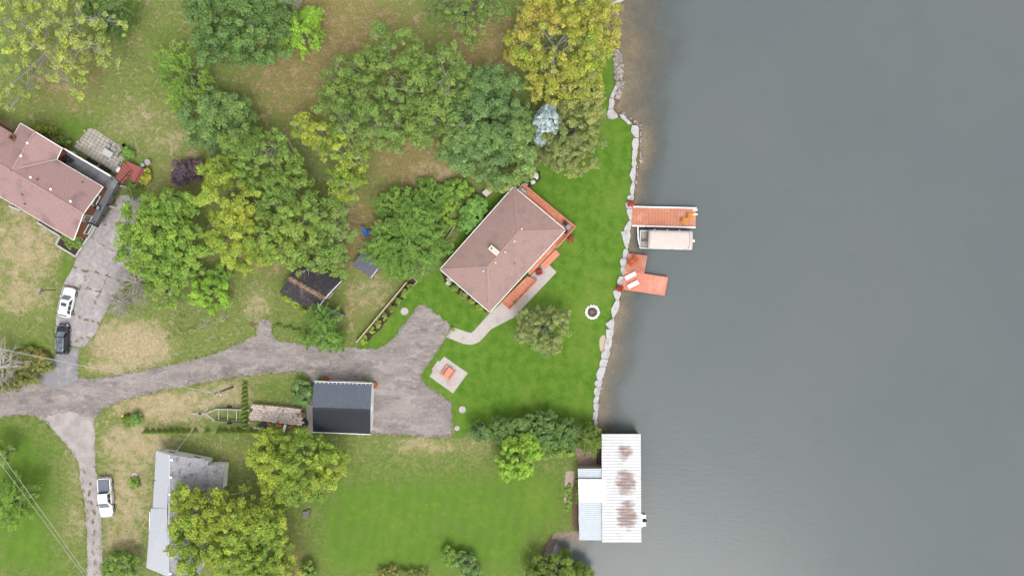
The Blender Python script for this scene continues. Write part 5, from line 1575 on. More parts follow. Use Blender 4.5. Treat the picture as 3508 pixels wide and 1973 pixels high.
pickup(361, 1704, R(-86))

# boat trailer
tr_ = thing('boat_trailer', 'empty galvanised boat trailer with black bunks next to the firewood', 'trailer', W(760, 1421))
def TP(x, y, z=.55): return W(460 + x * .3261, 1280 + y * .3261, z)
for y0, y1 in ((371, 380), (496, 510)):
    m = MB(); m.beam(TP(850, y0), TP(1210, y1 + 3), .12, .14); m.build('side_rail', STEEL, tr_)
for y0, y1 in ((357, 363), (490, 515)):
    m = MB(); m.beam(TP(845, y0, .78), TP(1190, y1 + 2, .78), .16, .1); m.build('bunk', BLACKM, tr_)
    for x in (860, 1000, 1150):
        m = MB(); q = lerp(TP(845, y0, .66), TP(1190, y1, .66), (x - 845) / 345); m.box(q, (.08, .08, .2)); m.build('bracket', STEEL, tr_)
for x in (890, 984, 1077, 1160):
    m = MB(); m.beam(TP(x, 373), TP(x - 3, 503), .1, .1); m.build('cross_member', STEEL, tr_)
for a, b in (((848, 380), (752, 420)), ((842, 492), (752, 424)), ((765, 422), (600, 420))):
    m = MB(); m.beam(TP(*a), TP(*b), .11, .11); m.build('tongue', STEEL, tr_)
m = MB(); m.tube([TP(668, 396, .75), TP(672, 458, .75)], .05, 6); m.tube([TP(668, 420, .05), TP(668, 420, .9)], .05, 6); m.build('jack', STEEL, tr_)
m = MB(); m.box(TP(690, 420, .75), (.3, .25, .3)); m.build('winch', DARKM, tr_)
for y in (347, 520):
    q = TP(1000, y, .3)
    m = MB(); m.tube([(q.x, q.y - .1, .3), (q.x, q.y + .1, .3)], .3, 16); wo = m.build('wheel', TYRE, tr_)
    m = MB(); m.tube([(q.x, q.y - .11, .3), (q.x, q.y + .11, .3)], .16, 12); m.build('rim', RIM, wo)
    m = MB(); m.tube([(q.x + .36 * math.cos(a), q.y, .3 + .36 * math.sin(a)) for a in [R(10 + 20 * k) for k in range(9)]], .08, 6); m.build('mudguard', BLACKM, tr_)

# firewood rows
rw = random.Random(5)
FW = [W(460 + x * .3261, 1280 + y * .3261, 1.3) for x, y in ((1232, 322), (1772, 372), (1782, 548), (1195, 482))]
NR = 8
names_ = ['northernmost'] + ['%s from the north' % ORD[k] for k in range(1, NR - 1)] + ['southernmost']
for r in range(NR):
    a, b = lerp(FW[0], FW[3], (r + .5) / NR), lerp(FW[1], FW[2], (r + .5) / NR)
    a = a + (b - a).normalized() * rw.uniform(-.25, .3); b = b - (b - a).normalized() * rw.uniform(-.1, .5)
    hgt = 1.25 + rw.uniform(-.1, .1)
    t_ = thing('firewood_row', 'row of stacked split firewood, %s of the eight' % names_[r], 'firewood', (((a + b) / 2).x, ((a + b) / 2).y, 0), 'rows of split firewood')
    wid = (FW[3] - FW[0]).length / NR
    dd = (b - a).normalized(); sd_ = Vector((-dd.y, dd.x, 0))
    m = MB(); m.beam((a.x, a.y, (hgt - .16) / 2), (b.x, b.y, (hgt - .16) / 2), wid * .9, hgt - .16); m.build('lower_logs', LOGM, t_)
    n = 30
    for k in range(n):
        if rw.random() < .04: continue
        q = lerp(a, b, (k + .5 + rw.uniform(-.2, .2)) / n)
        m = MB()
        half = sd_ * wid * rw.uniform(.455, .49)
        z = hgt - .13 + rw.uniform(-.07, .08)
        w2 = (b - a).length / n * rw.uniform(.85, 1.12)
        yaw = dd * rw.uniform(-.05, .05)
        o_ = sd_ * rw.uniform(-.05, .05)
        P0, P1 = Vector((q.x, q.y, z)) - half + yaw + o_, Vector((q.x, q.y, z)) + half - yaw + o_
        prof = [(-.5, -.4), (.5, -.4), (.42, .25), (.0 + rw.uniform(-.2, .2), .5), (-.45, .2)]
        vs_ = [P + dd * i * w2 + Vector((0, 0, j * .2)) for P in (P0, P1) for i, j in prof]
        m.add(vs_, [(4, 3, 2, 1, 0), (5, 6, 7, 8, 9)] + [(i, (i + 1) % 5, (i + 1) % 5 + 5, i + 5) for i in range(5)])
        m.build('log', LOGD if rw.random() < .04 or (r in (2, 3) and k > 25) else LOGM, t_)
# odds and ends beside the firewood
def plank(x, y, L_, w_, rz, z, mat, name, lab, cat, h=.06):
    p = W(x, y, z)
    m = MB(); m.box((p.x, p.y, z), (L_, w_, h), rz); o = m.build(name, mat); return tag(o, lab, cat)
PX = lambda x, y: (460 + x * .3261, 1280 + y * .3261)
plank(*PX(1310, 575), 1.7, .22, R(-10), .12, LOGM, 'loose_board', 'long pale board on the ground at the southwestern end of the firewood', 'board')
plank(*PX(1410, 523), .8, .3, R(-20), .2, ORANGE, 'loose_board', 'short orange board at the foot of the firewood, westernmost orange piece', 'board', .1)
plank(*PX(1520, 542), .95, .45, R(-12), .25, M('orange_tarp', lin((232, 132, 60)), lin((214, 112, 46)), 4, .6), 'folded_tarp', 'bright orange folded tarp beside the firewood', 'tarp', .14)
plank(*PX(1575, 572), .4, 1.2, R(-18), .4, VINYL, 'white_sheet', 'white sheet leaning among the scrap by the firewood', 'sheet', .05)
plank(*PX(1640, 555), .9, .18, R(25), .22, ORANGE, 'loose_board', 'orange brown stick crossing the scrap south of the firewood', 'board', .08)
plank(*PX(1700, 568), 1.4, .2, R(-6), .15, TERRA, 'loose_board', 'reddish board near the eastern end of the firewood scrap', 'board', .08)
p = W(*PX(1355, 540), .4)
wb = thing('wheelbarrow', 'dark wheelbarrow tipped against the firewood', 'wheelbarrow', (p.x, p.y, 0))
m = MB(); m.box((p.x, p.y, .45), (.9, .62, .3), R(15), taper=1.25); m.build('tray', BLACKM, wb)
for s_ in (-1, 1):
    m = MB(); m.beam((p.x + .9, p.y + s_ * .28, .5), (p.x - .6, p.y + s_ * .1, .25), .05, .05); m.build('handle', WOODP, wb)
m = MB(); m.tube([(p.x - .65, p.y - .06, .2), (p.x - .65, p.y + .06, .2)], .2, 12); m.build('wheel', TYRE, wb)
p = W(*PX(1790, 520), .5)
m = MB(); m.box((p.x, p.y, .35), (.8, .9, .7), R(20)); o = m.build('covered_bin', DARKM, bevel=.06); tag(o, 'dark covered bin between the firewood and the garage', 'bin')
m = MB(); m.box((p.x, p.y, .74), (.86, .96, .08), R(20)); m.build('lid', DARKM, o)
# utility pole and wires
base, topz = W(797, 1326, 0), 8.0
up_ = thing('utility_pole', 'weathered wooden utility pole with pale crossarm by the boat trailer', 'utility pole', base)
m = MB(); m.tube([base, base + Vector((0, 0, topz))], [.17, .12], 10); m.build('pole', WOODG, up_)
m = MB(); m.beam(base + Vector((-.9, .25, topz - .5)), base + Vector((.9, -.25, topz - .5)), .14, .14); m.build('crossarm', WOODP, up_)
m = MB(); m.lathe(base + Vector((.35, .1, topz - 1.6)), [(.2, 0), (.24, .1), (.24, .8), (.1, .9)], 12); m.build('transformer', STEEL, up_)
for k in (-.8, .0, .8):
    m = MB(); m.lathe(base + Vector((k, -k * .28, topz - .42)), [(.05, 0), (.07, .06), (.05, .14), (.02, .16)], 8); m.build('insulator', VINYL, up_)
m = MB(); m.tube([base + Vector((0, 0, topz - .8)), base + Vector((1.7, 1.3, 0))], .02, 5); m.build('guy_wire', WIRE, up_)
pt = base + Vector((0, 0, topz - .3))
def cable(a, b, sag, r, lab, mat=WIRE):
    a, b = Vector(a), Vector(b)
    n = 24
    m = MB(); m.tube([lerp(a, b, k / n) - Vector((0, 0, 4 * sag * (k / n) * (1 - k / n))) for k in range(n + 1)], r, 5)
    o = m.build('overhead_cable', mat); return tag(o, lab, 'cable')
far = W(40, 1205, 7.0); d_ = far - pt
cable(pt, pt + d_ * 1.6, .5, .05, 'thin overhead cable crossing the lane westward from the utility pole')
cable(pt + Vector((.2, -.2, -.3)), W(600, 1550, 4.2), .3, .022, 'service cable from the utility pole to the southern house')
def through(p, q, z, k0=-.4, k1=1.4):
    a, b = W(*p, z), W(*q, z); return lerp(a, b, k0), lerp(a, b, k1)
cable(*through((0, 1557), (297, 1973), 7.5), .3, .035, 'upper overhead cable over the southwestern lawn, nearer the gravel track')
cable(*through((0, 1591), (285, 1973), 7.5), .3, .03, 'lower overhead cable over the southwestern lawn, farther from the gravel track')
# sign board on a pole by the driveway
b_ = W(190, 993)
t_ = thing('basketball_hoop', 'pole with a pale backboard on the grass west of the white SUV', 'basketball hoop', b_)
m = MB(); m.tube([b_, b_ + Vector((0, 0, 2.6)), b_ + Vector((-.5, -.15, 3.0))], .06, 8); m.build('pole', DARKM, t_)
m = MB(); m.box(b_ + Vector((-.6, -.2, 3.0)), (.06, 1.1, .8), R(-20)); m.build('backboard', STEEL, t_)
m = MB(); m.tube([b_ + Vector((-.9 + .22 * math.cos(a), -.3 + .22 * math.sin(a), 2.75)) for a in [k * .5236 for k in range(13)]], .015, 5); m.build('hoop', TERRA, t_)
# yellow marker by the round shrubs
b_ = W(434, 1420)
t_ = thing('marker_post', 'small yellow marker on a dark post beside the round shrubs', 'marker', b_)
m = MB(); m.tube([b_ + Vector((.6, .2, .1)), b_ + Vector((0, 0, .95))], .05, 6); m.build('post', DARKM, t_)
m = MB(); m.box(b_ + Vector((-.15, 0, .9)), (.35, .3, .5)); m.build('box', YELLOW, t_, bevel=.05)
# picnic table
p = W(1535, 1278, .7); rz = R(55)
t_ = thing('picnic_table', 'orange timber picnic table with attached benches on the concrete pad', 'picnic table', (p.x, p.y, 0))
c_, s_ = math.cos(rz), math.sin(rz)
def L(a, b, zz): return Vector((p.x + a * c_ - b * s_, p.y + a * s_ + b * c_, zz))
for k in range(5):
    m = MB(); m.box(L(0, -.36 + k * .18, .76), (1.75, .165, .045), rz); m.build('top_board', CORAL, t_)
for s2 in (-1, 1):
    for k in (0, 1):
        m = MB(); m.box(L(0, s2 * (.68 + k * .15), .46), (1.75, .135, .045), rz); m.build('bench_board', ORANGE, t_)
for a in (-.65, .65):
    m = MB(); m.beam(L(a, -.8, .4), L(a, .8, .4), .06, .1); m.beam(L(a, -.4, .7), L(a, .4, .7), .06, .09); m.build('cross_rail', ORANGE, t_)
    for s2 in (-1, 1):
        m = MB(); m.beam(L(a + .06, s2 * .3, .72), L(a + .06, s2 * .68, .05), .09, .06); m.build('leg', ORANGE, t_)
# timber fence / raised bed
fe = thing('timber_fence', 'long straight pale timber fence along the garden bed', 'fence', W(1310, 1070))
f0_, f1_ = W(1221, 1173, 1.0), W(1393, 967, 1.0)
n = 9
for k in range(n):
    a, b = lerp(f0_, f1_, k / n), lerp(f0_, f1_, (k + .985) / n)
    m = MB(); m.beam(a, b, .2, .06); m.build('cap_board', WOODP, fe)
    for j in range(3):
        m = MB(); m.beam((a.x, a.y, .2 + j * .29), (b.x, b.y, .2 + j * .29), .05, .25); m.build('plank', WOODG, fe)
for k in range(n + 1):
    q = lerp(f0_, f1_, k / n); m = MB(); m.box((q.x, q.y, .48), (.11, .11, .96)); m.build('post', WOODG, fe)
be = thing('raised_bed', 'low timber edging of the garden bed at the upper end of the fence', 'garden bed', W(1405, 990))
for a, b in (((1381, 1018), (1429, 964)), ((1429, 964), (1409, 946)), ((1409, 946), (1404, 956))):
    m = MB(); m.beam(W(*a, .35) - Vector((0, 0, .15)), W(*b, .35) - Vector((0, 0, .15)), .13, .34); m.build('edge_board', WOODP, be)
sheet('flower_bed', [(1235, 1172), (1262, 1168), (1300, 1130), (1352, 1060), (1428, 966), (1410, 950), (1395, 968)], .02, SOILM, 'dark soil bed beside the timber fence', 'flower bed', .12, .4, 21)
sheet('flower_bed', [(1512, 935), (1522, 926), (1600, 1000), (1674, 1062), (1668, 1070), (1620, 1040), (1560, 1000), (1525, 968)], .02, SOILM, 'dark soil bed along the southwestern wall of the main house', 'flower bed', .12, .4, 22)
sheet('flower_bed', [(1760, 630), (1790, 600), (1850, 585), (1855, 612), (1822, 640), (1800, 645), (1780, 645)], .02, SOILM, 'dark soil bed at the northern corner of the orange deck', 'flower bed', .1, .4, 23)
a, b = W(1521, 830, .5), W(1558, 776, .5)
fe2 = thing('plank_edging', 'short wooden plank edging behind the clipped hedge', 'plank', ((a + b) / 2).xy.to_3d())
m = MB(); m.beam(a - Vector((0, 0, .2)), b - Vector((0, 0, .2)), .12, .5); m.build('plank', WOODP, fe2)
for q in (a, b):
    m = MB(); m.box((q.x, q.y, .2), (.14, .14, .5)); m.build('post', WOODG, fe2)
# blue plastic slide under the bright green tree
p = W(1250, 797, .6)
t_ = thing('play_slide', 'bright blue plastic slide half hidden by the bright green tree', 'slide', (p.x, p.y, 0))
m = MB(); a, b = Vector((p.x - .25, p.y + .75, 1.1)), Vector((p.x + .3, p.y - .55, .15))
m.beam(a, b, .5, .05); m.build('chute', BLUE, t_)
for s2 in (-1, 1):
    o_ = Vector((.24 * s2, .1 * s2, .1)); m = MB(); m.beam(a + o_, b + o_, .05, .16); m.build('side', BLUE, t_)
m = MB(); m.tube([(p.x + .5, p.y + .6, 0), (p.x + .75, p.y + .2, 1.1), (p.x + .55, p.y - .3, .9)], .12, 6); m.build('handle_loop', BLUE, t_)
m = MB(); m.beam((p.x - .25, p.y + .75, 1.05), (p.x - 1.0, p.y + 1.15, 0), .1, .1); m.build('ladder', WOODP, t_)
# grey garden bench by the maple
p = W(1049, 1764, .5)
t_ = thing('lawn_bench', 'small weathered wooden bench at the edge of the southern lawn', 'bench', (p.x, p.y, 0))
for k in range(5):
    m = MB(); m.box((p.x, p.y - .35 + k * .2, .45), (1.1, .18, .04)); m.build('slat', WOODG, t_)
m = MB(); m.box((p.x + .52, p.y, .62), (.06, 1.0, .36)); m.build('backrest', WOODG, t_)
for a in (-.45, .45):
    for b in (-.35, .42):
        m = MB(); m.box((p.x + a, p.y + b, .21), (.08, .08, .42)); m.build('leg', WOODG, t_)
m = MB(); q = W(1057, 1750, .4); m.box((q.x, q.y, .2), (.6, .3, .36)); o = m.build('wooden_crate', WOODG); tag(o, 'small wooden crate next to the weathered bench', 'crate')

# ------------------------------------------------------------------ vegetation
def leaf_mesh(name, pos, nrm, size, asp, cols, parent, rng, tdir=None, kind=None):
    N = len(pos)
    ref = rng.normal(size=(N, 3)) if tdir is None else tdir + rng.normal(size=(N, 3)) * .25
    tt = ref - nrm * np.sum(ref * nrm, 1, keepdims=True)
    tt /= np.linalg.norm(tt, axis=1, keepdims=True) + 1e-9
    bb = np.cross(nrm, tt)
    s_ = (size * rng.uniform(.6, 1.35, N))[:, None]
    org = np.array(ORG[parent]) if parent is not None else np.zeros(3)
    q = np.empty((N, 4, 3))
    q[:, 0] = pos + tt * s_ - nrm * s_ * .22
    q[:, 1] = pos + bb * s_ * asp
    q[:, 2] = pos - tt * s_ - nrm * s_ * .22
    q[:, 3] = pos - bb * s_ * asp
    q -= org
    me = bpy.data.meshes.new(name)
    me.vertices.add(4 * N)
    me.vertices.foreach_set('co', q.astype(np.float32).ravel())
    me.loops.add(4 * N)
    me.loops.foreach_set('vertex_index', np.arange(4 * N, dtype=np.int32))
    me.polygons.add(N)
    me.polygons.foreach_set('loop_start', np.arange(0, 4 * N, 4, dtype=np.int32))
    me.update()
    at_ = me.attributes.new('leaf', 'FLOAT_COLOR', 'FACE')
    at_.data.foreach_set('color', np.concatenate([np.clip(cols, 0.002, .9), np.ones((N, 1))], 1).astype(np.float32).ravel())
    me.materials.append(LEAF)
    o = bpy.data.objects.new(name, me)
    COL.objects.link(o)
    if parent is not None:
        o.parent = parent
    if kind: o['kind'] = kind
    return o
def unit(a): return a / (np.linalg.norm(a, axis=1, keepdims=True) + 1e-9)
def pal(name):
    return np.array([lin(c) for c in PALS[name]])
PALS = {
    'olive': [(122, 148, 74), (102, 132, 64), (142, 160, 82), (86, 118, 60), (130, 150, 72)],
    'dark': [(98, 128, 72), (84, 114, 64), (118, 144, 78), (106, 136, 68)],
    'bluegreen': [(104, 136, 82), (88, 122, 74), (126, 152, 90), (130, 154, 82)],
    'mid': [(114, 146, 70), (96, 130, 62), (134, 160, 72), (122, 146, 76), (146, 164, 70)],
    'yellow': [(178, 178, 74), (138, 160, 66), (162, 168, 68), (144, 162, 62), (192, 172, 82), (128, 152, 58), (184, 160, 84)],
    'yelgreen': [(146, 168, 66), (124, 152, 60), (164, 176, 68), (106, 140, 58), (174, 178, 74)],
    'bright': [(132, 164, 68), (114, 150, 66), (152, 174, 72), (100, 136, 60)],
    'lime': [(146, 184, 66), (128, 168, 60), (160, 194, 76), (112, 150, 56)],
    'feather': [(110, 146, 66), (94, 132, 58), (128, 158, 74), (114, 150, 64)],
    'scrag': [(154, 166, 86), (134, 152, 82), (170, 180, 80), (120, 140, 80), (178, 188, 82)],
    'greyolive': [(138, 152, 92), (120, 138, 84), (158, 166, 96), (106, 124, 78), (170, 168, 90)],
    'silver': [(190, 204, 208), (172, 190, 194), (204, 214, 216), (158, 176, 180)],
    'purple': [(100, 86, 98), (86, 74, 86), (114, 96, 106), (94, 76, 82)],
    'cedar': [(116, 138, 58), (102, 126, 54), (132, 150, 64), (92, 116, 52)],
    'hedge': [(116, 158, 76), (102, 146, 70), (132, 172, 82)],
    'rust': [(122, 136, 70), (108, 128, 64), (160, 124, 80), (100, 120, 60), (128, 142, 70)],
    'shrub': [(116, 152, 70), (102, 140, 66), (132, 164, 76)],
    'ylw_flower': [(214, 190, 70), (120, 150, 64), (126, 152, 62), (110, 140, 60)],
    'white_flower': [(236, 236, 226), (224, 226, 214), (120, 154, 80)],
    'red_flower': [(190, 62, 64), (170, 50, 56), (198, 84, 78), (120, 96, 66)],
    'garden': [(132, 160, 72), (148, 162, 78), (110, 132, 72), (164, 164, 82), (128, 118, 80)],
}
ALB = 1.6
def make_crown(parent, lobes, palette, seed, leaf=.19, cr=.8, dens=1.0, per=105, asp=.62, style='blob', flat=.75, name='crown', tone=None, patch=.5, zlow=-.25, up=.7, gap=.12):
    rng = np.random.default_rng(seed)
    P = pal(palette) * ALB
    leaf *= .8; per = int(per * 1.4)
    allp, alln, alls, allc, allt = [], [], [], [], []
    tips = []
    ph = rng.uniform(0, 6.28, (4, 3)); fr = rng.uniform(.25, .6, (4, 3))
    for (cx, cy, cz, rx, ry, rz) in lobes:
        n = max(6, int(dens * 2.3 * rx * ry / cr ** 2))
        ii = np.arange(n) + .5
        zz_ = 1 - (1 - zlow) * ii / n
        aa_ = ii * 2.399963 + rng.uniform(0, 6.28)
        d = unit(np.stack([np.sqrt(1 - zz_ ** 2) * np.cos(aa_), np.sqrt(1 - zz_ ** 2) * np.sin(aa_), zz_], -1) + rng.normal(0, .09, (n, 3)))
        if gap:
            d = d[rng.random(n) > gap]
            n = len(d)
        lump = 1 + .13 * np.sin(d[:, 0] * 4 + ph[0, 0]) * np.sin(d[:, 1] * 4 + ph[0, 1]) + .1 * np.sin(d[:, 0] * 9 + ph[1, 0]) + .08 * np.sin(d[:, 1] * 8 + ph[1, 1])
        shell = np.where(rng.random(n) < .75, rng.uniform(.84, 1.04, n), rng.uniform(.55, .85, n)) * lump
        c = np.array([cx, cy, cz]) + d * shell[:, None] * np.array([rx - cr * .6, ry - cr * .6, rz - cr * .5])
        tips.append(c)
        r = cr * rng.uniform(.45, 1.2, n)
        st = rng.uniform(.65, 1.45, (n, 3)) * np.array([1, 1, .9])
        cnt = np.maximum(6, (per * (r / cr) ** 2).astype(int))
        idx = np.repeat(np.arange(n), cnt)
        # tint per clump: smooth patches plus random
        w = np.zeros((n, len(P)))
        for k in range(len(P)):
            f_, p_ = fr[k % 4], ph[k % 4]
            w[:, k] = np.sin(c[:, 0] * f_[0] + p_[0] + k) + np.sin(c[:, 1] * f_[1] + p_[1] + 2 * k)
        w = np.exp(w * patch + rng.normal(0, .8, w.shape))
        w /= w.sum(1, keepdims=True)
        cc = w @ P
        cc *= rng.uniform(.78, 1.2, (n, 1))
        N = len(idx)
        if style == 'blob':
            e = unit(rng.normal(size=(N, 3)))
            e[:, 2] = np.where(rng.random(N) < .7, np.abs(e[:, 2]), e[:, 2])
            pos = c[idx] + e * st[idx] * (r[idx] * (.3 + .7 * rng.random(N) ** .6) * (1 + .25 * np.sin(e[:, 0] * 5 + idx) * np.sin(e[:, 1] * 5 + idx * 1.7)))[:, None] * np.array([1, 1, flat])
            nr = unit(e * .7 + np.array([0, 0, up]) + rng.normal(size=(N, 3)) * .3)
            tdir = None
        else:
            ang = np.arctan2(c[:, 1] - cy, c[:, 0] - cx) + rng.normal(0, .6, n)
            fd = unit(np.stack([np.cos(ang), np.sin(ang), rng.uniform(-.35, .3, n)], -1))
            sd2 = unit(np.cross(fd, np.array([0, 0, 1.0])))
            a = rng.uniform(-1, 1, N)
            lat = rng.normal(0, .2, N) * (1.15 - np.abs(a))
            L_ = r[idx] * 1.7
            pos = c[idx] + fd[idx] * (a * L_)[:, None] + sd2[idx] * (lat * L_)[:, None]
            pos[:, 2] -= .18 * L_ * a ** 2 + .25 * np.abs(lat) * L_
            nr = unit(np.array([0, 0, 1.0]) + rng.normal(size=(N, 3)) * .38)
            tdir = fd[idx] * .55 + sd2[idx] * np.sign(lat)[:, None] * .8
        col = cc[idx] * rng.uniform(.66, 1.3, (N, 1)) * np.array([1, 1, 1]) ** 1 + rng.normal(0, .012, (N, 1)) * np.array([1, .4, 0])
        allp.append(pos); alln.append(nr); allc.append(col)
        if tdir is not None: allt.append(tdir)
    pos, nr, col = np.concatenate(allp), np.concatenate(alln), np.concatenate(allc)
    ok = pos[:, 2] > .05
    pos, nr, col = pos[ok], nr[ok], col[ok]
    td = np.concatenate(allt)[ok] if allt else None
    leaf_mesh(name, pos, nr, leaf, asp if style == 'blob' else asp * .55, col, parent, rng, td)
    return np.concatenate(tips)
def make_trunk(parent, base, tips, h, seed, r0=.3, nl=28, mat=BARK, lift=.0, twigs=3):
    rng = np.random.default_rng(seed)
    m = MB()
    b = Vector(base)
    fk = b + Vector((0, 0, h * .42))
    m.tube([b, b + Vector((.1, .05, h * .2)), fk, b + Vector((0, 0, h * .7))], [r0 * 1.25, r0, r0 * .8, r0 * .35], 8)
    T = np.array(tips)
    ns = max(3, min(8, nl // 6 + 2))
    sc = []
    dirs = rng.uniform(0, 6.28) + np.arange(ns) / ns * 6.283
    rel = T - np.array([b.x, b.y, 0])
    ang = np.arctan2(rel[:, 1], rel[:, 0])
    dist = np.hypot(rel[:, 0], rel[:, 1])
    for a in dirs:
        w_ = np.cos(ang - a) * dist + rng.normal(0, .5, len(T))
        e = Vector(T[int(np.argmax(w_ * (dist < np.percentile(dist, 85))))])
        st_ = b + Vector((0, 0, h * rng.uniform(.2, .42)))
        md = st_.lerp(e, .45) + Vector((rng.normal(0, .5), rng.normal(0, .5), .02 * (e - st_).length - .4))
        pts = [lerp(lerp(st_, md, k), lerp(md, e, k), k) + Vector(rng.normal(0, .12, 3)) for k in (0, .2, .4, .6, .8, 1)]
        rr_ = r0 * rng.uniform(.4, .6)
        m.tube(pts, [rr_ * (1 - .8 * k) + .02 for k in (0, .2, .4, .6, .8, 1)], 6, False)
        sc += [(p_, rr_ * (1 - .8 * k) + .02) for p_, k in zip(pts[2:], (.4, .6, .8, 1))]
    sp = np.array([list(p_) for p_, _ in sc])
    for i in rng.permutation(len(T))[:nl]:
        tp_ = Vector(T[i]) + Vector((0, 0, lift))
        q = int(np.argmin(np.linalg.norm(sp - T[i], axis=1) + rng.uniform(0, 1.2, len(sp))))
        st_, rr_ = sc[q][0], sc[q][1] * .55
        d_ = tp_ - st_
        m1_ = lerp(st_, tp_, .4) + Vector(rng.normal(0, .1 * d_.length + .05, 3))
        m2_ = lerp(st_, tp_, .75) + Vector(rng.normal(0, .06 * d_.length + .05, 3))
        m.tube([st_, m1_, m2_, tp_], [rr_, rr_ * .8 + .01, rr_ * .5 + .012, .018], 5, False)
        for _ in range(twigs):
            s0 = lerp(m1_, tp_, rng.uniform(.1, .95))
            e = s0 + (d_.normalized() * .5 + Vector((rng.normal(0, .45), rng.normal(0, .45), rng.uniform(-.1, .35)))) * rng.uniform(.6, 1.2)
            m.tube([s0, lerp(s0, e, .5) + Vector((rng.normal(0, .07), rng.normal(0, .07), .05)), e], [.035, .025, .012], 4, False)
    m.build('trunk', mat, parent, True)
SEED = [100]
def tree(name, lab, lobes, h, palette, group=None, cat='tree', bark=BARK, nl=28, r0=.28, low=.2, base=None, lift=0.0, twigs=3, crown_kw=None, **kw):
    """lobes in view units of the whole photo: (cx, cy, rx, ry[, top factor])"""
    SEED[0] += 1
    L_ = []
    for lb in lobes:
        cx, cy, rx, ry = lb[:4]
        f_ = lb[4] if len(lb) > 4 else 1.0
        top, bot = h * f_, h * low
        zc = bot + (top - bot) * .5
        q = W(cx * KD, cy * KD, zc)
        k = S * KD * (H - zc) / H
        L_.append((q.x, q.y, zc, rx * k, ry * k, (top - bot) * .5))
    if base is None:
        bx_, by_ = L_[0][0], L_[0][1]
    else:
        q = W(base[0] * KD, base[1] * KD); bx_, by_ = q.x, q.y
    t_ = thing(name, lab, cat, (bx_, by_, 0), group)
    tips = make_crown(t_, L_, palette, SEED[0], **kw)
    if nl: make_trunk(t_, (bx_, by_, 0), tips, h, SEED[0] + 500, r0, nl, bark, lift, twigs)
    return t_
TG = 'large trees around the houses'
tree('scraggly_tree', 'sparse yellow green tree with pale bare branches in the northwestern corner', [(60, 60, 95, 75), (200, 80, 95, 85), (110, 150, 120, 65), (40, 220, 60, 75), (225, 140, 85, 55), (200, 215, 25, 40, .7), (290, 70, 40, 40, .8)], 12, 'scrag', TG, nl=90, low=.35, dens=.7, gap=.5, leaf=.17, cr=.7, per=75, lift=.45, twigs=6, bark=BARKL, base=(150, 150))
tree('spruce_tree', 'dark spruce behind the sparse tree at the northwestern top edge', [(265, 20, 75, 60), (300, 60, 35, 40, .8)], 8, 'dark', TG, nl=8, leaf=.2, cr=.7, per=110, style='frond')
tree('broad_tree', 'dense dark green tree at the top edge west of the lime tree', [(590, 60, 120, 90), (650, 100, 75, 85), (560, 130, 70, 55), (690, 30, 55, 60, .9), (520, 30, 60, 60, .9)], 11, 'dark', TG, nl=30, leaf=.18, cr=.85, per=130, bark=BARK, lift=.15)
tree('locust_tree', 'lime green feathery tree at the top beside the grey cottage roof', [(750, 80, 62, 58), (790, 50, 28, 30, .9)], 7, 'lime', TG, nl=8, leaf=.2, cr=.75, per=130, style='frond', dens=1.2)
tree('locust_tree', 'bright feathery tree north of the round bluish green tree', [(470, 190, 70, 75), (470, 255, 50, 45, .9), (430, 150, 45, 45, .9)], 7, 'bright', TG, nl=22, leaf=.19, cr=.7, per=100, style='frond', dens=.85, lift=.1)
tree('round_tree', 'round bluish green tree north of the maple cluster', [(545, 310, 88, 82), (600, 280, 45, 40, .8)], 8, 'bluegreen', TG, nl=10, leaf=.18, cr=.8, per=140)
tree('broad_tree', 'widest olive green tree in the upper middle with grey branches', [(990, 240, 165, 125), (900, 210, 95, 85, .95), (1090, 210, 100, 85, .95), (1010, 130, 75, 55, .9), (950, 320, 110, 65, .9), (1080, 300, 95, 70, .9), (1120, 150, 50, 40, .8), (850, 260, 55, 60, .8), (960, 90, 35, 28, .8)], 13, 'olive', TG, nl=70, leaf=.17, cr=.72, per=95, dens=.9, gap=.2, lift=.4, twigs=4, bark=BARKL)
tree('broad_tree', 'deep green tree filling the gap north of the main house', [(1230, 300, 115, 110), (1260, 390, 95, 85, .9), (1170, 370, 75, 75, .9), (1220, 220, 80, 55, .85), (1300, 330, 55, 70, .85)], 11, 'bluegreen', TG, nl=12, leaf=.18, cr=.85, per=140)
tree('maple_tree', 'golden yellow tree beside the lake at the top of the shoreline', [(1410, 110, 125, 115), (1490, 90, 80, 95, .95), (1400, 200, 80, 75, .9), (1320, 120, 55, 55, .85), (1450, 30, 95, 60, .9), (1350, 40, 55, 45, .9), (1480, 190, 50, 55, .8)], 12, 'yellow', TG, nl=80, leaf=.17, cr=.72, per=90, dens=.85, gap=.27, lift=.45, twigs=5, bark=BARKL, patch=.7, base=(1390, 140))
tree('blue_spruce', 'silvery blue spruce standing between the deep green and olive trees', [(1378, 305, 34, 38), (1366, 345, 22, 18, .7)], 9, 'silver', TG, nl=4, leaf=.15, cr=.45, per=130, dens=1.9, gap=.0, bark=BARKB)
tree('broad_tree', 'yellowish olive tree on the lawn edge east of the silvery spruce', [(1445, 320, 75, 85), (1450, 400, 62, 50, .85), (1480, 260, 50, 50, .85), (1410, 390, 45, 45, .8)], 9, 'greyolive', TG, nl=30, leaf=.15, cr=.6, per=100, lift=.1)
tree('willow_shrub', 'greyish green shrub between the main house and the deep green tree', [(1258, 452, 42, 35), (1300, 430, 45, 28, .8), (1338, 395, 28, 30, .9), (1352, 368, 20, 20, .9)], 4, 'greyolive', None, 'shrub', nl=6, leaf=.14, cr=.5, per=110)
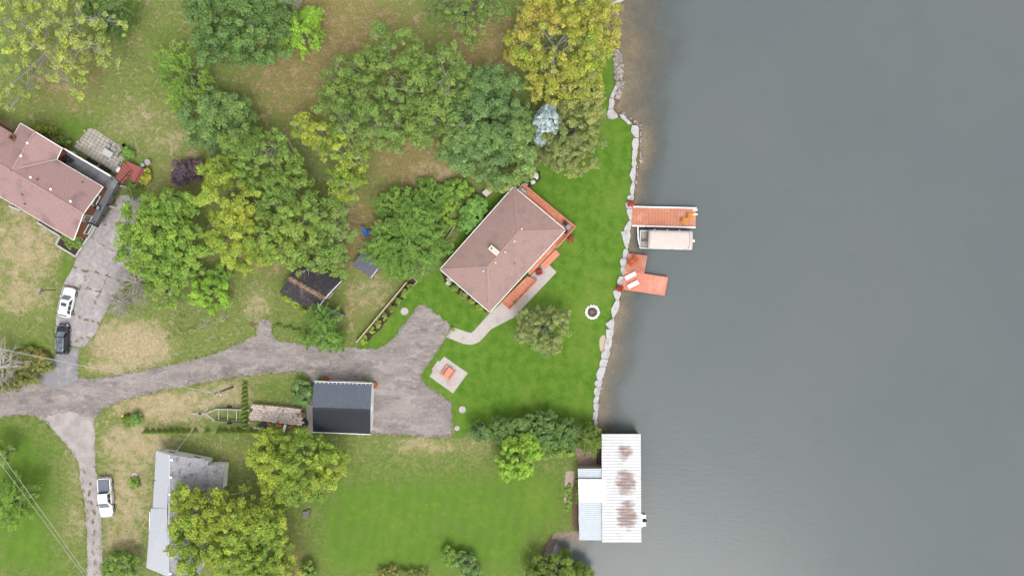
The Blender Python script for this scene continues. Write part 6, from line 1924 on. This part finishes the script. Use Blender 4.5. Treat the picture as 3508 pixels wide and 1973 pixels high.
tree('broad_tree', 'sparse olive tree with trailing branches at the top edge', [(1170, 25, 75, 50), (1190, 75, 45, 40, .8), (1120, 30, 40, 40, .8), (1240, 20, 40, 45, .8)], 10, 'olive', TG, nl=50, leaf=.17, cr=.7, per=75, dens=.65, gap=.22, lift=.2, twigs=4, bark=BARK)
tree('maple_tree', 'yellow green maple on the northern side of the middle cluster', [(870, 400, 62, 75), (800, 340, 55, 40, .85), (880, 470, 50, 50, .9), (770, 310, 35, 25, .7)], 11, 'yelgreen', TG, nl=32, leaf=.18, cr=.7, per=95, dens=.85, gap=.25, lift=.35, twigs=5, bark=BARKL, patch=.8)
tree('maple_tree', 'mid green maple at the centre of the middle cluster', [(670, 400, 90, 75), (720, 490, 85, 80, .95), (610, 360, 55, 45, .85), (760, 560, 80, 70), (700, 600, 80, 70, .9)], 12, 'mid', TG, nl=36, leaf=.18, cr=.75, per=105, dens=.95, gap=.2, lift=.2, twigs=3, bark=BARKL)
tree('maple_tree', 'bright yellow green maple in the western part of the middle cluster', [(580, 490, 80, 85), (600, 590, 75, 85, .95), (560, 430, 55, 40, .85), (640, 640, 55, 50, .8)], 12, 'yelgreen', TG, nl=26, leaf=.18, cr=.8, per=130, lift=.15, patch=.9)
tree('maple_tree', 'bright green maple beside the concrete driveway', [(400, 570, 95, 85), (370, 640, 75, 60, .9), (450, 520, 60, 45, .85), (470, 620, 65, 65, .9), (430, 680, 60, 45, .75)], 10, 'bright', TG, nl=22, leaf=.18, cr=.8, per=130, lift=.1)
tree('maple_tree', 'green maple overhanging the old dark shed', [(830, 570, 65, 80), (800, 640, 70, 50, .85), (750, 650, 45, 40, .8), (850, 660, 28, 40, .6)], 10, 'mid', TG, nl=40, leaf=.17, cr=.7, per=105, dens=.8, lift=.2, twigs=6, bark=BARKL)
tree('small_tree', 'small lime green tree south of the middle cluster', [(525, 735, 48, 50)], 5, 'lime', None, nl=8, leaf=.18, cr=.6, per=120)
tree('small_tree', 'green undergrowth tree just south of the driveway maple', [(415, 735, 50, 45), (470, 690, 50, 35), (560, 690, 40, 25, .8)], 4.5, 'bright', None, nl=14, leaf=.17, cr=.6, per=95, dens=.8, bark=BARKL)
tree('ash_tree', 'feathery bright green tree between the small grey shed and the main house', [(1025, 612, 98, 80), (1042, 560, 68, 60, .9), (985, 645, 55, 48, .8), (1082, 620, 43, 45, .8)], 8, 'feather', TG, nl=14, leaf=.2, cr=.75, per=140, style='frond', dens=1.3)
tree('ash_tree', 'lower dark green tree just north of the feathery bright one', [(1010, 515, 75, 50), (1080, 500, 40, 35, .8)], 5, 'feather', None, nl=8, leaf=.2, cr=.65, per=120, style='frond', dens=1.0)
tree('larch_tree', 'feathery conifer at the lane edge by the old dark shed', [(815, 800, 42, 35), (822, 845, 42, 36, .8), (790, 850, 40, 22, .35), (850, 860, 30, 26, .5)], 8, 'feather', None, nl=10, leaf=.17, cr=.5, per=100, style='frond', dens=1.0, low=.05)
tree('lawn_tree', 'single round greyish tree standing on the main lawn', [(1368, 825, 68, 55), (1340, 800, 42, 32, .85), (1380, 865, 42, 30, .75), (1410, 800, 32, 30, .85), (1320, 840, 30, 30, .8)], 7, 'greyolive', TG, nl=40, leaf=.13, cr=.5, per=75, dens=.85, lift=.1, twigs=5, bark=BARK)
tree('maple_tree', 'yellow green maple south of the firewood rows', [(745, 1165, 100, 85), (680, 1130, 60, 50, .85), (820, 1160, 55, 55, .85), (740, 1220, 80, 50, .9), (690, 1105, 35, 30, .7)], 10, 'yelgreen', TG, nl=12, leaf=.17, cr=.78, per=140, patch=1.2)
tree('maple_tree', 'big yellow tinged maple overhanging the southern house', [(580, 1330, 120, 95), (500, 1300, 80, 60, .9), (650, 1310, 75, 58, .85), (560, 1420, 120, 80, .95), (675, 1390, 68, 72, .85), (480, 1250, 55, 35, .75), (470, 1370, 45, 35, .8), (690, 1450, 60, 60, .9)], 12, 'yelgreen', TG, nl=45, leaf=.17, cr=.8, per=130, lift=.15, patch=1.0, bark=BARKL)
tree('small_tree', 'bright lime tree in front of the dark hedge shrubs', [(1305, 1155, 58, 52), (1330, 1120, 30, 35, .8), (1280, 1180, 35, 28, .8)], 6, 'lime', None, nl=6, leaf=.2, cr=.55, per=120, asp=.5)
HG = 'dark green shrubs in the hedge row beside the boathouse'
for cx, cy, rx, ry, lab in ((1208, 1082, 28, 26, 'dark green hedge shrub, westernmost of the row near the concrete lid'), (1270, 1078, 42, 36, 'dark green hedge shrub, second from the west behind the lime tree'),
                            (1325, 1072, 29, 32, 'dark green hedge shrub, middle one of the five'), (1375, 1078, 34, 48, 'dark green hedge shrub, tallest and second from the lake'), (1425, 1086, 40, 38, 'dark green hedge shrub, nearest the lake')):
    tree('hedge_shrub', lab, [(cx, cy, rx, ry), (cx + 4, cy + ry * .5, rx * .8, ry * .6, .8)], 4.5, 'dark', HG, 'shrub', nl=4, leaf=.15, cr=.5, per=110, dens=1.2, low=.0)
tree('hedge_shrub', 'lower green shrub south of the hedge row behind the lime tree', [(1385, 1125, 42, 28), (1420, 1130, 30, 22, .8)], 3, 'mid', HG, 'shrub', nl=4, leaf=.15, cr=.5, per=110, low=.0)
tree('cedar_tree', 'yellow green feathery cedar beside the northern end of the boathouse', [(1482, 1103, 34, 36)], 5, 'cedar', None, nl=5, leaf=.17, cr=.5, per=110, style='frond', dens=1.3, low=.0)
tree('round_shrub', 'large rounded olive shrub at the bottom edge by the inlet', [(1395, 1440, 85, 50), (1440, 1450, 50, 40, .8)], 5, 'cedar', None, 'shrub', nl=5, leaf=.14, cr=.6, per=170, low=.0, dens=1.2)
tree('low_shrub', 'grey green shrub at the bottom edge of the southern lawn', [(1170, 1415, 32, 32), (1190, 1435, 25, 20)], 3, 'bluegreen', None, 'shrub', nl=5, leaf=.14, cr=.45, per=95, low=.0, bark=BARKL)
tree('low_shrub', 'yellow green shrub beside the grey green one at the bottom edge', [(1130, 1398, 20, 28)], 2.5, 'bright', None, 'shrub', nl=4, leaf=.14, cr=.4, per=100, low=.0)
tree('low_shrub', 'brownish weedy shrubs along the bottom edge of the southern lawn', [(985, 1440, 45, 18), (1050, 1442, 40, 16)], 1.6, 'rust', None, 'shrub', nl=10, leaf=.13, cr=.4, per=60, low=.0, dens=.7)
tree('low_shrub', 'dark green shrub in the shade of the yellow tinged maple at the bottom', [(775, 1440, 25, 28)], 2.5, 'mid', None, 'shrub', nl=4, leaf=.14, cr=.45, per=100, low=.0)
tree('plum_shrub', 'round purple leaved shrub north of the maple cluster', [(472, 432, 38, 32), (490, 420, 25, 24), (455, 445, 25, 22)], 3.5, 'purple', None, 'shrub', nl=8, leaf=.14, cr=.45, per=100, low=.05, bark=BARKB)
tree('spruce_tree', 'green spruce at the western edge beside the overhead cables', [(38, 1262, 58, 62)], 7, 'bright', TG, nl=6, leaf=.2, cr=.7, per=120, style='frond', dens=1.3, low=.05)
tree('spruce_tree', 'small spruce tip at the western edge above the cables', [(5, 1140, 32, 35)], 6, 'mid', TG, nl=4, leaf=.18, cr=.6, per=110, style='frond', dens=1.2, low=.05)
tree('low_shrub', 'leafy shrub at the bottom edge beside the gravel track', [(312, 1420, 48, 45)], 4, 'mid', None, 'shrub', nl=10, leaf=.16, cr=.55, per=110, low=.0, bark=BARKL)
tree('low_shrub', 'bushy round shrub at the western wall of the black garage', [(762, 988, 31, 32)], 2.6, 'bluegreen', None, 'shrub', nl=4, leaf=.14, cr=.45, per=130, low=.0, dens=1.2)
tree('clipped_hedge', 'bright green clipped oblong hedge behind the main house', [(1172, 562, 26, 26), (1186, 540, 30, 30), (1200, 517, 26, 26)], 2.8, 'hedge', None, 'hedge', nl=3, leaf=.13, cr=.4, per=150, low=.0, dens=1.5)
tree('undergrowth_bush', 'low mixed bush under the leaning dead tree at the western edge', [(75, 898, 50, 26), (50, 945, 55, 26), (110, 915, 26, 26), (15, 968, 40, 18)], 1.7, 'rust', None, 'bush', nl=8, leaf=.15, cr=.5, per=100, low=.0)
tree('flowering_bush', 'yellow flowering bush by the northern gable of the western house', [(105, 325, 24, 14), (130, 330, 18, 12)], 1.4, 'ylw_flower', None, 'bush', nl=3, leaf=.1, cr=.3, per=80, low=.0)
tree('flowering_bush', 'yellow flowering bush against the red landing', [(368, 440, 14, 22), (360, 455, 14, 12)], 1.4, 'ylw_flower', None, 'bush', nl=3, leaf=.1, cr=.3, per=80, low=.0)
tree('round_shrub', 'small ball shaped shrub at the patio corner of the western house', [(322, 387, 17, 16)], 1.5, 'shrub', None, 'shrub', nl=3, leaf=.1, cr=.3, per=110, low=.0, dens=1.4)
tree('low_shrub', 'small dark shrub between the western house wing and the patio', [(150, 356, 16, 14), (168, 362, 12, 10)], 1.4, 'mid', None, 'shrub', nl=3, leaf=.11, cr=.3, per=90, low=.0)
tree('low_shrub', 'pale green conifer shrub below the red landing', [(338, 480, 24, 20)], 2.2, 'cedar', None, 'shrub', nl=4, leaf=.13, cr=.35, per=90, style='frond', low=.0)
tree('round_shrub', 'ball shaped shrub south of the lane, the larger of the touching two', [(326, 1058, 17, 16)], 1.3, 'cedar', None, 'shrub', nl=3, leaf=.09, cr=.26, per=120, low=.0, dens=2.2, gap=.0)
tree('round_shrub', 'ball shaped shrub south of the lane, the greener lower one', [(341, 1052, 16, 16)], 1.7, 'shrub', None, 'shrub', nl=3, leaf=.09, cr=.26, per=120, low=.0, dens=2.2, gap=.0)
tree('round_shrub', 'small leafy shrub beside the round lid near the pickup', [(338, 1215, 13, 16)], 1.2, 'bright', None, 'shrub', nl=3, leaf=.1, cr=.28, per=100, low=.0)
tree('flowering_bush', 'yellow green plant hugging the southwestern wall of the old shed', [(725, 748, 14, 11), (745, 765, 14, 10), (765, 782, 12, 9)], 1.2, 'yelgreen', None, 'bush', nl=3, leaf=.11, cr=.3, per=90, low=.0)
tree('garden_plants', 'planter greenery at the corner of the western house', [(185, 612, 22, 18), (170, 600, 18, 12), (200, 600, 10, 14)], 1.0, 'mid', None, 'plants', nl=0, leaf=.11, cr=.3, per=70, low=.05, base=(185, 612))
tree('vine_bush', 'wild green bushes between the brown field and the clipped hedge', [(1110, 500, 30, 40), (1150, 475, 40, 25), (1075, 470, 28, 25), (1125, 550, 28, 28), (1140, 510, 25, 25)], 2.2, 'bright', None, 'bush', nl=8, leaf=.14, cr=.45, per=90, low=.0)
tree('plum_shrub', 'low dark red shrub among the wild green bushes', [(1098, 507, 22, 20)], 2.0, 'purple', None, 'shrub', nl=4, leaf=.12, cr=.35, per=70, low=.0, dens=.8)
tree('flowering_bush', 'green bed with white blossoms at the northern deck corner', [(1325, 440, 18, 14), (1310, 455, 14, 10)], 1.1, 'mid', None, 'bush', nl=0, leaf=.12, cr=.3, per=80, low=.0, base=(1325, 440))
tree('hydrangea', 'white blossoms beside the northern deck corner', [(1348, 442, 7, 9), (1340, 458, 5, 7), (1322, 465, 5, 5)], 1.2, 'white_flower', None, 'flowers', nl=0, leaf=.09, cr=.2, per=70, low=.2, base=(1340, 450))
for cx, cy, rx, ry, pl_, lab in ((1128, 708, 10, 10, 'white_flower', 'pale flowering plant at the western end of the house bed'), (1145, 725, 12, 10, 'mid', 'dark leafy plant second along the southwestern house bed'), (1165, 742, 13, 10, 'garden', 'mixed plant in the middle of the southwestern house bed'),
                                 (1188, 758, 12, 9, 'garden', 'mixed plant fourth along the southwestern house bed'), (1207, 772, 12, 9, 'yelgreen', 'yellow green plant at the southern end of the house bed')):
    tree('garden_plant', lab, [(cx, cy, rx, ry)], .9, pl_, 'plants in the house bed', 'plant', nl=0, leaf=.1, cr=.26, per=70, low=.0, base=(cx, cy))
k = 0
for f_, pl_, lab in ((.02, 'yelgreen', 'yellow plant at the lower end of the fence bed'), (.2, 'yelgreen', 'yellow green plant second up the fence bed'), (.32, 'garden', 'brownish plant third up the fence bed'), (.45, 'garden', 'mixed plant in the middle of the fence bed'),
                     (.58, 'rust', 'reddish plant beyond the middle of the fence bed'), (.72, 'bright', 'green plant near the upper end of the fence bed'), (.85, 'bright', 'bright green plant near the timber edging'), (.96, 'mid', 'dark green plant inside the timber edging')):
    x, y = (1243 + (1412 - 1243) * f_) / KD, (1170 + (975 - 1170) * f_) / KD
    tree('garden_plant', lab, [(x, y, 9 + 3 * (f_ < .1), 11)], 1.0, pl_, 'plants in the fence bed', 'plant', nl=0, leaf=.11, cr=.28, per=70, low=.0, base=(x, y))
tree('garden_plant', 'yellow green tuft where the walkway meets the turning area', [(1138, 828, 6, 6)], .8, 'bright', None, 'plant', nl=0, leaf=.1, cr=.2, per=60, low=.0, base=(1138, 828))
for cx, cy, lab in ((805, 951, 'leafy potted green beside the northwestern tub'), (926, 957, 'leafy potted green beside the northeastern tub')):
    tree('garden_plant', lab, [(cx, cy, 7, 6)], 1.1, 'bright', 'plants by the garage tubs', 'plant', nl=0, leaf=.1, cr=.2, per=60, low=.0, base=(cx, cy))
for cx, cy, lab in ((1325, 730, 'green plant at the upper end of the ramp'), (1312, 746, 'green plant halfway along the ramp'), (1296, 761, 'green plant at the lower end of the ramp')):
    tree('garden_plant', lab, [(cx, cy, 5, 6)], .8, 'mid', 'plants along the ramp', 'plant', nl=0, leaf=.09, cr=.18, per=60, low=.0, base=(cx, cy))
tree('low_hedge', 'thin low hedge strip in the grass west of the feathery conifer', [(700, 820, 12, 5), (722, 825, 14, 5), (745, 831, 12, 5)], .8, 'cedar', None, 'hedge', nl=0, leaf=.09, cr=.2, per=70, low=.0, base=(722, 825))
tree('weed_patch', 'rough tall weeds in the grass north of the lane', [(470, 815, 45, 30), (440, 840, 35, 22)], .6, 'greyolive', None, 'weeds', nl=0, leaf=.07, cr=.3, per=30, low=.0, dens=.4, gap=.4, base=(470, 815))
tree('weed_patch', 'weedy growth along the boathouse path', [(1432, 1250, 8, 40), (1452, 1235, 5, 35)], .6, 'bright', None, 'weeds', nl=0, leaf=.1, cr=.25, per=50, low=.0, base=(1432, 1250))
# red flower pots
for x, y, r0, lab in ((2160, 699, .42, 'red flowers in a tub at the foot of the straight dock'), (2123, 988, .42, 'red flowers in a tub at the corner of the L shaped dock'), (1954, 817, .4, 'red flowers in a tub by the eastern corner of the deck'), (1847, 931, .4, 'red flowers in a tub between the deck steps and the walkway')):
    p = W(x, y, .7)
    t_ = thing('flower_tub', lab, 'flower tub', (p.x, p.y, .2 if x > 2100 else 0), 'red flower tubs')
    zb = .2 if x > 2100 else 0
    m = MB(); m.lathe((p.x, p.y, zb), [(.22, 0), (.32, .42), (.28, .42), (.26, .36)], 14); m.build('pot', TERRA, t_)
    SEED[0] += 1
    make_crown(t_, [(p.x, p.y, zb + .55, r0 + .18, r0 + .18, .4)], 'red_flower', SEED[0], leaf=.08, cr=.17, per=40, dens=1.0, name='blossoms')
# bare trees
def bare(name, lab, px, py, h, spread, seed, lean=(0, 0), n=9, mat=BARKL, r0=.12):
    rng = np.random.default_rng(seed)
    b = W(px, py)
    t_ = thing(name, lab, 'tree', b)
    m = MB()
    top = b + Vector((lean[0] * .4, lean[1] * .4, h * .35))
    m.tube([b, top], [r0 * 1.4, r0], 7)
    def grow(p, d, L_, r, lv):
        e = p + d * L_
        mid = lerp(p, e, .5) + Vector(rng.normal(0, .06 * L_, 3))
        m.tube([p, mid, e], [r, r * .8, r * .55], 5 if lv < 2 else 4, False)
        if lv >= 3: return
        for _ in range(3 + (lv == 0)):
            nd = (d + Vector(rng.normal(0, .42, 3)) + Vector((0, 0, .05))).normalized()
            grow(lerp(mid, e, rng.uniform(.1, 1)), nd, L_ * rng.uniform(.5, .8), r * .52, lv + 1)
    for k in range(n):
        a = k / n * 6.283 + rng.uniform(-.3, .3)
        d = Vector((math.cos(a) * spread + lean[0], math.sin(a) * spread + lean[1], rng.uniform(.3, 1.0))).normalized()
        grow(lerp(b, top, rng.uniform(.5, 1)), d, h * rng.uniform(.3, .5), r0 * .5, 0)
    m.build('branches', mat, t_)
    return t_
bare('dead_tree', 'leafless pale dead tree at the western edge over the mixed bush', 24, 1250, 6.5, 1.1, 1, (.15, 0), 18, M('bleached_branches', lin((222, 216, 210)), lin((198, 191, 185)), 4, .9), .2)
bare('dead_tree', 'grey leafless shrub at the edge of the driveway below the bright maple', 480, 965, 4.8, 1.0, 2, (-.1, -.2), 18, M('dead_wood_grey', lin((206, 199, 194)), lin((180, 172, 167)), 4, .9), .17)
bare('dead_tree', 'fallen bare branches leaning over the concrete driveway', 448, 1035, 4.2, 1.0, 3, (-.7, -.1), 15, M('dead_wood_grey', (0, 0, 0)), .14)
bare('dead_tree', 'dead twigs lying in the grass by the tiny stone ring', 705, 1110, 1.6, 1.5, 4, (.3, -.3), 7, M('dead_wood_grey', (0, 0, 0)), .05)
bare('dead_tree', 'bare pale branches sticking out of the middle cluster', 1045, 590, 7.0, .9, 5, (.2, .1), 5, BARK, .09)

# small columnar cedars in rows
rng = np.random.default_rng(77)
ct = thing('cedar_sapling', 'x', 'cedar', (0, 0, 0), 'young cedars planted in rows')
hh = 1.9
zz = rng.uniform(.05, 1, 1500) ** .8
an = rng.uniform(0, 6.283, 1500)
rd = (.36 * (1 - zz) ** .8 + .03) * rng.uniform(.75, 1.1, 1500)
pos = np.stack([rd * np.cos(an), rd * np.sin(an), zz * hh], -1)
nr = unit(np.stack([np.cos(an), np.sin(an), np.full(1500, .7)], -1) + rng.normal(0, .35, (1500, 3)))
cp = pal('cedar') * ALB * 1.25
col = cp[rng.integers(0, len(cp), 1500)] * rng.uniform(.8, 1.2, (1500, 1))
leaf_mesh('foliage', pos, nr, .085, .5, col, ct, rng, np.tile(np.array([0, 0, 1.0]), (1500, 1)))
m = MB(); m.tube([(0, 0, 0), (0, 0, 1.2)], [.05, .02], 6); m.build('trunk', BARKB, ct)
first = True
def cedar(x, y, lab, s_):
    global first
    p = W(x, y)
    o = ct if first else copy_tree(ct)
    first = False
    o.location = p; o['label'] = lab; o.scale = (s_, s_, s_ * random.uniform(.9, 1.15)); o.rotation_euler = (0, 0, random.uniform(0, 6))
rowx = [120, 185, 250, 310, 375, 435, 500, 562, 632, 755, 890, 948, 1012, 1080, 1145, 1210, 1270]
for i, x in enumerate(rowx):
    cedar(460 + x * .3261 + 6, 1280 + 608 * .3261 - 2, 'young cedar, %s from the western end of the long east to west row' % ORD[i], random.uniform(.92, 1.15) * (.8 if x == 755 or x > 1200 else 1.1))
for i in range(11):
    cedar(838 + 4, 1316 + i * 14.6, 'young cedar, %s from the northern end of the short row by the firewood' % ORD[i], random.uniform(.9, 1.15))

# ------------------------------------------------------------------ grass tufts that break up the ground
rng = np.random.default_rng(9)
def sample_attr(px, py, arr):
    ix = np.clip(np.searchsorted(xs, (px - CX) * S), 0, len(xs) - 1)
    iy = np.clip(np.searchsorted(ys, -(py - CY) * S), 0, len(ys) - 1)
    return arr[iy, ix]
N = 170000
px, py = rng.uniform(0, 2200, N), rng.uniform(0, 1973, N)
ok = (sample_attr(px, py, sd) < -.7) & (sample_attr(px, py, lush_v) < .55)
for poly in (LANE_PX, SPUR, DRV, walk, padp, pp, [(196, 1180), (120, 1300), (268, 1300), (270, 1195)], [(1970, 1530), (2046, 1530), (2046, 1604), (1985, 1604)]):
    ok &= ~inside(px, py, poly)
px, py = px[ok], py[ok]
dv_, bv_ = sample_attr(px, py, dry_v), sample_attr(px, py, brown_v)
N = len(px)
gcol = np.array([lin((104, 128, 56)), lin((90, 118, 48)), lin((128, 136, 70))])[rng.integers(0, 3, N)]
tcol = np.array([lin((196, 172, 132)), lin((176, 156, 110)), lin((150, 140, 86))])[rng.integers(0, 3, N)]
bcol = np.array([lin((140, 122, 74)), lin((124, 116, 62)), lin((154, 132, 88))])[rng.integers(0, 3, N)]
u_ = rng.random(N)
col = np.where((u_ < bv_)[:, None], bcol, gcol)
col = np.where((rng.random(N) < dv_ * .8)[:, None], tcol, col) * rng.uniform(.8, 1.15, (N, 1))
pos = np.stack([(px - CX) * S, -(py - CY) * S, rng.uniform(.03, .09, N)], -1)
nr = unit(np.array([0, 0, 1.0]) + rng.normal(0, .4, (N, 3)))
g_ = leaf_mesh('grass', pos, nr, .085, .22, col * 1.25, None, rng)
tag(g_, 'rough tufts of green and dry grass over the unmown ground', 'grass', kind='stuff')
# weeds in the driveway joints and along the middle of the side track
N = 5200
seg = [((252, 914), (437, 966), 900), ((220, 975), (402, 1014), 800), ((236, 1072), (345, 1112), 600), ((240, 1172), (340, 1146), 250), ((298, 930), (238, 1080), 500), ((372, 940), (318, 1060), 350), ((300, 808), (470, 905), 300),
       ((306, 1640), (322, 1800), 900), ((318, 1800), (326, 1973), 350), ((280, 1590), (300, 1760), 250)]
ps = []
for a, b, n in seg:
    k = rng.random(n); k = k[np.sin(k * 31 + a[0]) + .6 * np.sin(k * 77) > .1]
    w = 3.2 if a[1] < 1500 else 5
    wob = 4 * np.sin(k * 9 + a[0]) + 2.5 * np.sin(k * 23 + a[1])
    nx_, ny_ = -(b[1] - a[1]), (b[0] - a[0])
    ln_ = math.hypot(nx_, ny_)
    ps.append(np.stack([a[0] + (b[0] - a[0]) * k + nx_ / ln_ * wob + rng.normal(0, w * .5, len(k)), a[1] + (b[1] - a[1]) * k + ny_ / ln_ * wob + rng.normal(0, w * .5, len(k))], -1))
ps = np.concatenate(ps); N = len(ps)
pos = np.stack([(ps[:, 0] - CX) * S, -(ps[:, 1] - CY) * S, rng.uniform(.05, .12, N)], -1)
col = 1.3 * np.array([lin((136, 144, 84)), lin((160, 148, 104)), lin((124, 134, 76))])[rng.integers(0, 3, N)]
g2 = leaf_mesh('weeds', pos, unit(np.array([0, 0, .8]) + rng.normal(0, .4, (N, 3))), .075, .4, col, None, rng)
tag(g2, 'low weeds growing in the driveway joints and along the gravel track', 'weeds', kind='stuff')

# grass creeping over the edges of the lane and the tracks, and a few fallen leaves
def edge_pts(poly, per_m, spread, closed=True):
    out = []
    n = len(poly)
    for i in range(n if closed else n - 1):
        a, b = poly[i], poly[(i + 1) % n]
        L_ = math.hypot(b[0] - a[0], b[1] - a[1])
        k = rng.random(int(L_ * S * per_m))
        nx_, ny_ = -(b[1] - a[1]) / max(L_, 1e-6), (b[0] - a[0]) / max(L_, 1e-6)
        off = rng.normal(0, spread / S, len(k)) * (.4 + np.abs(np.sin(k * L_ * .08)))
        out.append(np.stack([a[0] + (b[0] - a[0]) * k + nx_ * off, a[1] + (b[1] - a[1]) * k + ny_ * off], -1))
    return np.concatenate(out)
ps = np.concatenate([edge_pts(LANE_PX, 26, .22), edge_pts(SPUR, 20, .2), edge_pts(DRV, 16, .14)])
ok = (ps[:, 0] > -20) & (ps[:, 1] < 2000) & ~((ps[:, 0] > 1060) & (ps[:, 0] < 1285) & (ps[:, 1] > 1285)) & ~((ps[:, 0] > 170) & (ps[:, 0] < 330) & (ps[:, 1] > 1395) & (ps[:, 1] < 1510)) & ~((ps[:, 0] > 195) & (ps[:, 0] < 275) & (ps[:, 1] > 1180) & (ps[:, 1] < 1225))
ps = ps[ok]
N = len(ps)
pos = np.stack([(ps[:, 0] - CX) * S, -(ps[:, 1] - CY) * S, rng.uniform(.04, .1, N)], -1)
col = 1.2 * np.array([lin((112, 136, 62)), lin((130, 142, 76)), lin((168, 152, 112)), lin((98, 124, 52))])[rng.integers(0, 4, N)]
g3 = leaf_mesh('grass', pos, unit(np.array([0, 0, 1.0]) + rng.normal(0, .4, (N, 3))), .1, .3, col, None, rng)
tag(g3, 'ragged grass creeping over the edges of the lane and the driveways', 'grass', kind='stuff')
N = 1500
px, py = rng.uniform(250, 2150, N), rng.uniform(0, 1973, N)
ok = sample_attr(px, py, sd) < -.6
px, py = px[ok], py[ok]
N = len(px)
pos = np.stack([(px - CX) * S, -(py - CY) * S, np.full(N, .1)], -1)
col = 1.1 * np.array([lin((196, 176, 90)), lin((178, 140, 88)), lin((160, 160, 84)), lin((204, 190, 140))])[rng.integers(0, 4, N)]
g4 = leaf_mesh('fallen_leaves', pos, unit(np.array([0, 0, 1.0]) + rng.normal(0, .3, (N, 3))), .07, .6, col, None, rng)
tag(g4, 'scattered fallen yellow and brown leaves on the ground', 'leaves', kind='stuff')
